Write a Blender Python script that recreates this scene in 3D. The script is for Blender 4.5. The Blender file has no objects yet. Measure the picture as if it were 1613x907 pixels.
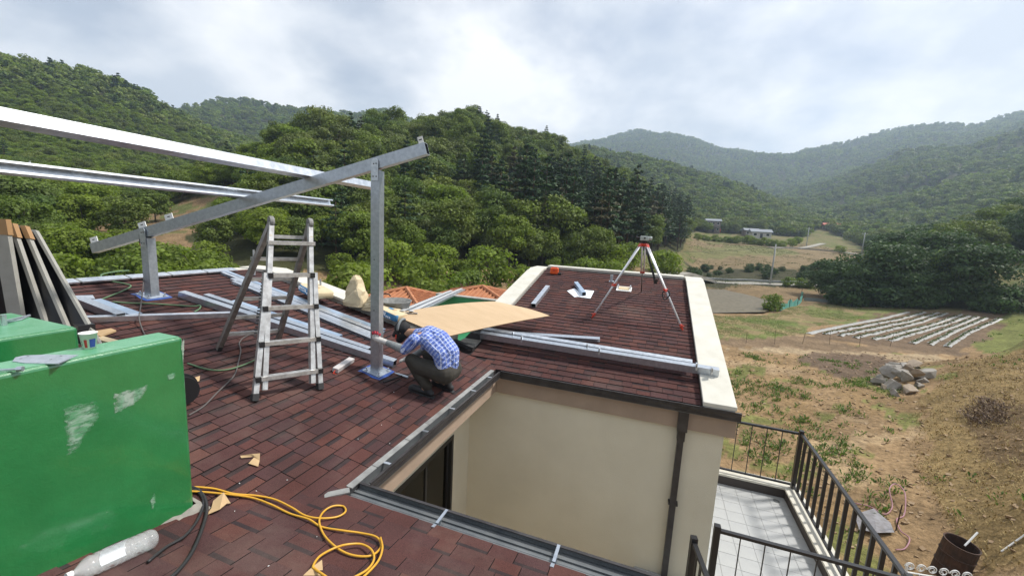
import bpy, bmesh, math, random
import numpy as np
from mathutils import Vector, Matrix, Euler, noise as mnoise
R = math.radians
rng = random.Random(7)
nrng = np.random.default_rng(11)
SC = bpy.context.scene
COL = SC.collection

# ------------------------------------------------------------------ camera
YAW, PITCH, ROLL, FPX = -0.336066516, 0.142600555, -0.0528938196, 624.509577
CAM = np.array([0.0, 0.0, 2.35])
def _cam_axes():
    f = np.array([math.sin(YAW)*math.cos(PITCH), math.cos(YAW)*math.cos(PITCH), -math.sin(PITCH)])
    r = np.array([math.cos(YAW), -math.sin(YAW), 0.0])
    d = np.cross(f, r)
    c, s = math.cos(ROLL), math.sin(ROLL)
    return c*r+s*d, -s*r+c*d, f
CR, CD, CF = _cam_axes()
cam_data = bpy.data.cameras.new('camera')
cam_data.sensor_width = 36.0
cam_data.lens = FPX/1613*36
cam_data.clip_start = 0.05
cam_data.clip_end = 6000
cam = bpy.data.objects.new('camera', cam_data)
COL.objects.link(cam)
cam.matrix_world = Matrix(((CR[0], -CD[0], -CF[0], CAM[0]), (CR[1], -CD[1], -CF[1], CAM[1]),
                           (CR[2], -CD[2], -CF[2], CAM[2]), (0, 0, 0, 1)))
SC.camera = cam

# ------------------------------------------------------------------ sky, sun, exposure
SUN_EL, SUN_AZ = 54.0, 60.0          # azimuth from +Y (away from the camera) towards +X
world = bpy.data.worlds.new('World')
SC.world = world
world.use_nodes = True
wn = world.node_tree.nodes; wl = world.node_tree.links
wn.clear()
def wnode(t, **k):
    n = wn.new(t)
    for a, b in k.items(): setattr(n, a, b)
    return n
w_out = wnode('ShaderNodeOutputWorld')
sky = wnode('ShaderNodeTexSky', sky_type='NISHITA', sun_disc=False)
sky.sun_elevation = R(SUN_EL); sky.sun_rotation = R(SUN_AZ)
sky.air_density = 1.0; sky.dust_density = 2.0; sky.ozone_density = 1.0
bg_sky = wnode('ShaderNodeBackground'); bg_sky.inputs['Strength'].default_value = 0.10
wl.new(sky.outputs[0], bg_sky.inputs['Color'])
tc = wnode('ShaderNodeTexCoord')
sep = wnode('ShaderNodeSeparateXYZ'); wl.new(tc.outputs['Generated'], sep.inputs[0])
zz = wnode('ShaderNodeMath', operation='ABSOLUTE'); wl.new(sep.outputs['Z'], zz.inputs[0])
za = wnode('ShaderNodeMath', operation='ADD'); wl.new(zz.outputs[0], za.inputs[0]); za.inputs[1].default_value = 0.42
dx = wnode('ShaderNodeMath', operation='DIVIDE'); wl.new(sep.outputs['X'], dx.inputs[0]); wl.new(za.outputs[0], dx.inputs[1])
dy = wnode('ShaderNodeMath', operation='DIVIDE'); wl.new(sep.outputs['Y'], dy.inputs[0]); wl.new(za.outputs[0], dy.inputs[1])
cmb = wnode('ShaderNodeCombineXYZ'); wl.new(dx.outputs[0], cmb.inputs[0]); wl.new(dy.outputs[0], cmb.inputs[1])
n1 = wnode('ShaderNodeTexNoise'); n1.inputs['Scale'].default_value = 2.1; n1.inputs['Detail'].default_value = 6.5
n1.inputs['Roughness'].default_value = 0.5; n1.inputs['Distortion'].default_value = 0.15
wl.new(cmb.outputs[0], n1.inputs['Vector'])
r1 = wnode('ShaderNodeValToRGB'); r1.color_ramp.elements[0].position = 0.36; r1.color_ramp.elements[0].color = (0.40, 0.40, 0.40, 1)
r1.color_ramp.elements[1].position = 0.55; r1.color_ramp.elements[1].color = (0.97, 0.97, 0.97, 1)
wl.new(n1.outputs['Fac'], r1.inputs[0])
off = wnode('ShaderNodeVectorMath', operation='ADD'); off.inputs[1].default_value = (4.3, 1.7, 2.0); wl.new(cmb.outputs[0], off.inputs[0])
n2 = wnode('ShaderNodeTexNoise'); n2.inputs['Scale'].default_value = 2.3; n2.inputs['Detail'].default_value = 8; n2.inputs['Roughness'].default_value = 0.52
wl.new(off.outputs[0], n2.inputs['Vector'])
r2 = wnode('ShaderNodeValToRGB')
r2.color_ramp.elements[0].position = 0.40; r2.color_ramp.elements[0].color = (0.62, 0.665, 0.735, 1)
r2.color_ramp.elements[1].position = 0.62; r2.color_ramp.elements[1].color = (0.98, 0.98, 0.985, 1)
wl.new(n2.outputs['Fac'], r2.inputs[0])
bg_cl = wnode('ShaderNodeBackground'); bg_cl.inputs['Strength'].default_value = 1.0
wl.new(r2.outputs[0], bg_cl.inputs['Color'])
mixw = wnode('ShaderNodeMixShader'); wl.new(r1.outputs[0], mixw.inputs[0])
wl.new(bg_sky.outputs[0], mixw.inputs[1]); wl.new(bg_cl.outputs[0], mixw.inputs[2])
wl.new(mixw.outputs[0], w_out.inputs['Surface'])

sun_d = bpy.data.lights.new('sun', 'SUN')
sun_d.energy = 3.9; sun_d.angle = R(6.0); sun_d.color = (1.0, 0.955, 0.88)
sun = bpy.data.objects.new('sun', sun_d); COL.objects.link(sun)
sdir = Vector((math.sin(R(SUN_AZ))*math.cos(R(SUN_EL)), math.cos(R(SUN_AZ))*math.cos(R(SUN_EL)), math.sin(R(SUN_EL))))
sun.rotation_euler = sdir.to_track_quat('Z', 'Y').to_euler()
SC.view_settings.view_transform = 'Standard'; SC.view_settings.look = 'None'
SC.view_settings.exposure = 0.30; SC.view_settings.gamma = 1.0
SC.cycles.use_denoising = True
SC.cycles.max_bounces = 6; SC.cycles.transparent_max_bounces = 12; SC.cycles.volume_bounces = 1

# ------------------------------------------------------------------ rays of the survey camera -> places
def ray(px, py): return (px-806.5)*CR+(py-453.5)*CD+FPX*CF
def onz(px, py, z): r = ray(px, py); return CAM+(z-CAM[2])/r[2]*r
def onx(px, py, x): r = ray(px, py); return CAM+(x/r[0])*r
def ony(px, py, y): r = ray(px, py); return CAM+(y/r[1])*r
def proj(q):
    d = np.asarray(q, float)-CAM; w = d@CF
    return (806.5+FPX*(d@CR)/w, 453.5+FPX*(d@CD)/w, w)
AX, NY, BY = -2.33, 2.52, 6.06        # eave lines of the three slopes round the light well
SA, SN, SB = 0.21, 0.21, 0.235
def zA(x, y): return SA*(AX-x)
def zN(x, y): return SN*(NY-y)
def zB(x, y): return SB*(y-BY)
def roofz(x, y): return max(zA(x, y), zN(x, y), zB(x, y))
def rp(px, py, off=0.0):
    """first roof slope that the ray meets"""
    r = ray(px, py); best = None
    for n, c in (((SA, 0, 1), SA*AX), ((0, SN, 1), SN*NY), ((0, -SB, 1), -SB*BY)):
        n = np.array(n); t = (c+off-CAM@n)/(r@n)
        if t > 0 and (best is None or t < best): best = t
    return CAM+best*r
def rpB(px, py, off=0.0):
    r = ray(px, py); n = np.array((0, -SB, 1.0)); return CAM+(-SB*BY+off-CAM@n)/(r@n)*r
def rpA(px, py, off=0.0):
    r = ray(px, py); n = np.array((SA, 0, 1.0)); return CAM+(SA*AX+off-CAM@n)/(r@n)*r

# ------------------------------------------------------------------ materials
MATS = {}
def mat(name, col, rough=0.6, metal=0.0, col2=None, scale=6.0, detail=5, bump=0.0, bscale=60.0, stretch=None, spec=None, lo=0.35, hi=0.65, trans=0.0, alpha=None):
    m = bpy.data.materials.new(name); m.use_nodes = True
    nt = m.node_tree; N = nt.nodes; Lk = nt.links
    b = N['Principled BSDF']
    b.inputs['Base Color'].default_value = (*col, 1); b.inputs['Roughness'].default_value = rough; b.inputs['Metallic'].default_value = metal
    if spec is not None: b.inputs['Specular IOR Level'].default_value = spec
    if trans: b.inputs['Transmission Weight'].default_value = trans
    t = N.new('ShaderNodeTexCoord'); src = t.outputs['Object']
    if stretch:
        mp = N.new('ShaderNodeMapping'); mp.inputs['Scale'].default_value = stretch; Lk.new(src, mp.inputs[0]); src = mp.outputs[0]
    if col2 is not None:
        n = N.new('ShaderNodeTexNoise'); n.inputs['Scale'].default_value = scale; n.inputs['Detail'].default_value = detail; n.inputs['Roughness'].default_value = 0.6
        Lk.new(src, n.inputs['Vector'])
        r = N.new('ShaderNodeValToRGB'); r.color_ramp.elements[0].position = lo; r.color_ramp.elements[1].position = hi
        r.color_ramp.elements[0].color = (*col, 1); r.color_ramp.elements[1].color = (*col2, 1)
        Lk.new(n.outputs['Fac'], r.inputs[0]); Lk.new(r.outputs[0], b.inputs['Base Color'])
    if bump:
        n = N.new('ShaderNodeTexNoise'); n.inputs['Scale'].default_value = bscale; n.inputs['Detail'].default_value = 4
        Lk.new(src, n.inputs['Vector'])
        bp = N.new('ShaderNodeBump'); bp.inputs['Strength'].default_value = bump; bp.inputs['Distance'].default_value = 0.01
        Lk.new(n.outputs['Fac'], bp.inputs['Height']); Lk.new(bp.outputs[0], b.inputs['Normal'])
    MATS[name] = m
    return m

galv = mat('galvanised_steel', (0.44, 0.48, 0.53), 0.36, 0.8, (0.56, 0.60, 0.65), 22, 7, 0.05, 60)
galv2 = mat('bright_steel', (0.52, 0.56, 0.61), 0.36, 0.85, (0.74, 0.77, 0.81), 12, 5)
filmed = mat('blue_film_steel', (0.34, 0.46, 0.60), 0.3, 0.6, (0.50, 0.60, 0.72), 5, 4)
triw = mat('tripod_aluminium', (0.74, 0.75, 0.77), 0.38, 0.35)
darkin = mat('tube_inside', (0.06, 0.065, 0.07), 0.6, 0.5)
alu = mat('ladder_aluminium', (0.62, 0.62, 0.61), 0.36, 0.5, (0.40, 0.39, 0.38), 14, 6, 0.05, 60)
alu_shade_brown = mat('shaded_brown_aluminium', (0.30, 0.275, 0.255), 0.45, 0.6, (0.19, 0.17, 0.155), 14, 6)  # shade on the rear ladder rails put into the colour; also brown tripod tube
black = mat('black_plastic', (0.018, 0.018, 0.02), 0.45)
rubber = mat('rubber', (0.03, 0.03, 0.032), 0.75)
red = mat('red_plastic', (0.55, 0.045, 0.02), 0.4)
orange = mat('orange_plastic', (0.75, 0.10, 0.015), 0.45)
white = mat('white_paint', (0.78, 0.78, 0.76), 0.5)
paper = mat('white_paper', (0.80, 0.82, 0.86), 0.8)
brass = mat('yellow_label', (0.65, 0.42, 0.03), 0.5)
coping = mat('coping_paint', (0.62, 0.60, 0.53), 0.75, 0, (0.54, 0.52, 0.45), 3.5, 7, 0.15, 90)
stucco = mat('cream_stucco', (0.68, 0.63, 0.50), 0.9, 0, (0.63, 0.58, 0.455), 1.3, 8, 0.5, 120)
fascia = mat('peach_fascia', (0.37, 0.275, 0.205), 0.85, 0, (0.32, 0.24, 0.18), 3, 5, 0.2, 160)
parapet_in = mat('parapet_block', (0.42, 0.41, 0.37), 0.85, 0, (0.28, 0.27, 0.25), 5, 6, 0.2, 60)
gutterm = mat('brown_black_gutter', (0.030, 0.026, 0.026), 0.38, 0.2, (0.055, 0.050, 0.050), 7, 5)
gutter_in = mat('gutter_lining', (0.10, 0.11, 0.12), 0.5, 0.3, (0.17, 0.18, 0.185), 3, 6)
flash = mat('grey_flashing', (0.40, 0.40, 0.38), 0.5, 0.4, (0.26, 0.26, 0.25), 8, 6)
railm = mat('black_rail_paint', (0.016, 0.016, 0.018), 0.38)
tile = mat('white_floor_tile', (0.40, 0.41, 0.41), 0.5, 0, (0.34, 0.35, 0.36), 2.2, 5)
grout = mat('tile_grout', (0.40, 0.40, 0.39), 0.9)
dark_skirt = mat('dark_skirting', (0.055, 0.045, 0.042), 0.6)
ply = mat('plywood_face', (0.58, 0.42, 0.26), 0.75, 0, (0.53, 0.38, 0.23), 2.0, 6, 0.0, 60, (1, 6, 1))
ply_edge = mat('plywood_edge', (0.24, 0.15, 0.08), 0.85)
card = mat('cardboard', (0.50, 0.35, 0.19), 0.85, 0, (0.44, 0.30, 0.16), 4, 5)
sackp = mat('sack_paper', (0.62, 0.52, 0.35), 0.8, 0, (0.54, 0.44, 0.28), 5, 5, 0.3, 22)
sackb = mat('sack_blue_print', (0.035, 0.16, 0.33), 0.7, 0, (0.06, 0.22, 0.42), 5, 4)
tarp_green = mat('green_waterproof_paint', (0.03, 0.20, 0.085), 0.4, 0, (0.045, 0.25, 0.11), 2.2, 6)
blue_pad = mat('blue_plastic_sheet', (0.025, 0.075, 0.30), 0.4)
yellow_hose = mat('yellow_hose', (0.62, 0.33, 0.03), 0.4)
black_cable = mat('black_cable', (0.02, 0.02, 0.021), 0.5)
green_cable = mat('green_cord', (0.10, 0.18, 0.09), 0.6)
grey_cable = mat('grey_cable', (0.10, 0.09, 0.085), 0.6)
bucketm = mat('grey_rubber_bucket', (0.13, 0.135, 0.13), 0.7, 0, (0.26, 0.26, 0.25), 9, 5)
cellm = mat('solar_black', (0.006, 0.006, 0.008), 0.35)
panel_frame = mat('panel_frame_grey', (0.42, 0.41, 0.37), 0.55, 0.2, (0.36, 0.35, 0.31), 6, 4)
tape = mat('brown_tape', (0.38, 0.22, 0.10), 0.6)
rust = mat('rusty_drum', (0.030, 0.018, 0.013), 0.85, 0.1, (0.075, 0.036, 0.022), 5, 7, 0.4, 40)
soot = mat('soot', (0.012, 0.010, 0.009), 0.95)
pole_conc = mat('pole_concrete', (0.36, 0.37, 0.36), 0.85)
wiremat = mat('wire', (0.02, 0.02, 0.02), 0.6)
netm = mat('teal_net', (0.10, 0.32, 0.27), 0.8, 0, (0.14, 0.42, 0.36), 20, 3)
mulchm = mat('mulch_film', (0.42, 0.43, 0.42), 0.45, 0, (0.20, 0.18, 0.15), 7, 6, 0.3, 9)
rockm = mat('boulder', (0.33, 0.31, 0.28), 0.9, 0, (0.22, 0.19, 0.155), 1.4, 8, 0.6, 7)
rockm2 = mat('brown_boulder', (0.34, 0.27, 0.20), 0.9, 0, (0.24, 0.19, 0.14), 1.4, 8, 0.6, 7)
barkm = mat('bark', (0.075, 0.055, 0.04), 0.9, 0, (0.12, 0.09, 0.065), 5, 6)
pinebark = mat('pine_bark', (0.12, 0.07, 0.045), 0.9, 0, (0.07, 0.045, 0.032), 5, 6)
glassd = mat('dark_glass', (0.02, 0.022, 0.024), 0.08, 0, spec=0.6)
curtain = mat('grey_curtain', (0.30, 0.29, 0.27), 0.8, 0, (0.10, 0.10, 0.095), 3.2, 2, 0, 60, (1, 5, 0.02))
winframe = mat('black_window_frame', (0.012, 0.012, 0.013), 0.4)
house_wall = mat('house_wall_brown', (0.20, 0.16, 0.15), 0.85)
house_pale = mat('house_wall_pale', (0.50, 0.47, 0.44), 0.85)
house_roofm = mat('house_roof_grey', (0.20, 0.22, 0.25), 0.6)
red_roofm = mat('house_roof_red', (0.42, 0.10, 0.06), 0.7)
conc = mat('concrete_road', (0.33, 0.31, 0.27), 0.9, 0, (0.26, 0.245, 0.21), 0.6, 5)
tile_orange = mat('clay_roof_tile', (0.48, 0.20, 0.09), 0.75, 0, (0.36, 0.14, 0.065), 5, 5)
wood_pale = mat('pale_board', (0.55, 0.44, 0.28), 0.7)
skin = mat('skin', (0.40, 0.22, 0.14), 0.55)
trouser = mat('olive_trousers', (0.033, 0.030, 0.024), 0.85, 0, (0.050, 0.044, 0.035), 10, 4, 0.3, 30)
capm = mat('black_cap', (0.007, 0.007, 0.008), 0.8, 0, (0.014, 0.014, 0.016), 20, 3)
shoem = mat('black_shoe', (0.022, 0.022, 0.024), 0.7)
glovem = mat('white_work_glove', (0.60, 0.58, 0.55), 0.85, 0, (0.48, 0.46, 0.44), 30, 3, 0.3, 120)
glover = mat('red_glove_coating', (0.42, 0.03, 0.05), 0.6)
sleevem = mat('grey_arm_cover', (0.26, 0.28, 0.28), 0.7, 0, (0.17, 0.185, 0.19), 16, 4, 0.3, 40)
gravelm = mat('dry_twigs', (0.17, 0.12, 0.085), 0.9)
clodm = mat('earth_clod', (0.24, 0.16, 0.09), 0.95, 0, (0.33, 0.24, 0.15), 2, 4)
strawm = mat('dry_grass', (0.36, 0.27, 0.12), 0.9)

def nodes_of(name):
    m = bpy.data.materials.new(name); m.use_nodes = True
    MATS[name] = m
    return m, m.node_tree.nodes, m.node_tree.links, m.node_tree.nodes['Principled BSDF']

def shingle_mat(name, cols, rough=0.95):
    m, N, Lk, b = nodes_of(name)
    b.inputs['Roughness'].default_value = rough; b.inputs['Specular IOR Level'].default_value = 0.25
    oi = N.new('ShaderNodeObjectInfo'); at = N.new('ShaderNodeAttribute'); at.attribute_name = 'tone'
    ad = N.new('ShaderNodeMath'); ad.operation = 'ADD'; Lk.new(oi.outputs['Random'], ad.inputs[0]); Lk.new(at.outputs['Fac'], ad.inputs[1])
    fr = N.new('ShaderNodeMath'); fr.operation = 'FRACT'; Lk.new(ad.outputs[0], fr.inputs[0])
    r = N.new('ShaderNodeValToRGB'); el = r.color_ramp.elements
    while len(el) < len(cols): el.new(0.5)
    for i, c in enumerate(cols): el[i].position = i/(len(cols)-1); el[i].color = (*c, 1)
    Lk.new(fr.outputs[0], r.inputs[0])
    g = N.new('ShaderNodeNewGeometry')
    n = N.new('ShaderNodeTexNoise'); n.inputs['Scale'].default_value = 230; n.inputs['Detail'].default_value = 2; Lk.new(g.outputs['Position'], n.inputs['Vector'])
    n3 = N.new('ShaderNodeTexNoise'); n3.inputs['Scale'].default_value = 2.3; n3.inputs['Detail'].default_value = 5; Lk.new(g.outputs['Position'], n3.inputs['Vector'])
    mr = N.new('ShaderNodeMapRange'); mr.inputs[1].default_value = 0.3; mr.inputs[2].default_value = 0.7; mr.inputs[3].default_value = 0.55; mr.inputs[4].default_value = 1.5
    Lk.new(n.outputs['Fac'], mr.inputs[0])
    mr2 = N.new('ShaderNodeMapRange'); mr2.inputs[1].default_value = 0.3; mr2.inputs[2].default_value = 0.7; mr2.inputs[3].default_value = 0.82; mr2.inputs[4].default_value = 1.2
    Lk.new(n3.outputs['Fac'], mr2.inputs[0])
    mu = N.new('ShaderNodeMath'); mu.operation = 'MULTIPLY'; Lk.new(mr.outputs[0], mu.inputs[0]); Lk.new(mr2.outputs[0], mu.inputs[1])
    mx = N.new('ShaderNodeVectorMath'); mx.operation = 'SCALE'; Lk.new(r.outputs[0], mx.inputs[0]); Lk.new(mu.outputs[0], mx.inputs['Scale'])
    n4 = N.new('ShaderNodeTexNoise'); n4.inputs['Scale'].default_value = 1.1; n4.inputs['Detail'].default_value = 6; n4.inputs['Roughness'].default_value = 0.7; Lk.new(g.outputs['Position'], n4.inputs['Vector'])
    r4 = N.new('ShaderNodeValToRGB'); r4.color_ramp.elements[0].position = 0.52; r4.color_ramp.elements[1].position = 0.75
    r4.color_ramp.elements[0].color = (0, 0, 0, 1); r4.color_ramp.elements[1].color = (0.35, 0.35, 0.35, 1); Lk.new(n4.outputs['Fac'], r4.inputs[0])
    dm = N.new('ShaderNodeMix'); dm.data_type = 'RGBA'; Lk.new(r4.outputs[0], dm.inputs[0]); Lk.new(mx.outputs[0], dm.inputs[6]); dm.inputs[7].default_value = (0.17, 0.125, 0.105, 1)
    Lk.new(dm.outputs[2], b.inputs['Base Color'])
    bp = N.new('ShaderNodeBump'); bp.inputs['Strength'].default_value = 0.5; bp.inputs['Distance'].default_value = 0.003
    Lk.new(n.outputs['Fac'], bp.inputs['Height']); Lk.new(bp.outputs[0], b.inputs['Normal'])
    return m
sh_red = shingle_mat('shingle_red', [(0.076, 0.031, 0.027), (0.062, 0.030, 0.029), (0.086, 0.033, 0.027), (0.056, 0.029, 0.030), (0.070, 0.033, 0.030), (0.094, 0.039, 0.031)])
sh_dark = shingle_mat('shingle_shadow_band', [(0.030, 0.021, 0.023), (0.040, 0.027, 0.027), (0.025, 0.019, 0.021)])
sh_edge = mat('shingle_edge', (0.016, 0.011, 0.011), 0.95)

def leaf_mat(name, cols, transl=0.30):
    m, N, Lk, b = nodes_of(name)
    b.inputs['Roughness'].default_value = 0.62; b.inputs['Specular IOR Level'].default_value = 0.28
    oi = N.new('ShaderNodeObjectInfo'); at = N.new('ShaderNodeAttribute'); at.attribute_name = 'tone'
    r = N.new('ShaderNodeValToRGB'); el = r.color_ramp.elements
    while len(el) < len(cols): el.new(0.5)
    for i, c in enumerate(cols): el[i].position = i/(len(cols)-1); el[i].color = (*c, 1)
    Lk.new(oi.outputs['Random'], r.inputs[0])
    mr = N.new('ShaderNodeMapRange'); mr.inputs[1].default_value = 0; mr.inputs[2].default_value = 1; mr.inputs[3].default_value = 0.65; mr.inputs[4].default_value = 1.4
    Lk.new(at.outputs['Fac'], mr.inputs[0])
    mx = N.new('ShaderNodeVectorMath'); mx.operation = 'SCALE'; Lk.new(r.outputs[0], mx.inputs[0]); Lk.new(mr.outputs[0], mx.inputs['Scale'])
    Lk.new(mx.outputs[0], b.inputs['Base Color'])
    tr = N.new('ShaderNodeBsdfTranslucent')
    tm = N.new('ShaderNodeVectorMath'); tm.operation = 'MULTIPLY'; tm.inputs[1].default_value = (1.25, 1.35, 0.6); Lk.new(mx.outputs[0], tm.inputs[0]); Lk.new(tm.outputs[0], tr.inputs['Color'])
    ms = N.new('ShaderNodeMixShader'); ms.inputs[0].default_value = transl
    Lk.new(b.outputs[0], ms.inputs[1]); Lk.new(tr.outputs[0], ms.inputs[2]); Lk.new(ms.outputs[0], N['Material Output'].inputs['Surface'])
    return m
leaf_b = leaf_mat('broad_leaves', [(0.100, 0.148, 0.022), (0.132, 0.176, 0.026), (0.076, 0.124, 0.028), (0.150, 0.184, 0.034), (0.108, 0.134, 0.040), (0.122, 0.168, 0.024)])
leaf_d = leaf_mat('dark_leaves', [(0.042, 0.080, 0.022), (0.052, 0.095, 0.024), (0.036, 0.070, 0.022)], 0.22)  # darker green puts backlit shade of the striped-field clump into leaf colour
leaf_q = leaf_mat('brown_pine_needles', [(0.070, 0.078, 0.032), (0.085, 0.080, 0.038), (0.060, 0.072, 0.030)], 0.12)
leaf_l = leaf_mat('light_leaves', [(0.150, 0.212, 0.024), (0.170, 0.222, 0.028), (0.128, 0.190, 0.028), (0.160, 0.204, 0.034)], 0.40)
leaf_p = leaf_mat('pine_needles', [(0.040, 0.082, 0.032), (0.050, 0.094, 0.036), (0.036, 0.072, 0.032), (0.062, 0.092, 0.036)], 0.12)
leaf_w = leaf_mat('weed_leaves', [(0.085, 0.145, 0.030), (0.110, 0.160, 0.040)], 0.3)

# ------------------------------------------------------------------ mesh helpers
def V3(a): return np.asarray(a, float)
def unit(a): a = V3(a); return a/np.linalg.norm(a)
class MB:
    def __init__(s): s.v = []; s.f = []; s.m = []
    def add(s, vs, fs, mi=0):
        o = len(s.v); s.v.extend([tuple(map(float, p)) for p in vs]); s.f.extend([tuple(o+i for i in f) for f in fs]); s.m.extend([mi]*len(fs)); return s
    def box(s, lo, hi, mi=0):
        x0, y0, z0 = lo; x1, y1, z1 = hi
        return s.add([(x0,y0,z0),(x1,y0,z0),(x1,y1,z0),(x0,y1,z0),(x0,y0,z1),(x1,y0,z1),(x1,y1,z1),(x0,y1,z1)],
                     [(3,2,1,0),(4,5,6,7),(0,1,5,4),(1,2,6,5),(2,3,7,6),(3,0,4,7)], mi)
    def obox(s, c, u, v, w, su, sv, sw, mi=0):
        """box centred at c with half-lengths along unit axes"""
        c, u, v, w = V3(c), unit(u)*su, unit(v)*sv, unit(w)*sw
        P = [c-u-v-w, c+u-v-w, c+u+v-w, c-u+v-w, c-u-v+w, c+u-v+w, c+u+v+w, c-u+v+w]
        return s.add(P, [(3,2,1,0),(4,5,6,7),(0,1,5,4),(1,2,6,5),(2,3,7,6),(3,0,4,7)], mi)
    def prism(s, sec, p, q, up=(0, 0, 1), mi=0, cap=True, side=None):
        """section (a,b) polygon swept from p to q; a = sideways, b = up"""
        p, q = V3(p), V3(q); d = unit(q-p)
        a = np.cross(d, V3(up)); a = unit(a); b = np.cross(a, d)
        n = len(sec); P = [p+x*a+y*b for x, y in sec]+[q+x*a+y*b for x, y in sec]
        s.add(P, [(i, (i+1) % n, n+(i+1) % n, n+i) for i in range(n)], mi)
        if cap: s.f.append(tuple(len(s.v)-2*n+i for i in reversed(range(n)))); s.f.append(tuple(len(s.v)-n+i for i in range(n))); s.m += [mi, mi]
        return s
    def bar(s, p, q, w, h, up=(0, 0, 1), mi=0):
        return s.prism([(-w/2,-h/2),(w/2,-h/2),(w/2,h/2),(-w/2,h/2)], p, q, up, mi)
    def boxtube(s, p, q, w, h, up=(0, 0, 1), t=0.004, mi=0, mi_in=1):
        o = [(-w/2,-h/2),(w/2,-h/2),(w/2,h/2),(-w/2,h/2)]; i_ = [(x*(1-2*t/w), y*(1-2*t/h)) for x, y in o]
        s.prism(o, p, q, up, mi, cap=False); s.prism(i_[::-1], p, q, up, mi_in, cap=False)
        k = len(s.v)
        for e in (0, 1):
            for j in range(4):
                a, b = k-16+4*e+j, k-16+4*e+(j+1) % 4
                c_, d_ = k-8+4*e+(3-(j+1) % 4), k-8+4*e+(3-j)
                s.f.append((a, b, c_, d_) if e else (b, a, d_, c_)); s.m.append(mi)
        return s
    def cchan(s, p, q, w, h, lip=0.02, t=0.004, up=(0, 0, 1), open_side=1, mi=0):
        """lipped C channel, web on one side, open towards +a (open_side 1)"""
        o = open_side
        pts = [(-w/2,-h/2),(w/2,-h/2),(w/2,-h/2+lip),(w/2-t,-h/2+lip),(w/2-t,-h/2+t),(-w/2+t,-h/2+t),(-w/2+t,h/2-t),(w/2-t,h/2-t),(w/2-t,h/2-lip),(w/2,h/2-lip),(w/2,h/2),(-w/2,h/2)]
        pts = [(x*o, y) for x, y in pts]
        if o < 0: pts = pts[::-1]
        return s.prism(pts, p, q, up, mi)
    def tube(s, pts, r, n=8, mi=0, closed=False, cap=True):
        pts = [V3(p) for p in pts]; m = len(pts); o = len(s.v)
        rr = r if hasattr(r, '__len__') else [r]*m
        ref = np.array([0, 0, 1.0])
        for i, p in enumerate(pts):
            t = pts[(i+1) % m]-pts[i-1] if closed else pts[min(i+1, m-1)]-pts[max(i-1, 0)]
            t = unit(t); a = np.cross(t, ref)
            if np.linalg.norm(a) < 0.05: a = np.cross(t, [1.0, 0, 0])
            a = unit(a); b = np.cross(t, a)
            for k in range(n):
                th = 2*math.pi*k/n; s.v.append(tuple(p+rr[i]*(math.cos(th)*a+math.sin(th)*b)))
        for i in range(m if closed else m-1):
            for k in range(n):
                i2 = (i+1) % m
                s.f.append((o+i*n+k, o+i*n+(k+1) % n, o+i2*n+(k+1) % n, o+i2*n+k)); s.m.append(mi)
        if cap and not closed:
            s.f.append(tuple(o+k for k in reversed(range(n)))); s.f.append(tuple(o+(m-1)*n+k for k in range(n))); s.m += [mi, mi]
        return s
    def lathe(s, prof, c, axis=(0, 0, 1), n=20, mi=0, a0=0.0, a1=2*math.pi):
        c = V3(c); ax = unit(axis); e = np.cross(ax, [0, 1.0, 0]) if abs(ax[1]) < 0.9 else np.cross(ax, [1.0, 0, 0]); e = unit(e); g = np.cross(ax, e)
        o = len(s.v); full = abs(a1-a0-2*math.pi) < 1e-6; cnt = n if full else n+1
        for r, z in prof:
            for k in range(cnt):
                th = a0+(a1-a0)*k/n; s.v.append(tuple(c+z*ax+r*(math.cos(th)*e+math.sin(th)*g)))
        for i in range(len(prof)-1):
            for k in range(n):
                k2 = (k+1) % cnt
                s.f.append((o+i*cnt+k, o+i*cnt+k2, o+(i+1)*cnt+k2, o+(i+1)*cnt+k)); s.m.append(mi)
        return s
    def sphere(s, c, r, nu=10, nv=7, mi=0):
        r = r if hasattr(r, '__len__') else (r, r, r)
        prof = [(math.sin(math.pi*i/nv), -math.cos(math.pi*i/nv)) for i in range(nv+1)]
        o = len(s.v); s.lathe([(max(a, 1e-4), b) for a, b in prof], (0, 0, 0), n=nu, mi=mi)
        for i in range(o, len(s.v)): x, y, z = s.v[i]; s.v[i] = (c[0]+x*r[0], c[1]+y*r[1], c[2]+z*r[2])
        return s
    def poly(s, pts, mi=0): return s.add(pts, [tuple(range(len(pts)))], mi)
    def sheet(s, pts, t=0.01, mi=0, mi2=None, n=(0, 0, 1)):
        n = V3(n)*t; k = len(pts); P = [V3(p) for p in pts]
        s.add(P+[p-n for p in P], [tuple(range(k))], mi)
        o = len(s.v)-2*k; m2 = mi if mi2 is None else mi2
        s.f.append(tuple(o+k+i for i in reversed(range(k)))); s.m.append(m2)
        for i in range(k): j = (i+1) % k; s.f.append((o+i, o+k+i, o+k+j, o+j)); s.m.append(m2)
        return s
    def mesh(s, name, mats, origin=(0, 0, 0), smooth=False):
        me = bpy.data.meshes.new(name); o = V3(origin)
        me.from_pydata([tuple(V3(p)-o) for p in s.v], [], s.f)
        for m in (mats if isinstance(mats, (list, tuple)) else [mats]): me.materials.append(m)
        me.polygons.foreach_set('material_index', s.m)
        if smooth: me.polygons.foreach_set('use_smooth', [True]*len(s.f))
        me.validate(); me.update()
        return me
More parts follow.
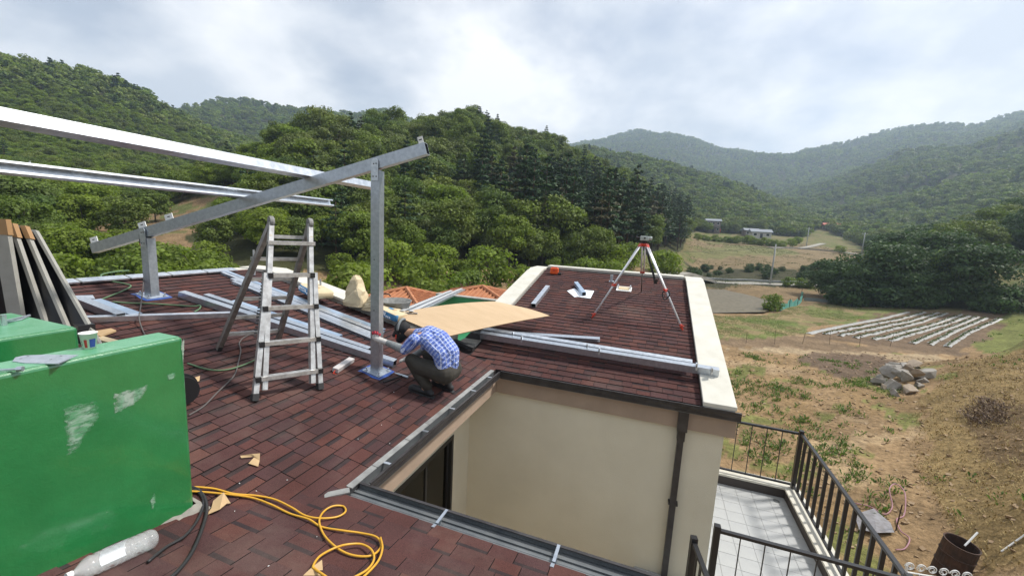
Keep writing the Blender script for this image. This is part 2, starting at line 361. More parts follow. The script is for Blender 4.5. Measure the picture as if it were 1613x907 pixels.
    def build(s, name, mats, parent=None, origin=None, smooth=False):
        """one mesh object; a child takes its root's place as origin"""
        if parent is not None:
            o = root_loc(parent); me = s.mesh(name, mats, o, smooth)
            ob = bpy.data.objects.new(name, me); COL.objects.link(ob); ob.parent = parent
            return ob
        if origin is None:
            a = np.array(s.v); origin = ((a[:, 0].min()+a[:, 0].max())/2, (a[:, 1].min()+a[:, 1].max())/2, a[:, 2].min())
        me = s.mesh(name, mats, origin, smooth)
        ob = bpy.data.objects.new(name, me); COL.objects.link(ob); ob.location = tuple(map(float, origin))
        return ob
def root_loc(o):
    while o.parent is not None: o = o.parent
    return V3(o.location)
def tag(o, label=None, cat=None, group=None, kind=None):
    for k, v in (('label', label), ('category', cat), ('group', group), ('kind', kind)):
        if v: o[k] = v
    return o
def thing(name, loc, label, cat, group=None):
    o = bpy.data.objects.new(name, None); COL.objects.link(o); o.location = tuple(map(float, loc)); o.empty_display_size = 0.1
    return tag(o, label, cat, group)
def copy_tree(o, parent=None):
    c = o.copy(); COL.objects.link(c)
    if parent is not None: c.parent = parent
    for ch in list(o.children): copy_tree(ch, c)
    return c
def spline(pts, n=8):
    P = [V3(p) for p in pts]; P = [2*P[0]-P[1]]+P+[2*P[-1]-P[-2]]; out = []
    for i in range(1, len(P)-2):
        for k in range(n):
            t = k/n; a, b, c, d = P[i-1], P[i], P[i+1], P[i+2]
            out.append(0.5*((2*b)+(c-a)*t+(2*a-5*b+4*c-d)*t*t+(3*b-3*c+d-a)*t**3))
    return out+[P[-2]]
def bevel(o, w=0.006, seg=2):
    m = o.modifiers.new('bevel', 'BEVEL'); m.width = w; m.segments = seg; m.limit_method = 'ANGLE'; m.angle_limit = R(40)
    return o

# ------------------------------------------------------------------ terrain
CP = []       # (px, py or None, r, z or None)
def cp(px, *rows):
    for r, y in rows: CP.append((px, y, r))
Zg = lambda z: ('z', z)
cp(-300, (30,Zg(-5)),(60,372),(110,300),(180,235),(260,128),(330,165),(600,240),(1300,240))
cp(0, (30,Zg(-5)),(55,388),(85,325),(130,272),(190,205),(265,114),(340,155),(600,195),(1300,210))
cp(150, (30,Zg(-5)),(55,390),(85,335),(130,284),(190,218),(280,134),(360,185),(600,200),(1300,215))
cp(230, (30,Zg(-5)),(50,395),(80,338),(110,304),(190,242),(285,163),(380,205),(600,190),(1300,220))
cp(320, (30,Zg(-5)),(50,400),(75,330),(95,296),(150,305),(290,216),(400,240),(560,176),(1300,230))
cp(400, (30,Zg(-5)),(45,405),(70,328),(85,268),(130,305),(300,236),(420,240),(560,170),(1300,230))
cp(500, (30,Zg(-5.2)),(45,420),(70,315),(90,243),(130,300),(300,250),(560,184),(800,232),(1300,240))
cp(600, (30,Zg(-5.3)),(45,424),(70,335),(102,228),(160,310),(560,205),(700,186),(1300,235))
cp(680, (30,Zg(-5.5)),(45,432),(70,345),(114,216),(180,310),(700,205),(1000,245),(1300,235))
cp(740, (30,Zg(-5.6)),(45,435),(72,348),(128,200),(210,310),(900,250),(1300,240))
cp(850, (30,Zg(-5.6)),(50,435),(85,355),(142,234),(230,310),(380,270),(1200,240))
cp(920, (30,Zg(-5.6)),(55,430),(95,356),(150,264),(240,315),(370,236),(700,300),(1250,226))
cp(1000, (30,Zg(-5.7)),(60,424),(105,368),(158,300),(240,345),(390,252),(700,300),(1300,210))
cp(1060, (30,Zg(-5.7)),(70,428),(95,404),(118,382),(158,345),(240,350),(390,268),(700,302),(1300,217))
cp(1110, (30,Zg(-5.6)),(45,Zg(-5.4)),(53,Zg(-5.85)),(71,Zg(-5.85)),(79,Zg(-5.25)),(90,Zg(-4.9)),(101,428),(122,400),(160,380),(200,368),(250,345),(390,288),(700,302),(1300,232))
cp(1160, (30,Zg(-5.6)),(45,Zg(-5.4)),(53,Zg(-5.85)),(71,Zg(-5.85)),(79,Zg(-5.25)),(90,Zg(-4.9)),(101,427),(130,398),(175,381),(240,364),(390,307),(700,312),(1300,243))
cp(1210, (30,Zg(-5.5)),(45,Zg(-5.4)),(53,Zg(-5.8)),(66,Zg(-5.75)),(78,Zg(-5.2)),(92,Zg(-4.9)),(103,429),(135,402),(180,384),(260,364),(400,327),(700,320),(1300,251))
cp(1260, (30,Zg(-5.4)),(60,Zg(-5.6)),(92,Zg(-4.9)),(103,432),(140,404),(200,382),(300,364),(430,347),(700,310),(1250,243))
cp(1310, (25,Zg(-5.3)),(60,Zg(-5.5)),(92,Zg(-4.9)),(105,436),(150,408),(220,383),(320,364),(450,347),(600,306),(750,300),(1250,235))
cp(1370, (24,Zg(-5.0)),(60,Zg(-5.4)),(92,Zg(-4.8)),(150,412),(230,387),(330,364),(450,333),(620,277),(800,275),(1250,218))
cp(1440, (40,Zg(-5.2)),(62,Zg(-5.2)),(90,438),(120,412),(150,405),(230,387),(330,352),(450,315),(630,258),(800,252),(1250,204))
cp(1520, (40,Zg(-5.0)),(62,Zg(-5.0)),(85,445),(110,405),(140,385),(200,382),(330,340),(640,242),(800,245),(1250,207))
cp(1613, (40,Zg(-4.7)),(62,Zg(-4.8)),(85,440),(110,395),(140,358),(200,368),(330,312),(650,222),(1250,188))
cp(1800, (40,Zg(-4.5)),(62,Zg(-4.5)),(85,450),(140,345),(330,300),(650,205),(1250,175))
def azr_of(px, py): r = ray(px, py); return math.atan2(r[0], r[1]), r[2]/math.hypot(r[0], r[1])
for _p in (-300, 0, 200, 400, 600, 800, 1000, 1100, 1210, 1320, 1430, 1613, 1800): CP.append((_p, 300, 1850))
pts = []
for px, y, r in CP:
    if isinstance(y, tuple): a, _ = azr_of(px, 420); pts.append((a, r, y[1]))
    else: a, t = azr_of(px, y); pts.append((a, r, CAM[2]+r*t))
for px, py, z in ((1600,549,-3.2),(1530,562,-3.8),(1470,600,-4.5),(1430,660,-4.8),(1420,720,-4.9),(1613,640,-3.2),(1613,800,-3.5),(1550,760,-4.2),
                  (1420,612,-4.9),(1490,905,-4.7),(1300,640,-5.2),(1200,640,-5.4),(1200,560,-5.5),(1340,560,-5.3),(1740,640,-2.6),(1740,800,-2.8),(1740,552,-2.6),(1300,750,-5.2),(1400,820,-5.0)):
    q = onz(px, py, z); pts.append((math.atan2(q[0], q[1]), math.hypot(q[0], q[1]), z))
for a in range(-180, 180, 30):
    for r in (2.0, 8.0): pts.append((R(a), r, -5.5))
    if not (-100 < a < 60):
        for r, z in ((30, -5), (100, 4), (300, 40), (700, 60), (1300, 80)): pts.append((R(a), r, z))
pts = np.array(pts)
def feat(a, r): return np.stack([np.asarray(a)*3.2, np.log(np.asarray(r))*1.15], -1)
PF = feat(pts[:, 0], pts[:, 1])
def phi(d2): return np.sqrt(d2+0.0025)
NCP = len(pts)
K = phi(((PF[:, None]-PF[None])**2).sum(-1))
Mx = np.zeros((NCP+1, NCP+1)); Mx[:NCP, :NCP] = K+1e-6*np.eye(NCP); Mx[:NCP, NCP] = 1; Mx[NCP, :NCP] = 1
# heights are interpolated as slopes (z over distance) so that near and far carry the same weight
rhs = np.concatenate([(pts[:, 2]+5.5)/(pts[:, 1]+8), [0]])
Wt = np.linalg.solve(Mx, rhs)
def hsh(i, j, s): 
    v = np.sin(i*127.1+j*311.7+s*74.7)*43758.5453
    return v-np.floor(v)
def vnoise(x, y, s=0):
    xi, yi = np.floor(x), np.floor(y); xf, yf = x-xi, y-yi; u = xf*xf*(3-2*xf); v = yf*yf*(3-2*yf)
    return (hsh(xi, yi, s)*(1-u)+hsh(xi+1, yi, s)*u)*(1-v)+(hsh(xi, yi+1, s)*(1-u)+hsh(xi+1, yi+1, s)*u)*v
def fbm(x, y, s=0, o=4):
    t = 0; a = 0.5
    for k in range(o): t = t+a*(vnoise(x*2**k, y*2**k, s+k)-0.5); a *= 0.5
    return t
def terr(x, y, fine=True):
    x = np.atleast_1d(np.asarray(x, float)); y = np.atleast_1d(np.asarray(y, float))
    r = np.maximum(np.hypot(x, y), 1.0); a = np.arctan2(x, y)
    out = np.empty(x.shape)
    F = feat(a, r)
    for i in range(0, len(x), 20000):
        d2 = ((F[i:i+20000, None]-PF[None])**2).sum(-1); out[i:i+20000] = phi(d2)@Wt[:NCP]+Wt[NCP]
    z = out*(r+8)-5.5
    hill = np.clip((r-150)/300, 0, 1)
    z = z+hill*(fbm(x/70, y/70, 3, 4)*0.07*np.minimum(r, 450))
    z = z+np.clip(1-r/120, 0, 1)*(fbm(x/3.0, y/3.0, 9, 4)*0.5+fbm(x/0.5, y/0.5, 5, 2)*0.10)
    return z
def tz(x, y): return float(terr([x], [y])[0])
def gp(px, py, zoff=0.0):
    """where the ray of a photograph point meets the terrain"""
    d = ray(px, py); d = d/np.linalg.norm(d)
    ts = np.geomspace(4, 1500, 400); P = CAM[None]+ts[:, None]*d[None]
    below = np.where(P[:, 2] < terr(P[:, 0], P[:, 1])+zoff)[0]
    i = below[0] if len(below) else 399
    lo, hi = ts[max(i-1, 0)], ts[i]
    for _ in range(18):
        m = (lo+hi)/2; p = CAM+m*d
        if p[2] < tz(p[0], p[1])+zoff: hi = m
        else: lo = m
    p = CAM+hi*d; return np.array([p[0], p[1], tz(p[0], p[1])])

# terrain sheet: a polar grid round the house
az = np.concatenate([np.arange(-180, -82, 4.0), np.arange(-82, 44, 0.2), np.arange(44, 180, 4.0)])
rr = np.geomspace(1.6, 1900, 300)
AZ, RR = np.meshgrid(np.radians(az), rr, indexing='ij')
GX, GY = RR*np.sin(AZ), RR*np.cos(AZ)
GZ = terr(GX.ravel(), GY.ravel()).reshape(GX.shape)
na, nr_ = GX.shape

def inpoly(x, y, poly):
    c = np.zeros(x.shape, bool); n = len(poly)
    for i in range(n):
        x1, y1 = poly[i]; x2, y2 = poly[(i+1) % n]
        c ^= ((y1 > y) != (y2 > y)) & (x < (x2-x1)*(y-y1)/((y2-y1) if y2 != y1 else 1e-9)+x1)
    return c
def zone(*pp): return [tuple(gp(px, py)[:2]) for px, py in pp]
def cover(x, y):
    r = np.hypot(x, y); a = np.arctan2(x, y)
    jx = x+fbm(x/4, y/4, 21, 3)*np.clip(r*0.06, 0.3, 9); jy = y+fbm(x/4, y/4, 31, 3)*np.clip(r*0.10, 0.3, 14)
    c = np.empty(x.shape+(3,)); c[:] = (0.262, 0.176, 0.094)
    def put(m, col): c[m] = col
    n = fbm(x/2.2, y/2.2, 40, 4)
    put(n > 0.10, (0.225, 0.150, 0.075)); put(n < -0.13, (0.33, 0.235, 0.135))
    put((fbm(x/1.1, y/1.1, 61, 4) > 0.13) & (r > 9) & (r < 45), (0.165, 0.165, 0.055))
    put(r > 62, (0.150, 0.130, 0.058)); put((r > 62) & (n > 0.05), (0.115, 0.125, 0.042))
    for poly, col in ZONES: put(inpoly(jx, jy, poly), col)
    lawn = inpoly(jx, jy, ZONES[4][0]); put(lawn & (n < -0.05), (0.215, 0.165, 0.085)); put(lawn & (n > 0.12), (0.120, 0.150, 0.042))
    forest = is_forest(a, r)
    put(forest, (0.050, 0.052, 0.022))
    bare = inpoly(jx, jy, BARE); put(bare, (0.20, 0.135, 0.075)); put(bare & (n > 0.02), (0.105, 0.115, 0.04))
    return c
def pxh(a):
    """photograph column of an azimuth at the horizon"""
    x = np.sin(a); y = np.cos(a); w = x*CF[0]+y*CF[1]
    return np.where(w > 0.05, 806.5+FPX*(x*CR[0]+y*CR[1])/np.maximum(w, 0.05), np.where(a > YAW, 9999, -9999))
def is_forest(a, r):
    p = pxh(np.asarray(a)); r = np.asarray(r)
    lim = np.interp(p, [-2000, 400, 700, 950, 1010, 1076, 1096, 1180, 1260, 1290, 1335, 1360, 1420, 1500, 3000],
                    [34, 42, 46, 56, 75, 112, 205, 228, 240, 300, 250, 205, 70.5, 70.5, 70.5])
    return ((r > lim) | ((p > 1318) & (p < 1440) & (r > 70) & (r < 81))) & ~((p >= 1440) & (r > 83) & (r < 97))
ZONES = [
    (zone((1085,447),(1085,372),(1150,384),(1260,384),(1360,398),(1400,412),(1330,440),(1310,452)), (0.190, 0.142, 0.080)),   # dry terraced field
    (zone((1085,392),(1150,386),(1250,392),(1250,400),(1180,404),(1085,400)), (0.150, 0.145, 0.062)),
    (zone((1085,445),(1085,418),(1150,420),(1240,424),(1310,432),(1310,446)), (0.055, 0.052, 0.027)),                          # weedy bank behind the road
    (zone((1085,476),(1085,448),(1200,450),(1310,458),(1310,470),(1240,500),(1180,470)), (0.19, 0.135, 0.075)),
    (zone((1100,530),(1118,496),(1220,496),(1245,484),(1330,478),(1420,486),(1392,494),(1300,512),(1262,526),(1180,536)), (0.150, 0.155, 0.058)),
    (zone((1268,530),(1390,490),(1480,486),(1575,492),(1600,500),(1500,560),(1380,545)), (0.150, 0.105, 0.068)),
    (zone((1120,543),(1120,535),(1262,528),(1350,544),(1480,552),(1480,560),(1300,556)), (0.185, 0.13, 0.08)),
    (zone((1135,552),(1230,545),(1400,556),(1490,560),(1480,568),(1350,565),(1200,556)), (0.33, 0.25, 0.155)),
    (zone((1255,572),(1275,553),(1380,560),(1440,574),(1400,590),(1330,592)), (0.135, 0.095, 0.065)),
    (zone((1440,650),(1500,575),(1613,553),(1800,560),(1800,900),(1560,900),(1450,760)), (0.235, 0.165, 0.075)),
    (zone((1530,540),(1590,505),(1700,500),(1700,545),(1560,556)), (0.15, 0.16, 0.05)),
    (zone((1500,660),(1560,620),(1640,640),(1640,740),(1540,720)), (0.155, 0.105, 0.055)),
]
BARE = zone((150,372),(215,338),(300,310),(352,302),(372,322),(300,370),(240,396),(160,400))
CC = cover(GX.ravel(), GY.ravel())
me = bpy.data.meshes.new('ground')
vid = np.arange(na*nr_).reshape(na, nr_)
i0 = vid; i1 = np.roll(vid, -1, axis=0)
quads = np.stack([i0[:, :-1], i0[:, 1:], i1[:, 1:], i1[:, :-1]], -1).reshape(-1, 4)
me.vertices.add(na*nr_); me.vertices.foreach_set('co', np.stack([GX, GY, GZ], -1).ravel())
me.loops.add(len(quads)*4); me.loops.foreach_set('vertex_index', quads.ravel())
me.polygons.add(len(quads)); me.polygons.foreach_set('loop_start', np.arange(len(quads))*4)
me.polygons.foreach_set('use_smooth', np.ones(len(quads), bool))
me.update(calc_edges=True); me.validate()
ca = me.color_attributes.new('cover', 'FLOAT_COLOR', 'POINT')
ca.data.foreach_set('color', np.concatenate([CC, np.ones((len(CC), 1))], 1).ravel())
gm, N, Lk, b = nodes_of('ground_cover')
b.inputs['Roughness'].default_value = 0.95; b.inputs['Specular IOR Level'].default_value = 0.15
at = N.new('ShaderNodeAttribute'); at.attribute_name = 'cover'
ge = N.new('ShaderNodeNewGeometry')
def nz(sc, det, lo, hi, a, bb):
    n = N.new('ShaderNodeTexNoise'); n.inputs['Scale'].default_value = sc; n.inputs['Detail'].default_value = det; n.inputs['Roughness'].default_value = 0.65
    Lk.new(ge.outputs['Position'], n.inputs['Vector'])
    m = N.new('ShaderNodeMapRange'); m.inputs[1].default_value = lo; m.inputs[2].default_value = hi; m.inputs[3].default_value = a; m.inputs[4].default_value = bb
    Lk.new(n.outputs['Fac'], m.inputs[0]); return n, m
nA, mA = nz(0.55, 7, 0.3, 0.7, 0.68, 1.32); nB, mB = nz(5.0, 6, 0.3, 0.7, 0.6, 1.4)
mu = N.new('ShaderNodeMath'); mu.operation = 'MULTIPLY'; Lk.new(mA.outputs[0], mu.inputs[0]); Lk.new(mB.outputs[0], mu.inputs[1])
sc_ = N.new('ShaderNodeVectorMath'); sc_.operation = 'SCALE'; Lk.new(at.outputs['Color'], sc_.inputs[0]); Lk.new(mu.outputs[0], sc_.inputs['Scale'])
Lk.new(sc_.outputs[0], b.inputs['Base Color'])
bp = N.new('ShaderNodeBump'); bp.inputs['Strength'].default_value = 0.9; bp.inputs['Distance'].default_value = 0.12
Lk.new(nB.outputs['Fac'], bp.inputs['Height']); Lk.new(bp.outputs[0], b.inputs['Normal'])
me.materials.append(gm)
ground = bpy.data.objects.new('ground', me); COL.objects.link(ground); tag(ground, 'brown valley ground rising into wooded hills', None, None, 'structure')

# ------------------------------------------------------------------ foliage
def quads_mesh(name, C, Nn, size, mats, tone, tilt=0.0, aspect=1.5, rg=nrng, extra=None):
    """many small rhombic leaf sprays: centres C, facing Nn"""
    n = len(C); rnd = rg.normal(size=(n, 3)); T = np.cross(Nn, rnd); T /= np.linalg.norm(T, axis=1, keepdims=True)+1e-9
    B = np.cross(Nn, T); sz = np.asarray(size).reshape(-1, 1)*(0.6+0.8*rg.random((n, 1)))
    a, bq = T*sz*0.5*aspect, B*sz*0.5
    V = np.stack([C-a, C-bq*1.0+a*0.15, C+a, C+bq*1.0+a*0.15], 1).reshape(-1, 3)
    Fq = np.arange(n*4).reshape(n, 4); nv0 = 0
    Vx, Fx, mx, tx = V, [tuple(f) for f in Fq], [0]*n, list(tone)
    if extra is not None:
        o = len(V); Vx = np.concatenate([V, np.array(extra.v)]); Fx += [tuple(o+i for i in f) for f in extra.f]; mx += [1]*len(extra.f); tx += [0.5]*len(extra.f)
    me = bpy.data.meshes.new(name); me.from_pydata(Vx.tolist(), [], Fx)
    for m in mats: me.materials.append(m)
    me.polygons.foreach_set('material_index', mx)
    t = me.attributes.new('tone', 'FLOAT', 'FACE'); t.data.foreach_set('value', np.array(tx, float))
    me.update(); return me
def broad_crown(seed, H=8.0, W=3.2, nclump=30, per=80, size=0.42, base=0.22, flat=0.72):
    rg = np.random.default_rng(seed); Cs, Ns, Ts = [], [], []
    ccs = []
    for k in range(nclump):
        u = rg.random(); th = rg.random()*2*math.pi
        zf = base+0.10+(0.86-base)*u; rad = W*0.5*(math.sin(math.pi*min(max((zf-base*0.6)/(1.08-base*0.6), 0), 1)))**0.7*(0.35+0.75*math.sqrt(rg.random()))*1.7
        c = np.array([math.cos(th)*rad*0.62, math.sin(th)*rad*0.62, zf*H]); cr = W*(0.20+0.14*rg.random()); ccs.append(c)
        d = rg.normal(size=(per, 3)); d[:, 2] = d[:, 2]*0.8+0.25; d /= np.linalg.norm(d, axis=1, keepdims=True)
        rad_ = cr*(0.62+0.42*rg.random((per, 1)))
        P = c+d*rad_*np.array([1.15, 1.15, flat]); Cs.append(P)
        n = d*0.9+rg.normal(size=(per, 3))*0.45+np.array([0, 0, 0.35]); Ns.append(n/np.linalg.norm(n, axis=1, keepdims=True))
        Ts.append(np.clip(0.5+0.28*rg.normal()+0.16*rg.normal(size=per), 0, 1))
    return np.concatenate(Cs), np.concatenate(Ns), np.concatenate(Ts), ccs
def trunk_mb(H, r, seed, ccs=(), base=0.25, n=7, limbs=7):
    rg = np.random.default_rng(seed); t = MB(); lean = rg.normal(size=2)*0.03*H
    ptsT = [(lean[0]*u*u, lean[1]*u*u, u*H*0.82-0.4*(u == 0)) for u in (0, .15, .35, .6, .85, 1.0)]
    t.tube(ptsT, [r*1.35, r, r*0.85, r*0.6, r*0.35, r*0.15], n)
    for c in list(ccs)[:limbs]:
        z = max(c[2]-abs(c[0])*0.6-0.5, base*H*0.7); u = min(z/(H*0.82), 0.9); p0 = np.array([lean[0]*u*u, lean[1]*u*u, z])
        t.tube([p0, (p0+c)/2+np.array([0, 0, -0.12]), c], [r*0.42, r*0.28, r*0.1], 5)
    return t
def pine_crown(seed, H=11.0, W=3.6, tiers=11, base=0.30, size=0.40, per=11, droop=0.12):
    rg = np.random.default_rng(seed); Cs, Ns, Ts = [], [], []; t = MB(); br = []
    for k in range(tiers):
        f = k/(tiers-1); z = H*(base+(0.97-base)*f)
        L = W*0.5*(1-f)**0.75*(0.75+0.5*rg.random())+0.25; nb = 6 if f < 0.75 else 5
        for j in range(nb):
            th = 2*math.pi*(j+rg.random()*0.8)/nb+k; Lj = L*(0.6+0.6*rg.random()); up = 0.30*f-droop+0.1*rg.normal()
            d = np.array([math.cos(th), math.sin(th), up]); tn = np.clip(0.5+0.25*rg.normal(), 0, 1)
            br.append((np.array([0, 0, z]), np.array([0, 0, z])+d*Lj))
            m = max(int(per*Lj/1.2), 6); s_ = (0.25+0.80*rg.random(m)**0.8)*Lj; side = np.cross(d, [0, 0, 1.0])
            P = np.array([0, 0, z])+d*s_[:, None]+side*(rg.normal(size=(m, 1))*0.20*Lj*(1.1-s_[:, None]/Lj*0.6))+np.array([0, 0, 1])*rg.normal(size=(m, 1))*0.07
            Cs.append(P); n = np.array([0, 0, 1.0])+rg.normal(size=(m, 3))*0.42+d*0.2; Ns.append(n/np.linalg.norm(n, axis=1, keepdims=True)); Ts.append(np.clip(tn+0.15*rg.normal(size=m), 0, 1))
    return np.concatenate(Cs), np.concatenate(Ns), np.concatenate(Ts), br

protos_b, protos_p, protos_s = [], [], []
for k in range(5):
    H, W = [(8, 4.6), (9, 4.8), (7.5, 5.0), (8.5, 4.2), (10, 5.2)][k]
    C, Nn, T, ccs = broad_crown(100+k, H, W, 42, 135, 0.36)
    crown = quads_mesh('broad_crown', C, Nn, 0.27, [leaf_l if k == 2 else leaf_b], T, rg=np.random.default_rng(k))
    trunk = trunk_mb(H, 0.15, k, ccs).mesh('broad_trunk', [barkm], smooth=True); protos_b.append((crown, trunk, H))
for k in range(4):
    H, W = [(11, 4.4), (12, 4.0), (10, 4.8), (12.5, 4.4)][k]
    C, Nn, T, br = pine_crown(200+k, H, W, [9, 10, 6, 8][k], [0.26, 0.34, 0.46, 0.40][k], 0.40, 20, [0.10, 0.14, 0.0, 0.05][k])
    crown = quads_mesh('pine_crown', C, Nn, 0.30, [leaf_q if k == 2 else leaf_p], T, aspect=2.4, rg=np.random.default_rng(k))
    t = MB(); t.tube([(0, 0, -0.4), (0.05, 0.1, H*0.4), (0, 0.05, H*0.97)], [0.19, 0.13, 0.03], 7)
    for p, q in br[::2]: t.tube([p, q], [0.04, 0.012], 4)
    protos_p.append((crown, t.mesh('pine_trunk', [pinebark], smooth=True), H))
for k in range(3):
    H, W = [(3.2, 3.4), (2.6, 3.0), (3.8, 3.6)][k]
    C, Nn, T, ccs = broad_crown(300+k, H, W, 20, 85, 0.26, 0.05, 0.8)
    protos_s.append((quads_mesh('shrub_crown', C, Nn, 0.24, [leaf_l], T, rg=np.random.default_rng(k)), trunk_mb(H, 0.07, 30+k, ccs, 0.1, 6, 5).mesh('shrub_stem', [barkm]), H))
protos_d = []
for k in range(3):
    H, W = [(8, 5.6), (9.5, 5.8), (7, 5.4)][k]; C, Nn, T, ccs = broad_crown(150+k, H, W, 46, 130, 0.36, 0.06, 0.66)
    protos_d.append((quads_mesh('dark_crown', C, Nn, 0.28, [leaf_d], T, rg=np.random.default_rng(k)), trunk_mb(H, 0.16, 60+k, ccs).mesh('dark_trunk', [barkm], smooth=True), H))
# far crowns: fewer, larger sprays, trunk joined in
def far_proto(kind, seed, leafm):
    if kind == 'pine':
        C, Nn, T, _ = pine_crown(seed, 10, 4.4, 7, 0.2, 0.9, 4); s = 1.0
    else:
        C, Nn, T, _ = broad_crown(seed, 8, 6.0, 14, 26, 0.9, 0.12); s = 0.95
    ex = MB().tube([(0, 0, -1), (0, 0, 5)], [0.2, 0.08], 4)
    me = quads_mesh('far_tree', C, Nn, s, [leafm, barkm], T, rg=np.random.default_rng(seed), extra=ex)
    return bpy.data.objects.new('far_tree', me)
def mid_proto(src):
    crown, trunk, H = src; bm = bmesh.new(); bm.from_mesh(crown); nf = len(bm.faces); bm.from_mesh(trunk)
    bm.faces.ensure_lookup_table()
    for f in bm.faces[nf:]: f.material_index = 1
    me = bpy.data.meshes.new('mid_tree'); bm.to_mesh(me); bm.free()
    me.materials.append(crown.materials[0]); me.materials.append(trunk.materials[0])
    return bpy.data.objects.new('mid_tree', me)
def scatter_stuff(name, P, scl, idx, protos, label, tiltz=True):
    """one object whose geometry nodes put copies of the prototypes on its points"""
    me = bpy.data.meshes.new(name); me.from_pydata(np.asarray(P).tolist(), [], [])
    a = me.attributes.new('scl', 'FLOAT', 'POINT'); a.data.foreach_set('value', np.asarray(scl, float))
    a = me.attributes.new('idx', 'INT', 'POINT'); a.data.foreach_set('value', np.asarray(idx, np.int32))
    rot = np.zeros((len(P), 3)); rot[:, 2] = nrng.random(len(P))*6.283; rot[:, :2] = nrng.normal(size=(len(P), 2))*0.04
    a = me.attributes.new('rot', 'FLOAT_VECTOR', 'POINT'); a.data.foreach_set('vector', rot.ravel())
    ob = bpy.data.objects.new(name, me); COL.objects.link(ob); tag(ob, label, None, None, 'stuff')
    pc = bpy.data.collections.new(name+'_shapes')
    for i, p in enumerate(protos): p.name = '%s_shape_%02d' % (name, i); pc.objects.link(p)
    g = bpy.data.node_groups.new(name+'_nodes', 'GeometryNodeTree')
    g.interface.new_socket('Geometry', in_out='INPUT', socket_type='NodeSocketGeometry'); g.interface.new_socket('Geometry', in_out='OUTPUT', socket_type='NodeSocketGeometry')
    gi = g.nodes.new('NodeGroupInput'); go = g.nodes.new('NodeGroupOutput'); iop = g.nodes.new('GeometryNodeInstanceOnPoints'); ci = g.nodes.new('GeometryNodeCollectionInfo')
    ci.inputs['Collection'].default_value = pc; ci.inputs['Separate Children'].default_value = True; ci.inputs['Reset Children'].default_value = True
    def na_(nm, ty): n = g.nodes.new('GeometryNodeInputNamedAttribute'); n.data_type = ty; n.inputs['Name'].default_value = nm; return n
    e2r = g.nodes.new('FunctionNodeEulerToRotation'); av = na_('rot', 'FLOAT_VECTOR')
    L = g.links.new
    L(gi.outputs[0], iop.inputs['Points']); L(ci.outputs[0], iop.inputs['Instance']); iop.inputs['Pick Instance'].default_value = True
    L(na_('idx', 'INT').outputs['Attribute'], iop.inputs['Instance Index'])
    L(av.outputs['Attribute'], e2r.inputs[0]); L(e2r.outputs[0], iop.inputs['Rotation'])
    L(na_('scl', 'FLOAT').outputs['Attribute'], iop.inputs['Scale']); L(iop.outputs[0], go.inputs[0])
    md = ob.modifiers.new('scatter', 'NODES'); md.node_group = g
    return ob

# tree places
def jitter_ring(r0, r1, step, az0=-74, az1=36):
    out = []; r = r0
    while r < r1:
        st = step(r) if callable(step) else step
        n = int(R(az1-az0)*r/st)
        a = R(az0)+(np.arange(n)+nrng.random(n))*R(az1-az0)/max(n, 1); rj = r+(nrng.random(n)-0.5)*st*0.9
        out.append(np.stack([a, rj], 1)); r += st*0.88
    return np.concatenate(out)
T1 = jitter_ring(36, 235, lambda r: 3.2 if r < 90 else 2.9 if r < 165 else 3.3)
T1 = T1[is_forest(T1[:, 0], T1[:, 1]-1)]
X, Y = T1[:, 1]*np.sin(T1[:, 0]), T1[:, 1]*np.cos(T1[:, 0]); Zt = terr(X, Y)
_p = pxh(T1[:, 0])
BARE2 = zone((1545, 452), (1552, 420), (1590, 402), (1640, 408), (1640, 452))
keep = ~(inpoly(X, Y, BARE2)) & (~inpoly(X, Y, BARE) | (nrng.random(len(X)) < 0.14)) & ~((_p > 205) & (_p < 362) & (T1[:, 1] < 64) & (nrng.random(len(X)) < 0.75)) & ~((_p > 1528) & (T1[:, 1] < 90) & (nrng.random(len(X)) < 0.72))
T1, X, Y, Zt = T1[keep], X[keep], Y[keep], Zt[keep]
def projn(x, y, z):
    d = np.stack([x, y, z], -1)-CAM; w = d@CF
    return 806.5+FPX*(d@CR)/w, 453.5+FPX*(d@CD)/w, w
px_, py_, w_ = projn(X, Y, Zt+3)
rm = T1[:, 1]
u = nrng.random(len(X))
stand = (px_ > 740+60*fbm(X/12, Y/12, 71, 2)) & (px_ < 1085) & (py_ > np.interp(px_, [740, 900, 1085], [285, 290, 330])) & (rm > 60)
pinez = (stand & (u < 0.92)) | ((px_ > 460) & (px_ < 740) & (py_ > 290) & (u < 0.30)) | ((px_ < 460) & (u < 0.02)) | ((px_ > 460) & (px_ < 1085) & (u < 0.13)) | ((u < 0.02) & (px_ > 460))
scl = 0.62+0.46*nrng.random(len(X)); scl = np.where(rm < 58, scl*0.78, scl); scl = np.where((px_ > 1310) & (rm < 90), scl*(0.66+0.50*nrng.random(len(X))+0.5*fbm(X/8, Y/8, 77, 2)), scl); scl = scl*np.interp(rm, [60, 120, 235], [1.0, 0.72, 0.70]); scl = np.where(px_ < 440, scl*0.70, scl); scl = np.where(pinez & stand, scl*1.30, np.where(pinez, scl*0.95, scl))
light = (px_ < 470)
var = np.where(pinez, nrng.integers(0, 4, len(X)), np.where(light & (nrng.random(len(X)) < 0.62), 2, nrng.choice([0, 1, 3, 4, 2], len(X), p=[.26, .26, .2, .2, .08])))
Hh = np.where(pinez, np.array([p[2] for p in protos_p])[np.minimum(var, 3)], np.array([p[2] for p in protos_b])[var])*scl
_, ptop, _ = projn(X, Y, Zt+Hh)
roofline = np.interp(px_, [0, 290, 350, 500, 620, 790, 860, 1085, 1165, 1250], [418, 408, 414, 460, 480, 470, 424, 440, 640, 900])
vis = (px_ > -60) & (px_ < 1680) & (ptop < roofline-3)
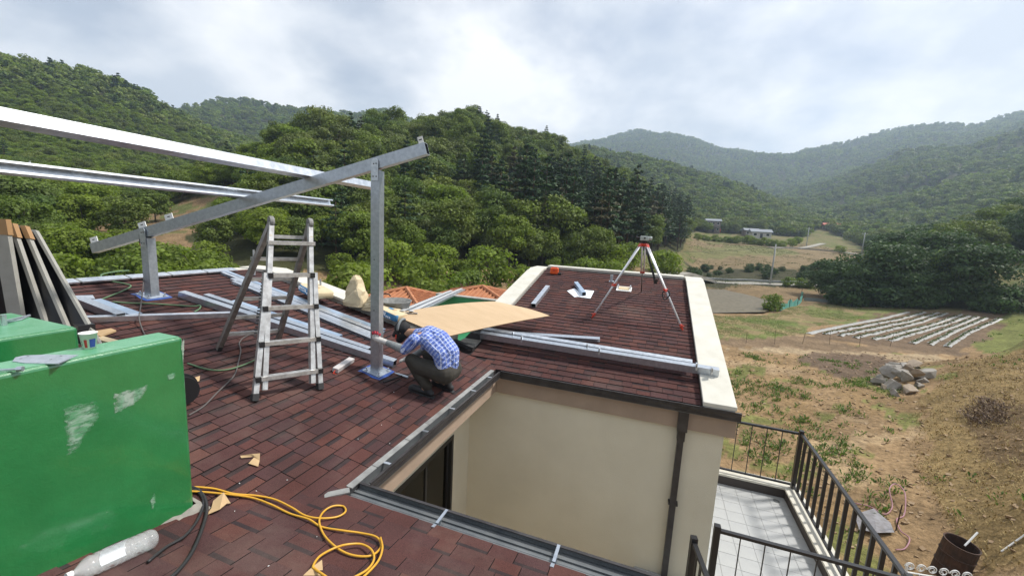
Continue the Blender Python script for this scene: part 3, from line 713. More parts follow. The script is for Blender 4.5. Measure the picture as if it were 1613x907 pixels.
# a tree counts as seen when its top clears the ground in front of it
def clears(x, y, z):
    f = np.linspace(0.25, 0.93, 12); ok = np.ones(len(x), bool)
    for t in f:
        hz = terr(x*t, y*t); ok &= (CAM[2]+(z-CAM[2])*t) > hz
    return ok
vis &= clears(X, Y, Zt+Hh*0.9)
score = np.where(vis, Hh/w_, 0)
ib = np.where(~pinez & vis)[0]; ib = ib[np.argsort(-score[ib])][:260]
ip = np.where(pinez & vis)[0]; ip = ip[np.argsort(-score[ip])][:200]
own = np.zeros(len(X), bool); own[ib] = True; own[ip] = True
BL = ['bushy green broadleaf tree standing in the wood on the hillside', 'bright green broadleaf tree standing in the wood on the hillside', 'dark green broadleaf tree in the clump by the striped field']
def plant(name, pr, x, y, z, s, label, cat, group, crown_name='crown', trunk_name='trunk', rot=None):
    root = thing(name, (x, y, z-0.1), label, cat, group); root.scale = (s, s, s*(0.92+0.16*rng.random())); root.rotation_euler = (0, 0, rng.random()*6.28 if rot is None else rot)
    for nm, me_ in ((crown_name, pr[0]), (trunk_name, pr[1])):
        c = bpy.data.objects.new(nm, me_); COL.objects.link(c); c.parent = root
    return root
for i in ib:
    right = px_[i] > 1300
    plant('broadleaf_tree', protos_d[var[i] % 3] if right and rng.random() < 0.72 else protos_b[var[i]], X[i], Y[i], Zt[i], scl[i], BL[2] if right else BL[1] if var[i] == 2 else BL[0], 'tree',
          'dark broadleaf trees by the striped field' if right else 'bright broadleaf trees on the wooded hillside' if var[i] == 2 else 'broadleaf trees on the wooded hillside')
for i in ip: plant('pine_tree', protos_p[var[i]], X[i], Y[i], Zt[i], scl[i], 'dark green pine with tiered branches on the wooded hillside', 'pine tree', 'pines on the wooded hillside')
var = np.where(~pinez & (px_ > 1300) & (rm < 200) & (nrng.random(len(X)) < 0.7), 9+var % 3, var)
rest = ~own & (clears(X, Y, Zt+Hh) | (rm < 130))
mids = [mid_proto(p) for p in protos_b]+[mid_proto(p) for p in protos_p]+[mid_proto(p) for p in protos_d]
scatter_stuff('woodland', np.stack([X, Y, Zt-0.2], 1)[rest], scl[rest], np.where(pinez, var+5, var)[rest], mids, 'mixed wood covering the middle hillsides')
T2 = jitter_ring(235, 470, lambda r: 4.9); T2 = T2[is_forest(T2[:, 0], T2[:, 1])]
T3 = jitter_ring(470, 1420, lambda r: 7.5+(r-470)/260)
T4 = np.concatenate([T2, T3]); X4, Y4 = T4[:, 1]*np.sin(T4[:, 0]), T4[:, 1]*np.cos(T4[:, 0]); Z4 = terr(X4, Y4)
k4 = clears(X4, Y4, Z4+9); X4, Y4, Z4, T4 = X4[k4], Y4[k4], Z4[k4], T4[k4]
fp = [far_proto('b', 400, leaf_b), far_proto('b', 401, leaf_b), far_proto('b', 402, leaf_b), far_proto('b', 403, leaf_l), far_proto('pine', 404, leaf_p), far_proto('pine', 405, leaf_p)]
patch = fbm(X4/60, Y4/60, 81, 3); u4 = nrng.random(len(X4))
idx4 = np.where(u4 < 0.05+patch*0.6, nrng.integers(4, 6, len(X4)), nrng.choice([0, 1, 2, 3], len(X4), p=[.3, .3, .28, .12]))
s4 = (0.6+0.55*nrng.random(len(X4)))*np.interp(T4[:, 1], [235, 400, 900], [0.72, 0.82, 1.12])
scatter_stuff('forest', np.stack([X4, Y4, Z4-0.3], 1), s4, idx4, fp, 'far forest covering the hazy mountain slopes')
print('trees', len(ib), len(ip), 'mid', int(rest.sum()), 'far', len(X4))

# ------------------------------------------------------------------ the house
XR, XL, YE, YB = 0.87, -2.95, 6.2, 11.5      # inner faces of the parapets
RX = -8.2                                    # left ridge
house = thing('house', (-1.0, 6.0, -5.5), 'two storey house with red shingle roof slopes draining into an open light well', 'house')
H_ = lambda mb, name, m, parent=None, smooth=False: mb.build(name, m, parent or house, smooth=smooth)

# three roof slopes, each a deck carrying its shingles
def deck(pts, zf, t=0.12):
    return MB().sheet([(x, y, zf(x, y)-0.006) for x, y in pts], t)
vN = NY+1.0
deckA = H_(deck([(AX,NY),(AX,BY),(AX-0.157,YE),(RX,YE),(RX,-1.0),(AX-vN,-1.0)], zA), 'roof_slope', [sh_edge])
deckN = H_(deck([(AX,NY),(AX-vN,-1.0),(1.3,-1.0),(1.3,NY)][::-1], zN), 'roof_slope', [sh_edge])
deckB = H_(deck([(AX,BY),(XR,BY),(XR,YB),(XL,YB),(XL,7.6),(-3.36,7.6),(-3.36,YE),(AX-0.157,YE)], zB), 'roof_slope', [sh_edge])
EXPO, GAP, BUTT = 0.150, 0.006, 0.013
WIDTHS = (0.15, 0.20, 0.25, 0.30, 0.36)
def shingle_mb(w, bandw):
    """one tab: x along the eave, y up the slope, z out; bandw = share of the top that is the dark shadow strip"""
    m = MB(); x0, x1 = GAP/2, w-GAP/2; y0, y1 = 0.0, EXPO+0.004; t0, t1 = BUTT, 0.002; tr = t0+(t1-t0)*0.68; yr = y0+(y1-y0)*0.68
    m.add([(x0,y0,t0),(x1,y0,t0),(x1,yr,tr),(x0,yr,tr)], [(0,1,2,3)], 0)
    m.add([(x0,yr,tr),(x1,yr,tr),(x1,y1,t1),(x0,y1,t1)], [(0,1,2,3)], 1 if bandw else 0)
    m.add([(x0,y0,-0.004),(x1,y0,-0.004),(x1,y0,t0),(x0,y0,t0)], [(0,1,2,3)], 2)
    m.add([(x0,y0,-0.004),(x0,y0,t0),(x0,y1,t1),(x0,y1,-0.004)], [(0,1,2,3)], 2)
    m.add([(x1,y0,-0.004),(x1,y1,-0.004),(x1,y1,t1),(x1,y0,t0)], [(0,1,2,3)], 2)
    return m
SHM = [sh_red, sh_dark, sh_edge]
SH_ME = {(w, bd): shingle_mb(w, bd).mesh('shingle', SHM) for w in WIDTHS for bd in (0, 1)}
SH_MB = {k: shingle_mb(*k) for k in SH_ME}
def clip(poly, planes):
    for a, b_, c in planes:           # keep a*u+b*v <= c
        out = []
        for i in range(len(poly)):
            p, q = poly[i], poly[(i+1) % len(poly)]; dp, dq = a*p[0]+b_*p[1]-c, a*q[0]+b_*q[1]-c
            if dp <= 0: out.append(p)
            if dp*dq < 0: t = dp/(dp-dq); out.append((p[0]+t*(q[0]-p[0]), p[1]+t*(q[1]-p[1])))
        poly = out
        if len(poly) < 3: return []
    return poly
def slope_tabs(O, U, V, u0, u1, v1, planes, seed):
    """courses of tabs; yields (matrix, width, band, whole, clipped polygon)"""
    rg = random.Random(seed); U, V = unit(U), unit(V); Nn = np.cross(U, V); out = []; v = 0.0; runs = 0; bd = 0
    while v < v1:
        u = u0-rg.random()*0.3
        while u < u1:
            w = rg.choice(WIDTHS)
            if bd == 0 and runs <= 0: w = rg.choice(WIDTHS[:3])
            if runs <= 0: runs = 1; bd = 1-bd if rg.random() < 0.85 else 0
            runs -= 1
            P = [(u, v), (u+w, v), (u+w, v+EXPO), (u, v+EXPO)]; Q = clip(P, planes)
            if len(Q) >= 3:
                whole = len(Q) == 4 and all(abs(a[0]-c[0])+abs(a[1]-c[1]) < 1e-6 for a, c in zip(Q, P))
                out.append((O+u*U+v*V, U, V, Nn, w, bd, whole, Q, (u, v)))
            u += w
        v += EXPO
    return out
ca_, cn_, cb_ = math.hypot(1, SA), math.hypot(1, SN), math.hypot(1, SB)
# u, v bounds: slope distance v = horizontal run * hypot(1, slope)
tabsA = slope_tabs(V3((AX, 0, 0)), (0, 1, 0), (-1, 0, SA), -1.0, YE, 5.86*ca_, [(0, 1, 5.86*ca_), (1, 0, YE), (-1, 0, 1.0), (-1, -1/ca_, -NY), (1, -(SA/SB)/ca_, BY)], 3)
tabsN = slope_tabs(V3((0, NY, 0)), (1, 0, 0), (0, -1, SN), AX-vN, 1.3, 3.4*cn_, [(0, 1, 3.4*cn_), (1, 0, 1.3), (-1, -1/cn_, -AX)], 4)
# (the far slope runs up and away from the eave)
tabsB = slope_tabs(V3((0, BY, 0)), (1, 0, 0), (0, 1, SB), XL, XR, (YB-BY)*cb_, [(0, 1, (YB-BY)*cb_), (1, 0, XR), (-1, 0, -XL)], 5)
tabsB = [t for t in tabsB if not (t[0][0] < AX-0.3 and t[0][1] < YE+0.05)]
# tabs on the near slope have their local frame turned: u along +X, v towards -Y, so the outward normal needs (V x U)
cand = []
for deck_, tabs in ((deckA, tabsA), (deckN, tabsN), (deckB, tabsB)):
    for t in tabs:
        c = t[0]+t[1]*t[4]/2; x, y, w = proj(c)
        if t[6] and 296 < x < 1180 and y < 915 and w > 0.5 and not (x < 310 and y > 520): cand.append((w, id(t)))
cand.sort(); pick = {i for _, i in cand[:290]}
shingle_n = 0
for deck_, tabs in ((deckA, tabsA), (deckN, tabsN), (deckB, tabsB)):
    fld = MB(); tones = []
    for t in tabs:
        O, U, V, Nn, w, bd, whole, Q, (u, v) = t
        flip = Nn[2] < 0; Nn2 = -Nn if flip else Nn
        lift = rng.random()*0.003
        if id(t) in pick:
            ob = bpy.data.objects.new('shingle', SH_ME[(w, bd)]); COL.objects.link(ob); ob.parent = deck_
            # keep a right-handed frame: turn the tab round when u x v points down
            if flip: U2, O2 = -U, O+U*w
            else: U2, O2 = U, O
            o = O2-root_loc(house)+Nn2*lift
            ob.matrix_basis = Matrix(((U2[0], V[0], Nn2[0], o[0]), (U2[1], V[1], Nn2[1], o[1]), (U2[2], V[2], Nn2[2], o[2]), (0, 0, 0, 1)))
            continue
        tone = rng.random()
        if whole:
            src = SH_MB[(w, bd)]; P = [O+p[0]*U+p[1]*V+(p[2]+lift)*Nn2 for p in src.v]
            fs = [f[::-1] for f in src.f] if flip else src.f
            o0 = len(fld.v); fld.v += [tuple(p) for p in P]; fld.f += [tuple(o0+i for i in f) for f in fs]; fld.m += src.m; tones += [tone]*len(fs)
        else:
            h = lambda q: BUTT+(0.002-BUTT)*(q[1]-v)/EXPO
            P = [O+(q[0]-u)*U+(q[1]-v)*V+h(q)*Nn2 for q in Q]; B_ = [O+(q[0]-u)*U+(q[1]-v)*V-0.004*Nn2 for q in Q]; k = len(Q)
            fs = [tuple(range(k))]+[(k+i, k+(i+1) % k, (i+1) % k, i) for i in range(k)]
            if flip: fs = [f[::-1] for f in fs]
            fld.add(P+B_, fs, 2); fld.m[-len(fs)] = 0; tones += [tone]*len(fs)
    ob = fld.build('shingle_courses', SHM, deck_); tag(ob, kind='stuff')
    a = ob.data.attributes.new('tone', 'FLOAT', 'FACE')
    if len(ob.data.polygons) == len(tones): a.data.foreach_set('value', tones)

# parapets: profile swept as boxes with a coping cap
def parapet(pp, width_dir, w, base, name='parapet'):
    """pp = points along the inner top edge; solid down to base; coping 6 cm thick and 2 cm proud"""
    wd = V3(width_dir)*w; b = MB(); c = MB()
    pts = [V3(p) for p in pp]
    for p, q in zip(pts[:-1], pts[1:]):
        ins = V3(width_dir)*0.02
        P = [p+ins, q+ins, q+wd-ins, p+wd-ins]; D = [V3((x[0], x[1], base)) for x in P]; T = [x-V3((0, 0, 0.055)) for x in P]
        b.add(D+T, [(3,2,1,0),(4,5,6,7),(0,1,5,4),(1,2,6,5),(2,3,7,6),(3,0,4,7)])
    k = len(pts); top = pts+[p+wd for p in pts]; bot = [p-V3((0, 0, 0.06)) for p in top]
    fs = []
    for i in range(k-1):
        fs += [(i, i+1, k+i+1, k+i), (2*k+i, 3*k+i, 3*k+i+1, 2*k+i+1), (i, 2*k+i, 2*k+i+1, i+1), (k+i, k+i+1, 3*k+i+1, 3*k+i)]
    fs += [(0, k, 3*k, 2*k), (k-1, 3*k-1, 4*k-1, 2*k-1)]
    c.add(top+bot, fs)
    par = H_(b, name, [parapet_in]); cp_ = c.build('coping', [coping], par)
    bm = bmesh.new(); bm.from_mesh(cp_.data); bmesh.ops.recalc_face_normals(bm, faces=bm.faces); bm.to_mesh(cp_.data); bm.free()
    bevel(cp_, 0.008); return par
ph = 0.13
def runY(x, y0, y1, flat, n=7): 
    ys = list(np.linspace(y0, flat, n))+[flat+0.12, flat+0.3, y1]
    return [(x, y, (zB(x, min(y, flat+0.20))-(0.02 if flat < y < flat+0.29 else 0))+ph) for y in ys]
parapet(runY(XR, 5.96, YB+0.42, 11.1), (1, 0, 0), 0.43, -0.03)
parapet(runY(XL, 7.55, YB+0.42, 10.9), (-1, 0, 0), 0.42, -0.6)
parapet([(XL+0.02, YB, zB(0, 11.3)+0.15), (XR-0.02, YB, zB(0, 11.3)+0.15)], (0, 1, 0), 0.40, -0.6)
parapet([(x, YE, zA(max(x, -7.7), 0)+ph) for x in (-8.55, -8.2, -7.9, -7.7, -7.4, -6, -4.5, XL-0.42)], (0, 1, 0), 0.47, -0.6)
parapet([(RX, y, zA(-7.7, 0)+0.11) for y in (-1.0, 2.6, 6.17)], (-1, 0, 0), 0.36, -0.6)
H_(MB().box((-3.36, YE+0.45, -0.6), (-3.0, 7.54, 0.20)), 'parapet', [parapet_in])
fl = MB()
y = 0.4
while y < 5.2:
    fl.obox((RX+0.10, y+0.29, zA(RX+0.1, 0)+0.055), (0, 1, 0), (-1, 0, SA), (SA, 0, 1), 0.285, 0.09, 0.012); y += 0.6
H_(fl, 'ridge_flashing', [galv2])

# walls
zb_, zt_ = -5.6, -0.37
WA0, WA1, WZ0, WZ1 = 3.89, 5.48, -3.25, -1.0
m = MB(); xo, xi = -2.8, -3.05
m.box((xi, 1.9, zb_), (xo, WA0, zt_)); m.box((xi, WA1, zb_), (xo, 6.1, zt_)); m.box((xi, WA0, WZ1), (xo, WA1, zt_)); m.box((xi, WA0, zb_), (xo, WA1, WZ0))
H_(m, 'wall', [stucco])
H_(MB().box((-3.05, 6.102, zb_), (1.21, 6.35, zt_+0.25)), 'wall', [stucco])
H_(MB().box((0.96, 6.352, zb_), (1.208, 11.75, zt_+0.25)), 'wall', [stucco])
H_(MB().box((-8.5, 6.3, zb_), (-3.052, 6.62, -0.62)), 'wall', [stucco])
H_(MB().box((-8.5, -1.0, zb_), (-8.25, 6.29, -0.62)), 'wall', [stucco])
H_(MB().box((-3.3, 6.622, zb_), (-3.052, 11.75, -0.62)), 'wall', [stucco])
H_(MB().box((-3.05, 11.5, zb_), (0.958, 11.75, -0.62)), 'wall', [stucco])
H_(MB().box((-8.2, 1.6, zb_), (1.3, 1.88, -0.6)), 'wall', [stucco])
# fascia bands and soffits under the eaves
H_(MB().box((-2.42, 2.2, -0.37), (-2.30, 6.04, -0.092)).box((-2.80, 2.2, -0.366), (-2.42, 6.04, -0.33)), 'fascia', [fascia])
H_(MB().box((-2.418, 6.042, -0.385), (1.335, 6.10, -0.10)).box((1.212, 6.10, -0.385), (1.335, 11.6, -0.10)), 'fascia', [fascia])
H_(MB().box((-2.0, 2.30, -0.40), (1.3, 2.42, -0.10)), 'fascia', [fascia])
# gutters: trough of bent sheet with ribs and strap brackets
def trough(axis, lo, hi, in_, out, zbot, zin, zout, face):
    g = MB(); t = 0.006
    def bx(a0, a1, z0, z1, mi=0, ext=0.0):
        if axis == 'y': g.box((min(a0, a1), lo-ext, z0), (max(a0, a1), hi+ext, z1), mi)
        else: g.box((lo-ext, min(a0, a1), z0), (hi+ext, max(a0, a1), z1), mi)
    s = 1 if out > in_ else -1
    bx(in_, in_+s*t, zbot+t, zin, 1); bx(in_, out, zbot, zbot+t, 1); bx(out-s*t, out, zbot+t, zout)
    bx(out-s*0.022, out+s*0.004, zout, zout+0.008)                                    # rolled lip
    for k, f in ((0.30, 0.010), (0.55, 0.014), (0.78, 0.008)): bx(in_+(out-in_)*k, in_+(out-in_)*(k+0.12), zbot+t, zbot+t+f, 1)
    bx(out, out+s*0.008, zbot+0.018, zbot+0.034); bx(out, out+s*0.008, zout-0.036, zout-0.020)
    return H_(g, 'gutter', [gutterm, gutter_in])
gA = trough('y', 2.72, 5.935, -2.325, -2.205, -0.085, 0.005, 0.02, 1)
gB = trough('x', -2.202, 1.36, 6.055, 5.945, -0.095, 0.0, 0.025, 1)
gC = trough('x', -2.32, 1.30, 2.535, 2.715, -0.050, 0.0, 0.004, 1)
H_(MB().box((-2.31, 2.700, -0.043), (1.29, 2.7085, -0.002)).box((-2.31, 2.694, -0.030), (1.29, 2.6995, -0.018)).box((-2.31, 2.542, -0.0425), (1.29, 2.60, -0.036)).box((-2.31, 2.64, -0.0425), (1.29, 2.67, -0.034)), 'gutter_lining', [gutter_in], gC)
H_(MB().box((1.34, 5.95, -0.10), (1.36, 6.05, 0.0)), 'gutter_end', [gutterm], gB)
H_(MB().box((-2.335, 2.53, -0.08), (-2.322, 2.72, 0.012)), 'gutter_end', [rubber], gC)
for x in (-1.42, -0.46, 0.5):
    b_ = MB(); b_.obox((x, 2.625, 0.012), (1, 0, 0), (0, 1, 0), (0, 0, 1), 0.012, 0.085, 0.003); b_.obox((x, 2.50, 0.02), (1, 0, 0), (0, 1, -SN), (0, SN, 1), 0.013, 0.022, 0.003); b_.obox((x, 2.585, -0.02), (1, 0, 0), (0, 0.5, 1), (0, 1, -0.5), 0.014, 0.03, 0.003)
    H_(b_, 'bracket', [galv], gC)
for yy in (3.05, 3.75, 4.4, 5.05, 5.65):
    H_(MB().obox((-2.27, yy, 0.016), (0, 1, 0), (1, 0, 0), (0, 0, 1), 0.015, 0.055, 0.003), 'bracket', [galv2], gA)
f_ = MB(); yy = 2.60
while yy < 5.9:
    L_ = 0.30+0.5*rng.random(); L_ = min(L_, 5.95-yy); dz = 0.004*rng.random()
    f_.obox((AX-0.015, yy+L_/2, 0.018+dz), (0, 1, 0.012*(rng.random()-0.5)), (-1, 0, SA*0.4), (SA, 0, 1), L_/2-0.004, 0.033, 0.006); yy += L_
f_.obox((AX-0.05, 2.50, 0.024), (1, 1, 0), (-1, 1, 0), (0, 0, 1), 0.10, 0.035, 0.006)
H_(f_, 'eave_flashing', [flash])
# downpipe
dp = MB(); dp.box((0.60, 6.005, -5.5), (0.685, 6.09, -0.55)); H1 = H_(dp, 'downpipe', [gutterm])
h_ = MB(); h_.box((0.575, 5.955, -0.40), (0.71, 6.035, -0.10)); h_.box((0.59, 5.99, -0.56), (0.695, 6.099, -0.40)); H_(h_, 'rainwater_head', [gutterm], H1)
for z in (-1.6, -3.2): H_(MB().box((0.575, 6.0, z), (0.71, 6.1, z+0.03)), 'pipe_clip', [gutterm], H1)
# sliding window in the shaded well
w_ = MB(); X0, X1 = -2.87, -2.785
w_.box((X0, WA0, WZ1-0.06), (X1, WA1, WZ1)); w_.box((X0, WA0, WZ0), (X1, WA1, WZ0+0.06)); w_.box((X0, WA0, WZ0+0.06), (X1, WA0+0.06, WZ1-0.06)); w_.box((X0, WA1-0.06, WZ0+0.06), (X1, WA1, WZ1-0.06))
win = H_(w_, 'window', [winframe])
ym = (WA0+WA1)/2
for a, b_, xx in ((WA0+0.06, ym+0.03, -2.83), (ym-0.03, WA1-0.06, -2.86)):
    s_ = MB(); s_.box((xx-0.02, a, WZ0+0.06), (xx+0.02, a+0.05, WZ1-0.06)); s_.box((xx-0.02, b_-0.05, WZ0+0.06), (xx+0.02, b_, WZ1-0.06)); s_.box((xx-0.02, a+0.05, WZ1-0.11), (xx+0.02, b_-0.05, WZ1-0.06)); s_.box((xx-0.02, a+0.05, WZ0+0.06), (xx+0.02, b_-0.05, WZ0+0.11))
    H_(s_, 'sash', [winframe], win)
    g_ = MB(); ys = np.linspace(a+0.05, b_-0.05, 25)
    for i in range(24): g_.add([(xx-0.10+0.02*(i % 2), ys[i], WZ0), (xx-0.10+0.02*((i+1) % 2), ys[i+1], WZ0), (xx-0.10+0.02*((i+1) % 2), ys[i+1], WZ1), (xx-0.10+0.02*(i % 2), ys[i], WZ1)], [(0,1,2,3)])
    H_(g_, 'curtain', [curtain], win)
glz = bpy.data.materials.new('window_glass'); glz.use_nodes = True
_n = glz.node_tree.nodes; _l = glz.node_tree.links; _g = _n.new('ShaderNodeBsdfGlossy'); _g.inputs['Roughness'].default_value = 0.03; _t = _n.new('ShaderNodeBsdfTransparent'); _t.inputs['Color'].default_value = (0.42, 0.43, 0.43, 1)
_f = _n.new('ShaderNodeFresnel'); _m = _n.new('ShaderNodeMixShader'); _l.new(_f.outputs[0], _m.inputs[0]); _l.new(_t.outputs[0], _m.inputs[1]); _l.new(_g.outputs[0], _m.inputs[2]); _l.new(_m.outputs[0], _n['Material Output'].inputs[0])
for a, b_, xx in ((WA0+0.06, ym+0.03, -2.83), (ym-0.03, WA1-0.06, -2.86)):
    H_(MB().box((xx-0.004, a+0.05, WZ0+0.11), (xx+0.004, b_-0.05, WZ1-0.11)), 'pane', [glz], win)
# terrace: slab, kerb, tiles
TZ = -2.85
H_(MB().box((1.21, 5.0, TZ-0.25), (3.30, 9.38, TZ-0.012)).box((0.2, 4.2, TZ-0.25), (1.208, 6.098, TZ-0.012)), 'terrace_slab', [grout])
H_(MB().box((3.05, 5.0, TZ-0.6), (3.33, 9.38, TZ-0.26)).box((1.21, 9.10, TZ-0.6), (3.05, 9.38, TZ-0.26)), 'terrace_edge', [stucco])
kb = H_(MB().box((3.06, 4.6, TZ-0.012), (3.30, 9.38, -2.66)).box((1.212, 9.12, TZ-0.012), (3.06, 9.38, -2.66)), 'kerb', [dark_skirt])
H_(MB().box((3.035, 4.6, -2.66), (3.32, 9.40, -2.62)).box((1.212, 9.10, -2.66), (3.035, 9.40, -2.62)), 'kerb_cap', [coping], kb)
terr_floor = H_(MB().box((1.212, 5.0, TZ-0.012), (3.055, 9.11, TZ-0.006)), 'terrace_floor', [grout])
tm = MB().box((0.003, 0.003, 0), (0.302, 0.302, 0.008)).mesh('floor_tile', [tile])
for i in range(6):
    for j in range(14):
        o = bpy.data.objects.new('floor_tile', tm); COL.objects.link(o); o.parent = terr_floor
        o.location = tuple(V3((1.214+i*0.305, 9.11-(j+1)*0.305, TZ-0.006+0.001*rng.random()))-root_loc(house))
H_(MB().lathe([(0.055, 0), (0.06, 0.006), (0.05, 0.008), (0.04, 0.004), (0.001, 0.004)], (2.87, 8.93, TZ+0.003), n=16), 'floor_drain', [gutter_in], terr_floor)

# railings
def railing(a, b_, ztop, zbot, step, barw, bard, label, group=None, posts=(1, 1)):
    a, b_ = V3(a), V3(b_); d = unit(b_-a); L_ = np.linalg.norm(b_-a); s = np.cross(d, [0, 0, 1.0])
    r = thing('railing', (*((a+b_)/2)[:2], zbot-0.05), label, 'railing', group)
    zv = lambda p, z: V3((p[0], p[1], z))
    MB().bar(zv(a, ztop-0.02), zv(b_, ztop-0.02), 0.055, 0.04).build('top_rail', [railm], r)
    MB().bar(zv(a, zbot+0.02), zv(b_, zbot+0.02), 0.04, 0.035).build('bottom_rail', [railm], r)
    for e, p in zip(posts, (a, b_)):
        if e: MB().bar(zv(p, zbot-0.05), zv(p, ztop+0.05), 0.075, 0.075, up=d).build('post', [railm], r)
    n = int(L_/step); me_ = None
    for i in range(1, n):
        p = a+d*L_*i/n
        if me_ is None: me_ = MB().bar((0, 0, zbot+0.038), (0, 0, ztop-0.042), bard, barw, up=d).mesh('baluster', [railm])
        o = bpy.data.objects.new('baluster', me_); COL.objects.link(o); o.parent = r; o.location = (p[0]-r.location[0], p[1]-r.location[1], -r.location[2])
    return r
railing((3.19, 9.17, 0), (3.16, 5.46, 0), -1.4, -2.56, 0.265, 0.030, 0.050, 'long black railing of broad flat bars on the outer kerb of the terrace', None, (1, 1))
railing((1.23, 9.21, 0), (3.14, 9.17, 0), -1.4, -2.56, 0.27, 0.014, 0.014, 'black railing with thin widely spaced bars at the far end of the terrace', None, (0, 0))
railing((1.15, 5.45, 0), (3.11, 5.46, 0), -1.4, -2.72, 0.27, 0.012, 0.012, 'black railing with thin bars closing the near end of the terrace', None, (1, 0))
railing((0.84, 5.12, 0), (0.98, 4.35, 0), -1.42, -2.72, 0.135, 0.045, 0.016, 'short black railing beside the cream wall below the downpipe', None, (1, 1))

# green waterproofed flat roof behind, with tiled annex roofs beyond it
dk = thing('flat_roof', (-6.2, 9.8, -5.5), 'lower green painted flat roof behind the shingle roof', 'flat roof')
UZ = float(ony(745, 470.5, 10.6)[2]); UX = float(ony(686, 466, 10.6)[0])
MB().box((UX, 6.67, -5.5), (-3.4, 10.8, -0.55)).build('slab', [stucco], dk)
MB().box((UX+0.02, 8.3, -0.55), (-3.42, 10.61, -0.53)).build('deck', [tarp_green], dk)
MB().box((UX+0.01, 10.62, -0.549), (-3.4, 10.78, UZ)).build('upstand', [tarp_green], dk)
MB().box((UX, 10.60, UZ), (-3.38, 10.81, UZ+0.03)).build('coping', [parapet_in], dk)
def tiled_roof(cx_, cy_, zp, hw, hd, drop, label):
    r = thing('annex_building', (cx_, cy_, -5.5), label, 'building')
    MB().box((cx_-hw+0.3, cy_-hd+0.3, -5.5), (cx_+hw-0.3, cy_+hd-0.3, zp-drop+0.02)).build('wall', [stucco], r)
    P = V3((cx_, cy_, zp)); C4 = [V3((cx_+a*hw, cy_+b_*hd, zp-drop)) for a, b_ in ((-1,-1),(1,-1),(1,1),(-1,1))]
    m = MB()
    for k in range(4): m.add([C4[k], C4[(k+1) % 4], P], [(0,1,2)])
    m.add([p for p in C4], [(3,2,1,0)])
    rf = m.build('roof', [tile_orange], r)
    for k in range(4):
        a, b_ = C4[k], C4[(k+1) % 4]; n = int(np.linalg.norm(b_-a)/0.20); t = MB()
        for i in range(n+1):
            f = i/n; s_ = a+(b_-a)*f; g = 1-abs(2*f-1); e = s_+(P-(a+b_)/2)*g
            if g > 0.05: t.tube([s_+V3((0, 0, 0.02)), e+V3((0, 0, 0.02))], 0.038, 6)
        tag(t.build('roof_tiles', [tile_orange], rf), kind='stuff')
    for k in range(4): MB().tube([C4[k]+V3((0, 0, 0.03)), P+V3((0, 0, 0.05))], 0.08, 6).build('hip_cap', [tile_orange], rf)
q1 = onz(640, 455, -0.25); q2 = onz(766, 453, -0.2)
tiled_roof(q1[0], q1[1], -0.25, 1.9, 1.7, 0.55, 'small hip roof of orange clay tiles beyond the flat roof, next to the bucket')
tiled_roof(q2[0]-0.2, q2[1], -0.2, 2.5, 1.8, 0.6, 'larger hip roof of orange clay tiles beyond the flat roof, next to the pale parapet')

# green painted masonry pieces by the camera, parts with chipped paint
def green_paint():
    m, N, Lk, b = nodes_of('green_gloss_paint')
    b.inputs['Roughness'].default_value = 0.32; b.inputs['Specular IOR Level'].default_value = 0.6; b.inputs['Coat Weight'].default_value = 1.0; b.inputs['Coat Roughness'].default_value = 0.12; b.inputs['Coat IOR'].default_value = 1.7
    t = N.new('ShaderNodeTexCoord')
    def noise(s, d, st=None):
        n = N.new('ShaderNodeTexNoise'); n.inputs['Scale'].default_value = s; n.inputs['Detail'].default_value = d; n.inputs['Roughness'].default_value = 0.65
        src = t.outputs['Object']
        if st: mp = N.new('ShaderNodeMapping'); mp.inputs['Scale'].default_value = st; Lk.new(src, mp.inputs[0]); src = mp.outputs[0]
        Lk.new(src, n.inputs['Vector']); return n
    n1 = noise(3.5, 6); r = N.new('ShaderNodeValToRGB'); r.color_ramp.elements[0].position = 0.35; r.color_ramp.elements[1].position = 0.65
    r.color_ramp.elements[0].color = (0.011, 0.165, 0.043, 1); r.color_ramp.elements[1].color = (0.018, 0.205, 0.057, 1); Lk.new(n1.outputs['Fac'], r.inputs[0])
    n3 = noise(11, 7, (1, 1, 0.6)); r3 = N.new('ShaderNodeValToRGB'); r3.color_ramp.elements[0].position = 0.66; r3.color_ramp.elements[1].position = 0.74
    r3.color_ramp.elements[0].color = (0, 0, 0, 1); r3.color_ramp.elements[1].color = (0.45, 0.45, 0.45, 1); Lk.new(n3.outputs['Fac'], r3.inputs[0])
    mx = N.new('ShaderNodeMix'); mx.data_type = 'RGBA'; Lk.new(r3.outputs[0], mx.inputs[0]); Lk.new(r.outputs[0], mx.inputs[6]); mx.inputs[7].default_value = (0.05, 0.27, 0.10, 1)
    Lk.new(mx.outputs[2], b.inputs['Base Color'])
    n2 = noise(45, 4); bp = N.new('ShaderNodeBump'); bp.inputs['Strength'].default_value = 0.28; bp.inputs['Distance'].default_value = 0.01; Lk.new(n2.outputs['Fac'], bp.inputs['Height']); Lk.new(bp.outputs[0], b.inputs['Normal'])
    return m
greenp = green_paint()
patchm = mat('pale_green_patch', (0.34, 0.50, 0.38), 0.5, 0, (0.12, 0.34, 0.17), 26, 6, 0.2, 60, (1, 0.5, 1.6), lo=0.40, hi=0.56)
patchm2 = mat('whitish_patch', (0.42, 0.52, 0.44), 0.5, 0, (0.20, 0.40, 0.25), 18, 6, 0.2, 60, (1, 1, 0.4), lo=0.45, hi=0.62)
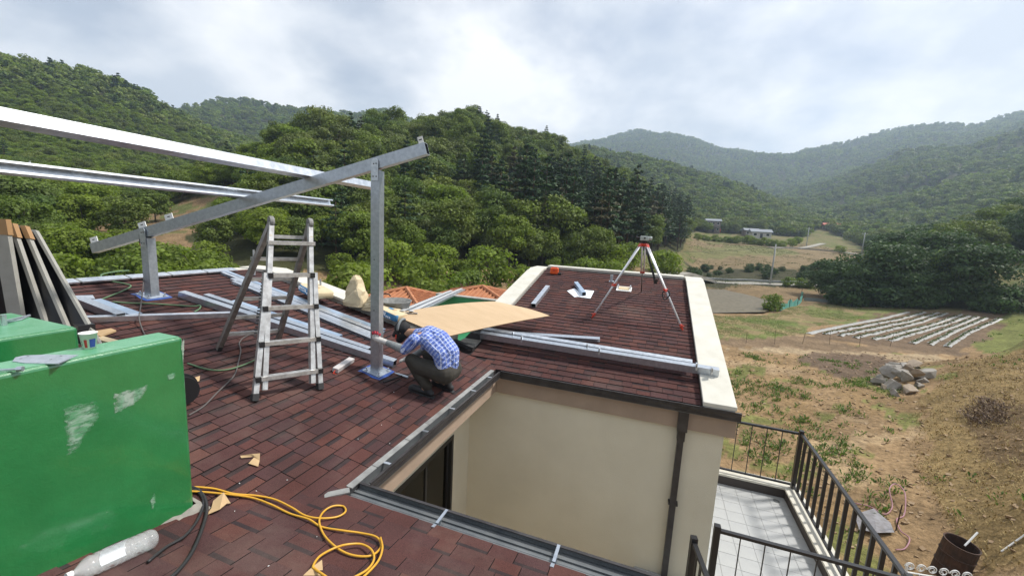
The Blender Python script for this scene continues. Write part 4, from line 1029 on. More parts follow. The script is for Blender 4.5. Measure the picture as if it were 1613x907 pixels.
for m_ in (patchm, patchm2):
    nt = m_.node_tree; N = nt.nodes; at = N.new('ShaderNodeAttribute'); at.attribute_name = 'worn'; t_ = N.new('ShaderNodeTexCoord'); mp = N.new('ShaderNodeMapping'); mp.inputs['Scale'].default_value = (1, 0.8, 1.5); n_ = N.new('ShaderNodeTexNoise'); n_.inputs['Scale'].default_value = 38; n_.inputs['Detail'].default_value = 5
    nt.links.new(t_.outputs['Object'], mp.inputs[0]); nt.links.new(mp.outputs[0], n_.inputs['Vector']); ma = N.new('ShaderNodeMath'); ma.operation = 'MULTIPLY_ADD'; ma.inputs[1].default_value = 0.34; nt.links.new(at.outputs['Fac'], ma.inputs[0]); nt.links.new(n_.outputs['Fac'], ma.inputs[2])
    mr = N.new('ShaderNodeMapRange'); mr.inputs[1].default_value = 0.44; mr.inputs[2].default_value = 0.86; mr.inputs[4].default_value = 0.8; nt.links.new(ma.outputs[0], mr.inputs[0]); nt.links.new(mr.outputs[0], N['Principled BSDF'].inputs['Alpha'])
mortar = mat('bare_mortar', (0.30, 0.28, 0.24), 0.95, 0, (0.20, 0.19, 0.17), 9, 6, 0.4, 40)
gw = thing('masonry_upstand', (-3.15, 0.2, 0.1), 'big glossy green painted masonry upstand with whitish worn patches and a cup on top', 'masonry block')
wallb = MB().box((-3.28, -1.4, 0.0), (-3.03, 1.775, 1.50)).build('block', [greenp], gw); bevel(wallb, 0.022, 3)
sheen_green = mat('painted_sheen_dust', (0.085, 0.31, 0.15), 0.30, 0, (0.15, 0.38, 0.22), 5, 7, 0.25, 45, spec=0.7)  # paler green puts sky reflection on the tops into the colour, plus some dust
MB().box((-3.262, -1.38, 1.498), (-3.048, 1.757, 1.503)).build('painted_sheen_top', [sheen_green], gw)
def patch(pp, mt, n=26, jag=0.012, seed=0):
    rg = random.Random(seed); P = []
    for i in range(len(pp)):
        a, b_ = V3(onx(*pp[i], -3.0275)), V3(onx(*pp[(i+1) % len(pp)], -3.0275))
        for k in range(n//len(pp)):
            f = k/(n//len(pp)); q = a+(b_-a)*f; P.append(q+V3((0, rg.uniform(-jag, jag), rg.uniform(-jag, jag))))
    c = sum(P)/len(P); k = len(P); Q = [c+(p-c)*0.55 for p in P]; g = MB()
    g.add([(-3.0275, p[1], p[2]) for p in P+Q], [(i, (i+1) % k, k+(i+1) % k, k+i) for i in range(k)]+[tuple(k+i for i in range(k))])
    o = g.build('paint_patch', [mt], gw); a = o.data.attributes.new('worn', 'FLOAT', 'POINT'); a.data.foreach_set('value', [0.0]*k+[1.0]*k)
patch([(98,642),(152,630),(158,655),(146,672),(118,712),(106,716),(103,672)], patchm, 42, 0.006, 1)
patch([(178,621),(233,605),(228,622),(207,640),(181,651)], patchm2, 30, 0.006, 2)
patch([(262,590),(277,586),(275,596),(264,599)], patchm, 16, 0.003, 3)
patch([(236,788),(243,775),(246,790),(240,803)], patchm, 12, 0.003, 4)
patch([(288,578),(291,538),(289,532),(285,545)], patchm2, 12, 0.003, 5)
ft = MB(); P = [(-3.035, 1.05+0.74*k/14, zA(-3.03, 0)+0.055+0.02*rng.random()) for k in range(15)]; Q = [(-2.97+0.02*rng.random(), p[1], zA(-2.98, 0)+0.012) for p in P]
ft.add(P+Q, [(i, i+1, 16+i, 15+i) for i in range(14)]); ft.add([P[-1], (-3.3, 1.80, zA(-3.3, 0)+0.06), (-3.3, 1.84, zA(-3.3, 0)+0.01), Q[-1], (-2.98, 1.86, zA(-2.98, 0)+0.012)], [(0, 1, 2, 4), (0, 4, 3)])
ft.build('mortar_skirt', [mortar], gw)
gp2 = thing('masonry_pier', (-4.75, 1.56, 0.5), 'low green painted masonry pier behind the cup with a steel bolt on it', 'masonry block')
b2 = MB().box((-5.3, 1.33, 0.4), (-4.31, 1.775, 1.40)).build('block', [greenp], gp2); bevel(b2, 0.022, 3)
MB().box((-5.28, 1.348, 1.398), (-4.328, 1.757, 1.403)).build('painted_sheen_top', [sheen_green], gp2)

# ------------------------------------------------------------------ steel frame being put up on the roof
def onplane(px, py, p0, n):
    r = ray(px, py); n = V3(n); return CAM+((V3(p0)-CAM)@n)/(r@n)*r
PA = rpA(593.5, 586); PA[2] = zA(PA[0], 0)
PL = rpA(240, 467); PL[2] = zA(PL[0], 0)
bd_ = unit(V3((PA[0]-PL[0], PA[1]-PL[1], 0))); bn_ = np.cross(bd_, [0, 0, 1.0])
bA = onplane(591, 259, PA, bn_); bL = onplane(233, 366, PL, bn_)
b0 = onplane(149, 391.5, PL, bn_); b1 = onplane(671, 228, PL, bn_)
bdir = unit(bA-bL); b0 = bL+bdir*((b0-bL)@bdir); b1 = bL+bdir*((b1-bL)@bdir)
BH, BW = 0.15, 0.10
upb = np.cross(bn_, bdir); upb = upb if upb[2] > 0 else -upb
frame = thing('steel_portal', PA, 'galvanised steel frame of two posts carrying a sloping beam above the shingles', 'steel frame')
MB().boxtube(b0, b1, BW, BH, upb, 0.005).build('beam', [galv, darkin], frame)
for nm, P, top in (('post', PA, bA), ('post', PL, bL)):
    MB().boxtube(P+V3((0, 0, 0.02)), V3((P[0], P[1], top[2]-BH*0.56)), 0.125, 0.125, up=bn_, t=0.005).build(nm, [galv, darkin], frame)
    pl = MB(); sl = unit((-1, 0, SA)); nn = unit((SA, 0, 1)); pl.obox(P+nn*0.022, sl, (0, 1, 0), nn, 0.145, 0.145, 0.007)
    plate = pl.build('base_plate', [galv], frame)
    pad = MB(); K = [P+sl*a*0.175+V3((0, 1, 0))*b_*0.175+nn*0.0165 for a, b_ in ((-1.05,-1),(-.4,-1.12),(.5,-.95),(1,-1.1),(1.1,.2),(.95,1),(.1,1.1),(-1,1.02),(-1.12,.1))]
    pad.sheet(K, 0.004, n=nn); pad.build('sealing_sheet', [blue_pad], frame)
    for a in (-1, 1):
        for c in (-1, 1):
            q = P+sl*a*0.105+V3((0, 1, 0))*c*0.105+nn*0.029
            MB().lathe([(0.001, 0), (0.022, 0), (0.022, 0.016), (0.011, 0.017), (0.011, 0.045), (0.001, 0.046)], q, nn, 8).build('anchor_bolt', [galv2], plate)
    g = top-bn_*0 + (-bn_ if bn_[1] > 0 else bn_)*(BW/2+0.018)
    if nm == 'post':
        k = MB(); side = -bn_ if bn_[1] > 0 else bn_
        c0 = V3((P[0], P[1], top[2]))+side*(0.0665)+V3((0, 0, -0.075)); w2 = 0.048
        K = [c0+bd_*x+V3((0, 0, z)) for x, z in ((-w2,-.14),(w2,-.14),(w2,.10),(w2*.8,.125),(w2*.45,.14),(-w2*.45,.14),(-w2*.8,.125),(-w2,.10))]
        k.sheet(K, 0.008, n=-side); cl = k.build('bracket', [galv2], frame)
        for x, z in ((-.022, -.09), (.022, -.09), (-.015, .07), (.02, .075)):
            MB().lathe([(0.001, 0.0), (0.009, 0), (0.009, 0.012), (0.001, 0.013)], c0+bd_*x+V3((0, 0, z)), side, 6).build('bolt', [black], cl)
for px, py in ((150, 384), (225, 358), (267, 345), (660, 211)):
    q = onplane(px, py, PL, bn_); s_ = (q-bL)@bdir; q = bL+bdir*s_+upb*(BH/2+0.046); side = -bn_ if bn_[1] > 0 else bn_
    t_ = MB(); t_.obox(q, bdir, upb, bn_, 0.072 if px < 600 else 0.035, 0.05, 0.004); t_.obox(q+side*0.0045+upb*0.01, bdir, upb, bn_, 0.022, 0.006, 0.002, 1); t_.build('purlin_clip', [white, darkin], frame)  # white colour stands in for bright reflection on galvanised clips
for d_ in (0.35, 0.62):
    q = PA+V3((0, -0.063, d_*2.6)); MB().lathe([(0.001, 0), (0.009, 0), (0.009, 0.003), (0.001, 0.003)], q, (0, -1, 0), 8).build('bolt_hole', [darkin], frame)
# purlins laid over the beam, running on past the camera
def purlin(px, py, openside, y1, label):
    q = onplane(px, py, PL, bn_); x = q[0]; s_ = (q-bL)@bdir; zb = (bL+bdir*s_+upb*BH/2)[2]+0.005
    p = MB(); wv, hv = (0.12, 0.10) if openside < 0 else (0.075, 0.115); c_ = upb*(hv/2+0.003); x0 = x+c_[0]; z0 = zb+c_[2]-0.005; p.cchan((x0, -1.2, z0), (x0, y1, z0), wv, hv, 0.022, 0.004, up=upb, open_side=openside)
    tag(p.build('purlin', [galv2]), label, 'steel purlin', 'purlins over the beam')
purlin(487, 274, -1, 5.75, 'upper bright steel purlin crossing over the sloping beam behind the tall post')
purlin(383, 302, 1, 5.85, 'lower steel purlin with its open channel side showing, crossing the beam')

# ------------------------------------------------------------------ steel lying about on the roof
def lay(px0, py0, px1, py1, kind, w, h, lift=0.0, shift=0.0, label='', group='steel lengths lying on the roof', m=None, opn=1, fB=False, cat='steel section'):
    f = rpB if fB else rpA; nn = unit((0, -SB, 1)) if fB else unit((SA, 0, 1))
    p, q = f(px0, py0, h/2+lift+0.015), f(px1, py1, h/2+lift+0.015)
    sd = unit(np.cross(q-p, nn)); p, q = p+sd*shift, q+sd*shift
    g = MB(); ms = [m or galv, darkin]
    if kind == 'tube': g.boxtube(p, q, w, h, nn, 0.004)
    else: g.cchan(p, q, w, h, min(0.02, h*0.25), 0.004, nn, opn)
    return tag(g.build({'tube': 'steel_tube', 'chan': 'steel_channel'}[kind], ms), label, cat, group)
lay(286, 463, 622, 572, 'tube', 0.11, 0.10, label='longest galvanised tube in the bundle left of the tall post')
lay(313, 469, 575, 556, 'tube', 0.10, 0.09, 0, -0.125, label='shorter galvanised tube lying behind the longest one of the bundle')
lay(345, 480, 520, 538, 'chan', 0.12, 0.05, 0, -0.255, label='pale channel on the uphill side of the tube bundle behind the ladder', m=filmed)
lay(118, 503, 420, 493, 'tube', 0.07, 0.07, label='thin bright tube lying across the roof from the panel stack to the ladder', m=galv2)
lay(126, 474, 190, 499, 'tube', 0.11, 0.10, label='short stubby tube offcut beside the stack of panels')
lay(150, 474, 216, 497, 'chan', 0.13, 0.05, label='short bluish channel offcut beside the stubby tube', m=filmed)
lay(120, 470, 148, 469, 'chan', 0.16, 0.03, label='small bright flat offcut poking out behind the panel stack', m=galv2)
for k, (a, b_, c, d, m_, lb) in enumerate(((350, 427, 604, 521, filmed, 'blue filmed channel, uppermost of the long channels along the parapet'), (352, 430, 602, 526, galv2, 'second long channel below the blue filmed one along the parapet'),
                                 (367, 440, 600, 533, galv2, 'third long channel along the parapet, behind the ladder'), (369, 444, 598, 538, galv, 'lowest long channel along the parapet, nearest the tube bundle'))):
    lay(a, b_, c, d, 'chan', 0.12, 0.05, 0.0, 0, lb, 'long channels along the parapet', m_, opn=1 if k % 2 else -1)
lay(758, 527, 1132, 586, 'tube', 0.10, 0.12, 0.115, 0, 'long galvanised beam lying across the far slope onto the parapet', 'steel lengths lying on the roof', galv, fB=True)
far2 = lay(740, 517, 1090, 573, 'chan', 0.10, 0.11, 0.10, 0, 'slightly shorter galvanised channel lying behind the long beam on the far slope', 'steel lengths lying on the roof', galv2, fB=True)
for i, (px, py) in enumerate(((808, 530), (822, 537), (925, 549), (944, 556), (1097, 580), (1121, 587))):
    q = rpB(px, py-3, 0.25); g = MB(); g.obox(q, (1, 0, 0), (0, 1, 0), (0, 0, 1), 0.012, 0.035, 0.055); g.obox(q+V3((0, -0.036, 0.01)), (1, 0, 0), (0, 1, 0), (0, 0, 1), 0.005, 0.002, 0.02, 1)
    o = g.build('upright_clip', [galv2, darkin], far2)
lay(779, 530, 945, 541, 'chan', 0.10, 0.06, 0.02, -0.16, 'dull channel half hidden below the front edge of the plywood', m=galv, fB=True)
lay(840, 481, 863, 452, 'tube', 0.11, 0.09, label='short square tube on the far slope near the plywood tip', m=galv2, fB=True)
for a, b_, c, d, lb in ((690, 541, 722, 552, 'dark timber block, left of the two under the plywood'), (716, 537, 746, 549, 'dark timber block, right of the two under the plywood')):
    p, q = rp(a, b_, 0.03), rp(c, d, 0.03); tag(MB().bar(p, q, 0.09, 0.06).build('timber_block', [rubber]), lb, 'timber block')
# channels resting on the parapet and the green flat roof
na_ = V3(onz(640, 494, zA(-4.6, 0)+0.21)); nb_ = V3(onz(724, 456, 0.10))
for k in range(5):
    off_ = np.cross(unit(nb_-na_), [0, 0, 1.0])*(0.088*k-0.18)+V3((0, 0, 0.03*(k % 2))); e = nb_+off_; s_ = na_+off_
    if k < 2: e = s_+(e-s_)*0.82
    tag(MB().cchan(s_, e, 0.08, 0.05, 0.012, 0.004, open_side=1 if k % 2 else -1).build('steel_channel', [triw if k % 2 else galv2]),
        ['leftmost', 'second from the left', 'middle', 'second from the right', 'rightmost'][k]+' of five bright channels reaching over the green flat roof', 'steel section', 'channels over the green flat roof')

# plywood sheet bowed over the valley
def corner(px, py, z): return V3(onz(px, py, z))
C00, C10, C11, C01 = corner(614, 495, 0.66), corner(699, 531, 0.42), corner(866, 497, 0.68), corner(806, 474, 0.90)
g = MB(); nu, nv = 18, 10; top = []
for i in range(nu+1):
    for j in range(nv+1):
        a, b_ = i/nu, j/nv; p = (C00*(1-b_)+C10*b_)*(1-a)+(C01*(1-b_)+C11*b_)*a
        p = p+V3((0, 0, 0.07*math.sin(math.pi*a)*(1-0.7*b_)-0.10*max(a-0.86, 0)*6*(1-b_)+0.02*math.sin(math.pi*b_))); top.append(p)
n_ = len(top); bot = [p-V3((0, 0, 0.012)) for p in top]; w1 = nv+1
g.add(top+bot, [(i*w1+j, i*w1+j+1, (i+1)*w1+j+1, (i+1)*w1+j) for i in range(nu) for j in range(nv)][:], 0)
o_ = len(g.v)-2*n_
for i in range(nu):
    for j in range(nv): g.f.append(tuple(o_+n_+x for x in ((i+1)*w1+j, (i+1)*w1+j+1, i*w1+j+1, i*w1+j))); g.m.append(1)
rim = [i*w1 for i in range(nu+1)]+[nu*w1+j for j in range(1, nv+1)]+[i*w1+nv for i in range(nu-1, -1, -1)]+[j for j in range(nv-1, 0, -1)]
for a, b_ in zip(rim, rim[1:]+rim[:1]): g.f.append((o_+a, o_+n_+a, o_+n_+b_, o_+b_)); g.m.append(1)
pw = g.build('plywood_sheet', [ply, ply_edge], smooth=False); tag(pw, 'large tan plywood sheet lying bowed between the worker and the far slope', 'plywood sheet')
bm = bmesh.new(); bm.from_mesh(pw.data); bmesh.ops.recalc_face_normals(bm, faces=bm.faces); bm.to_mesh(pw.data); bm.free()

# ------------------------------------------------------------------ ladder
F1, F2, R1 = rpA(401, 631, 0.015), rpA(504, 613, 0.015), rpA(344, 551, 0.015)
R2 = R1+(F2-F1)*0.98; R2[2] = zA(R2[0], 0)+0.015
M1, M2 = (F1+R1)/2, (F2+R2)/2; wd = unit(V3((M2-M1)[:2].tolist()+[0])); pn = np.cross(wd, [0, 0, 1.0])
T1, T2 = onplane(427, 350, M1, pn), onplane(488, 355, M1, pn); T2[2] = T1[2] = (T1[2]+T2[2])/2
lad = thing('folding_ladder', (F1+F2+R1+R2)/4, 'scuffed aluminium folding step ladder opened out on the shingles', 'ladder')
def rail(p, q, m_, nm='rail', w=0.052, d=0.080, side=None):
    return MB().bar(p, q, w, d, up=np.cross(q-p, wd)).build(nm, [m_], lad)
lerp = lambda a, b_, t: a+(b_-a)*t
fo = unit(np.cross(wd, [0, 0, 1.0])); fo = fo if fo @ (F1-R1) > 0 else -fo
# front: inner rails straight, outer rails flaring to the feet
I1, I2 = lerp(T1, F1, 0.955)+wd*0.085, lerp(T2, F2, 0.955)-wd*0.085
rail(T1, I1, alu); rail(T2, I2, alu)
for T, F, s_ in ((T1, F1, -1), (T2, F2, 1)):
    inner = (I1 if s_ < 0 else I2); K0 = lerp(T, inner, 0.32)+wd*s_*0.040+fo*0.014; K1 = lerp(T, inner, 0.50)+wd*s_*0.044+fo*0.014
    o = MB(); upv = np.cross(F-T, wd)
    o.bar(K0, K1, 0.052, 0.082, up=upv); o.bar(K1, F, 0.052, 0.082, up=upv); ob = o.build('outer_rail', [alu], lad)
    MB().bar(lerp(K1, F, 0.93), F, 0.062, 0.092, up=upv).build('rubber_foot', [rubber], ob)
    # hinge disc
    MB().lathe([(0.001, -0.022), (0.066, -0.024), (0.070, 0), (0.066, 0.024), (0.001, 0.024)], T+V3((0, 0, 0.015)), wd, 16).build('hinge', [bucketm], lad)
    MB().obox(lerp(T, F, 0.085)+fo*0.034, wd, (0, 0, 1), fo, 0.016, 0.020, 0.003).build('label_plate', [brass], lad)
def rung(p, q, m_, d=0.080, h=0.046, caps=True, over=0.0):
    e = unit(q-p)*over; o = MB()
    for k in (-1, 0, 1): o.bar(p-e+fo*k*d*0.33, q+e+fo*k*d*0.33, d*0.27, h*(1.0 if k else 0.86))
    o.bar(p-e, q+e, d*0.8, h*0.5); ob = o.build('rung', [m_], lad)
    if caps:
        for s_ in (p, q): MB().obox(s_, unit(q-p), fo, (0, 0, 1), 0.026, 0.046, 0.030).build('rung_joint', [black], ob)
K = [(0.12, 0), (0.315, 1), (0.505, 1), (0.70, 1), (0.885, 1)]
for t, f in K:
    if t < 0.4: a, b_ = lerp(T1, I1, t/0.955), lerp(T2, I2, t/0.955)
    else:
        i1, i2 = lerp(T1, I1, 0.5), lerp(T2, I2, 0.5); u = (t-0.478)/(1-0.478); a, b_ = lerp(i1-wd*0.036, F1, u), lerp(i2+wd*0.036, F2, u)
    rung(a+fo*0.03, b_+fo*0.03, alu, caps=f, over=0.04 if not f else 0.0)
rail(T1, lerp(T1, R1, 0.995), alu_shade_brown); rail(T2, lerp(T2, R2, 0.995), alu_shade_brown)
for t in (0.10, 0.27, 0.43, 0.585, 0.735, 0.875):
    rung(lerp(T1, R1, t)-fo*0.03, lerp(T2, R2, t)-fo*0.03, alu, 0.066, 0.042, False, 0.045 if t == 0.27 else 0.0)
for R_ in (R1, R2): MB().bar(lerp(T1 if R_ is R1 else T2, R_, 0.965), R_, 0.048, 0.088, up=np.cross(R_-T1, wd)).build('rubber_foot', [rubber], lad)
st = MB(); q0, q1_ = lerp(T1, F1, 0.29)-wd*0.02, lerp(T1, F1, 0.66)-wd*0.05
for k in range(22): st.obox(lerp(q0, q1_, k/21)-fo*0.02, wd, fo, unit(q1_-q0), 0.012, 0.012, 0.007)
st.build('ratchet_strip', [black], lad)

# ------------------------------------------------------------------ tripod with surveying level
t1, t2, t3 = rpB(932, 501, 0.0), rpB(1076, 521, 0.0), rpB(1010, 461, 0.0)
cxy = (t1+t2+t3)/3; hp = ony(1014, 386, 8.95); hd = V3((hp[0], 8.95, hp[2]))
tri = thing('survey_tripod', cxy, 'aluminium surveying tripod with red clamps standing on the far roof slope', 'tripod')
MB().lathe([(0.001, -0.03), (0.055, -0.03), (0.085, -0.005), (0.085, 0.025), (0.001, 0.025)], hd, n=3*6).build('tripod_head', [red], tri)
for q, thin in ((t1, 0), (t2, 0), (t3, 1)):
    dxy = unit(V3((q[0]-hd[0], q[1]-hd[1], 0))); top = hd+dxy*0.075; s_ = np.cross(dxy, [0, 0, 1.0]); md = lerp(top, q, 0.54)
    g = MB()
    for k in (-1, 1): g.tube([top+s_*k*0.034, md+s_*k*0.026], 0.0165, 8)
    lg = g.build('leg', [triw], tri, smooth=True)
    MB().tube([lerp(top, q, 0.10), lerp(top, q, 0.97)] if not thin else [md, lerp(top, q, 0.97)], 0.016 if thin else 0.021, 8).build('inner_tube', [alu_shade_brown if thin else triw], lg, smooth=True)
    MB().obox(md, s_, dxy, unit(q-top), 0.052, 0.026, 0.03).build('clamp', [red], lg)
    MB().obox(top, s_, dxy, unit(q-top), 0.05, 0.022, 0.04).build('hinge_block', [red], lg)
    if not thin: f_ = MB(); f_.tube([lerp(top, q, 0.93), lerp(top, q, 0.965), q], [0.030, 0.027, 0.005], 8); f_.obox(lerp(top, q, 0.94)+dxy*0.03, s_, dxy, (0, 0, 1), 0.02, 0.035, 0.006); f_.build('spike_foot', [red], lg)
    else: MB().tube([lerp(top, q, 0.9), q], [0.017, 0.005], 8).build('spike_foot', [darkin], lg)
sp = [hd+V3((0.06, -0.02, -0.05)), hd+V3((0.14, -0.04, -0.30)), hd+V3((0.26, -0.05, -0.62)), hd+V3((0.31, -0.05, -0.80)), hd+V3((0.34, -0.05, -0.70))]
sm = MB(); S_ = spline(sp, 6)
for a, b_ in zip(S_[:-1], S_[1:]): sm.bar(a, b_, 0.006, 0.045, up=(1, 0.3, 0))
sm.build('carry_strap', [black], tri)
c2 = lerp(hd, t2, 0.56); MB().tube(spline([c2+V3((0.05, -0.03, 0.04)), c2+V3((0.09, -0.05, -0.05)), c2+V3((0.0, -0.06, -0.16)), c2+V3((-0.05, -0.05, -0.02)), c2+V3((0.05, -0.03, 0.04))], 5), 0.014, 6).build('strap_loop', [black], tri)
lv = thing('survey_level', hd+V3((0, 0, 0.026)), 'grey green optical level mounted on top of the tripod', 'survey level')
h0 = hd+V3((0, 0, 0.026))
MB().lathe([(0.001, 0), (0.06, 0), (0.06, 0.022), (0.035, 0.026), (0.035, 0.05), (0.055, 0.052), (0.055, 0.066), (0.001, 0.066)], h0, n=18).build('base', [black], lv)
for k in range(3): MB().lathe([(0.001, 0), (0.014, 0), (0.014, 0.02), (0.001, 0.02)], h0+V3((0.05*math.cos(k*2.1), 0.05*math.sin(k*2.1), 0.024)), n=8).build('levelling_screw', [black], lv)
greyg = mat('instrument_shell', (0.42, 0.46, 0.43), 0.4)
o = MB().obox(h0+V3((0, 0, 0.115)), (1, 0.1, 0), (-0.1, 1, 0), (0, 0, 1), 0.085, 0.05, 0.048).build('body', [greyg], lv); bevel(o, 0.014, 3)
MB().lathe([(0.001, 0), (0.036, 0), (0.039, 0.06), (0.036, 0.075), (0.028, 0.075), (0.001, 0.06)], h0+V3((0.08, 0.01, 0.12)), (1, 0.1, 0), 16).build('objective', [greyg], lv, smooth=True)
MB().lathe([(0.001, 0), (0.024, 0), (0.021, 0.055), (0.030, 0.06), (0.030, 0.085), (0.001, 0.08)], h0+V3((-0.08, -0.01, 0.12)), (-1, -0.1, 0), 14).build('eyepiece', [black], lv)
MB().lathe([(0.001, 0), (0.018, 0), (0.018, 0.025), (0.001, 0.025)], h0+V3((0.01, -0.05, 0.12)), (0, -1, 0), 12).build('focus_knob', [black], lv)

# orange case, papers, roof fittings
q = rpB(873, 432, 0.0); cs = thing('carrying_case', q, 'small orange hard case at the top corner of the far slope', 'case')
o = MB().obox(q+V3((0, 0, 0.10)), (1, 0.1, 0), (-0.1, 1, 0), (0, 0, 1), 0.115, 0.075, 0.09).build('shell', [orange], cs); bevel(o, 0.025, 3)
o = MB().obox(q+V3((0, -0.01, 0.195)), (1, 0.1, 0), (-0.1, 1, 0), (0, 0, 1), 0.07, 0.03, 0.012).build('handle', [red], cs); bevel(o, 0.008)
MB().obox(q+V3((0.008, -0.078, 0.12)), (1, 0.1, 0), (-0.1, 1, 0), (0, 0, 1), 0.03, 0.006, 0.02).build('latch', [red], cs)
tag(MB().obox(q+V3((0.16, -0.03, 0.03)), (1, 0, 0), (0, 1, 0), (0, 0, 1), 0.05, 0.03, 0.03).build('black_pouch', [black]), 'tiny black pouch beside the orange case', 'pouch')
for k, (pp, lb) in enumerate(((((893, 458), (905, 454), (921, 466), (905, 468)), 'white paper sheet under the left side of the short tube'), (((908, 467), (917, 456), (936, 458), (930, 470)), 'white paper sheet under the open end of the short tube'))):
    P = [rpB(a, b_, 0.02+0.004*k) for a, b_ in pp]; c = sum(P)/4; g = MB()
    g.add(P+[c+V3((0, 0, 0.012))], [(0, 1, 4), (1, 2, 4), (2, 3, 4), (3, 0, 4)]); tag(g.build('paper_sheet', [paper]), lb, 'paper sheet')
lay(907, 446, 920, 463, 'tube', 0.10, 0.09, 0.014, label='short square tube weighing down white paper on the far slope', m=filmed, fB=True)
q = rpB(983, 455, 0.02); vp = thing('roof_vent', q, 'flat pale square roof fitting with two clips under the tripod', 'roof fitting'); nB = unit((0, -SB, 1))
MB().obox(q, (1, 0, 0), (0, 1, SB), nB, 0.185, 0.16, 0.008).obox(q+nB*0.01, (1, 0, 0), (0, 1, SB), nB, 0.13, 0.10, 0.012, 1).build('plate', [white, wood_pale], vp)
for s_ in (-1, 1): MB().obox(q+V3((s_*0.15, 0.03, 0.05)), (1, 0, 0), (0, 1, SB), nB, 0.016, 0.03, 0.045).build('clip', [galv2], vp)
q = rpB(963, 443, 0.02); vp = thing('anchor_bracket', q, 'small upright steel bracket near the back edge of the far slope', 'bracket')
MB().obox(q, (1, 0, 0), (0, 1, SB), nB, 0.06, 0.05, 0.006).build('foot_plate', [galv2], vp); MB().obox(q+V3((0, 0, 0.09)), (1, 0, 0), (0, 1, 0), (0, 0, 1), 0.035, 0.03, 0.085).build('upright', [galv2], vp)

# ------------------------------------------------------------------ sacks, bag, bucket on the parapet
def lumpy(name, c, u, v, w, dims, m, label=None, cat=None, seed=0, amp=0.03, power=4.0, parent=None, nu=22, nv=14):
    """soft rounded block (superellipsoid) with sag and wrinkles"""
    u, v, w = unit(u), unit(v), unit(w); c = V3(c); g = MB(); P = []
    for i in range(nv+1):
        la = -math.pi/2+math.pi*i/nv
        for j in range(nu):
            lo = 2*math.pi*j/nu; sg = lambda a: math.copysign(abs(a)**(2/power), a)
            x, y, z = sg(math.cos(la))*sg(math.cos(lo)), sg(math.cos(la))*sg(math.sin(lo)), sg(math.sin(la))
            nz_ = mnoise.noise(Vector((x*2.2+seed, y*2.2, z*2.2)))*amp+mnoise.noise(Vector((x*5+seed, y*5, z*5)))*amp*0.5
            P.append(c+u*x*(dims[0]+nz_)+v*y*(dims[1]+nz_)+w*z*(dims[2]+nz_*0.7))
    g.add(P, [(i*nu+j, i*nu+(j+1) % nu, (i+1)*nu+(j+1) % nu, (i+1)*nu+j) for i in range(nv) for j in range(nu)])
    o = g.build(name, m if isinstance(m, list) else [m], parent, smooth=True)
    if label: tag(o, label, cat)
    return o
def ptop(px, py, dz=0.0): return V3(onplane(px, py, (AX, 0, ph+0.005+dz), (SA, 0, 1)))
def sack(px, py, ang, L_, W_, Hh_, label, seed):
    c = ptop(px, py); a = R(ang); u = V3((math.cos(a), math.sin(a), -SA*math.cos(a))); v = V3((-math.sin(a), math.cos(a), SA*math.sin(a))); n = np.cross(unit(u), unit(v))
    t = thing('cement_sack', c, label, 'sack', 'paper sacks on the parapet')
    o = lumpy('paper_sack', c+n*Hh_, u, v, n, (L_, W_, Hh_), [sackp, sackb], seed=seed, amp=0.018, power=8.0, parent=t)
    # blue printed band round the long near side, white strokes of print on it
    for p in o.data.polygons:
        q = V3(p.center)+root_loc(t)-(c+n*Hh_)
        if q@unit(v) < -W_*0.72 and abs(q@n) < Hh_*0.85: p.material_index = 1
    un, vn = unit(u), unit(v); ink, s0 = MB(), -L_*0.78; rg = random.Random(seed)
    for k in range(9):
        h_ = Hh_*(0.42 if k < 6 else 0.22); ink.obox(c+n*Hh_*(1.15 if k < 6 else 0.75)+un*(s0+k*L_*0.15)-vn*(W_+0.006), un, n, vn, L_*0.045, h_, 0.003)
        if k % 2 == 0: ink.obox(c+n*Hh_*(1.15 if k < 6 else 0.75)+un*(s0+k*L_*0.15+L_*0.05)-vn*(W_+0.006), un, n, vn, L_*0.04, h_*0.2, 0.003)
    ink.build('printed_marks', [paper], t)
    tp = MB(); tp.obox(c+n*(Hh_*2+0.003)-un*L_*0.15, un, vn, n, 0.05, 0.035, 0.003, 0); tp.obox(c+n*(Hh_*2+0.003)+un*L_*0.12, un, vn, n, 0.03, 0.04, 0.003, 1); tp.build('printed_emblem', [sackb, card], t)
    return t
sack(497, 464, -12, 0.30, 0.20, 0.075, 'cement sack with blue printed side lying on the parapet behind the ladder', 1)
sack(617, 499, -6, 0.27, 0.19, 0.075, 'cement sack with blue printed side tucked against the corner of the plywood', 2)
def paper_bag(px, py, hgt, wid, label, seed, lean=0.0):
    c = ptop(px, py); t = thing('paper_bag', c, label, 'paper bag', 'crumpled paper bags on the parapet'); g = MB(); n = 16; rings = []
    for k in range(9):
        f = k/8; ring = []
        for j in range(n):
            th = 2*math.pi*j/n; rx = wid*0.5*(1.0+0.06*math.sin(f*5))*(1-0.93*f**1.8); ry = wid*0.36*(1-0.55*f**1.5)
            w_ = 0.06*wid*mnoise.noise(Vector((math.cos(th)*2+seed, math.sin(th)*2, f*5)))*2.2
            sq = lambda a: math.copysign(abs(a)**0.6, a)
            ring.append(c+V3((sq(math.cos(th))*rx+w_+lean*f, sq(math.sin(th))*ry+w_, f*hgt+0.07*hgt*f*mnoise.noise(Vector((th, seed, 1))))))
        rings.append(ring)
    P = [p for r_ in rings for p in r_]; g.add(P, [(k*n+j, k*n+(j+1) % n, (k+1)*n+(j+1) % n, (k+1)*n+j) for k in range(8) for j in range(n)]); g.f.append(tuple(8*n+j for j in range(n))); g.m.append(0)
    g.build('paper', [sackp], t)
    return t
paper_bag(562, 481, 0.58, 0.44, 'tall crumpled brown paper bag standing on the parapet left of the tall post', 3, -0.03)
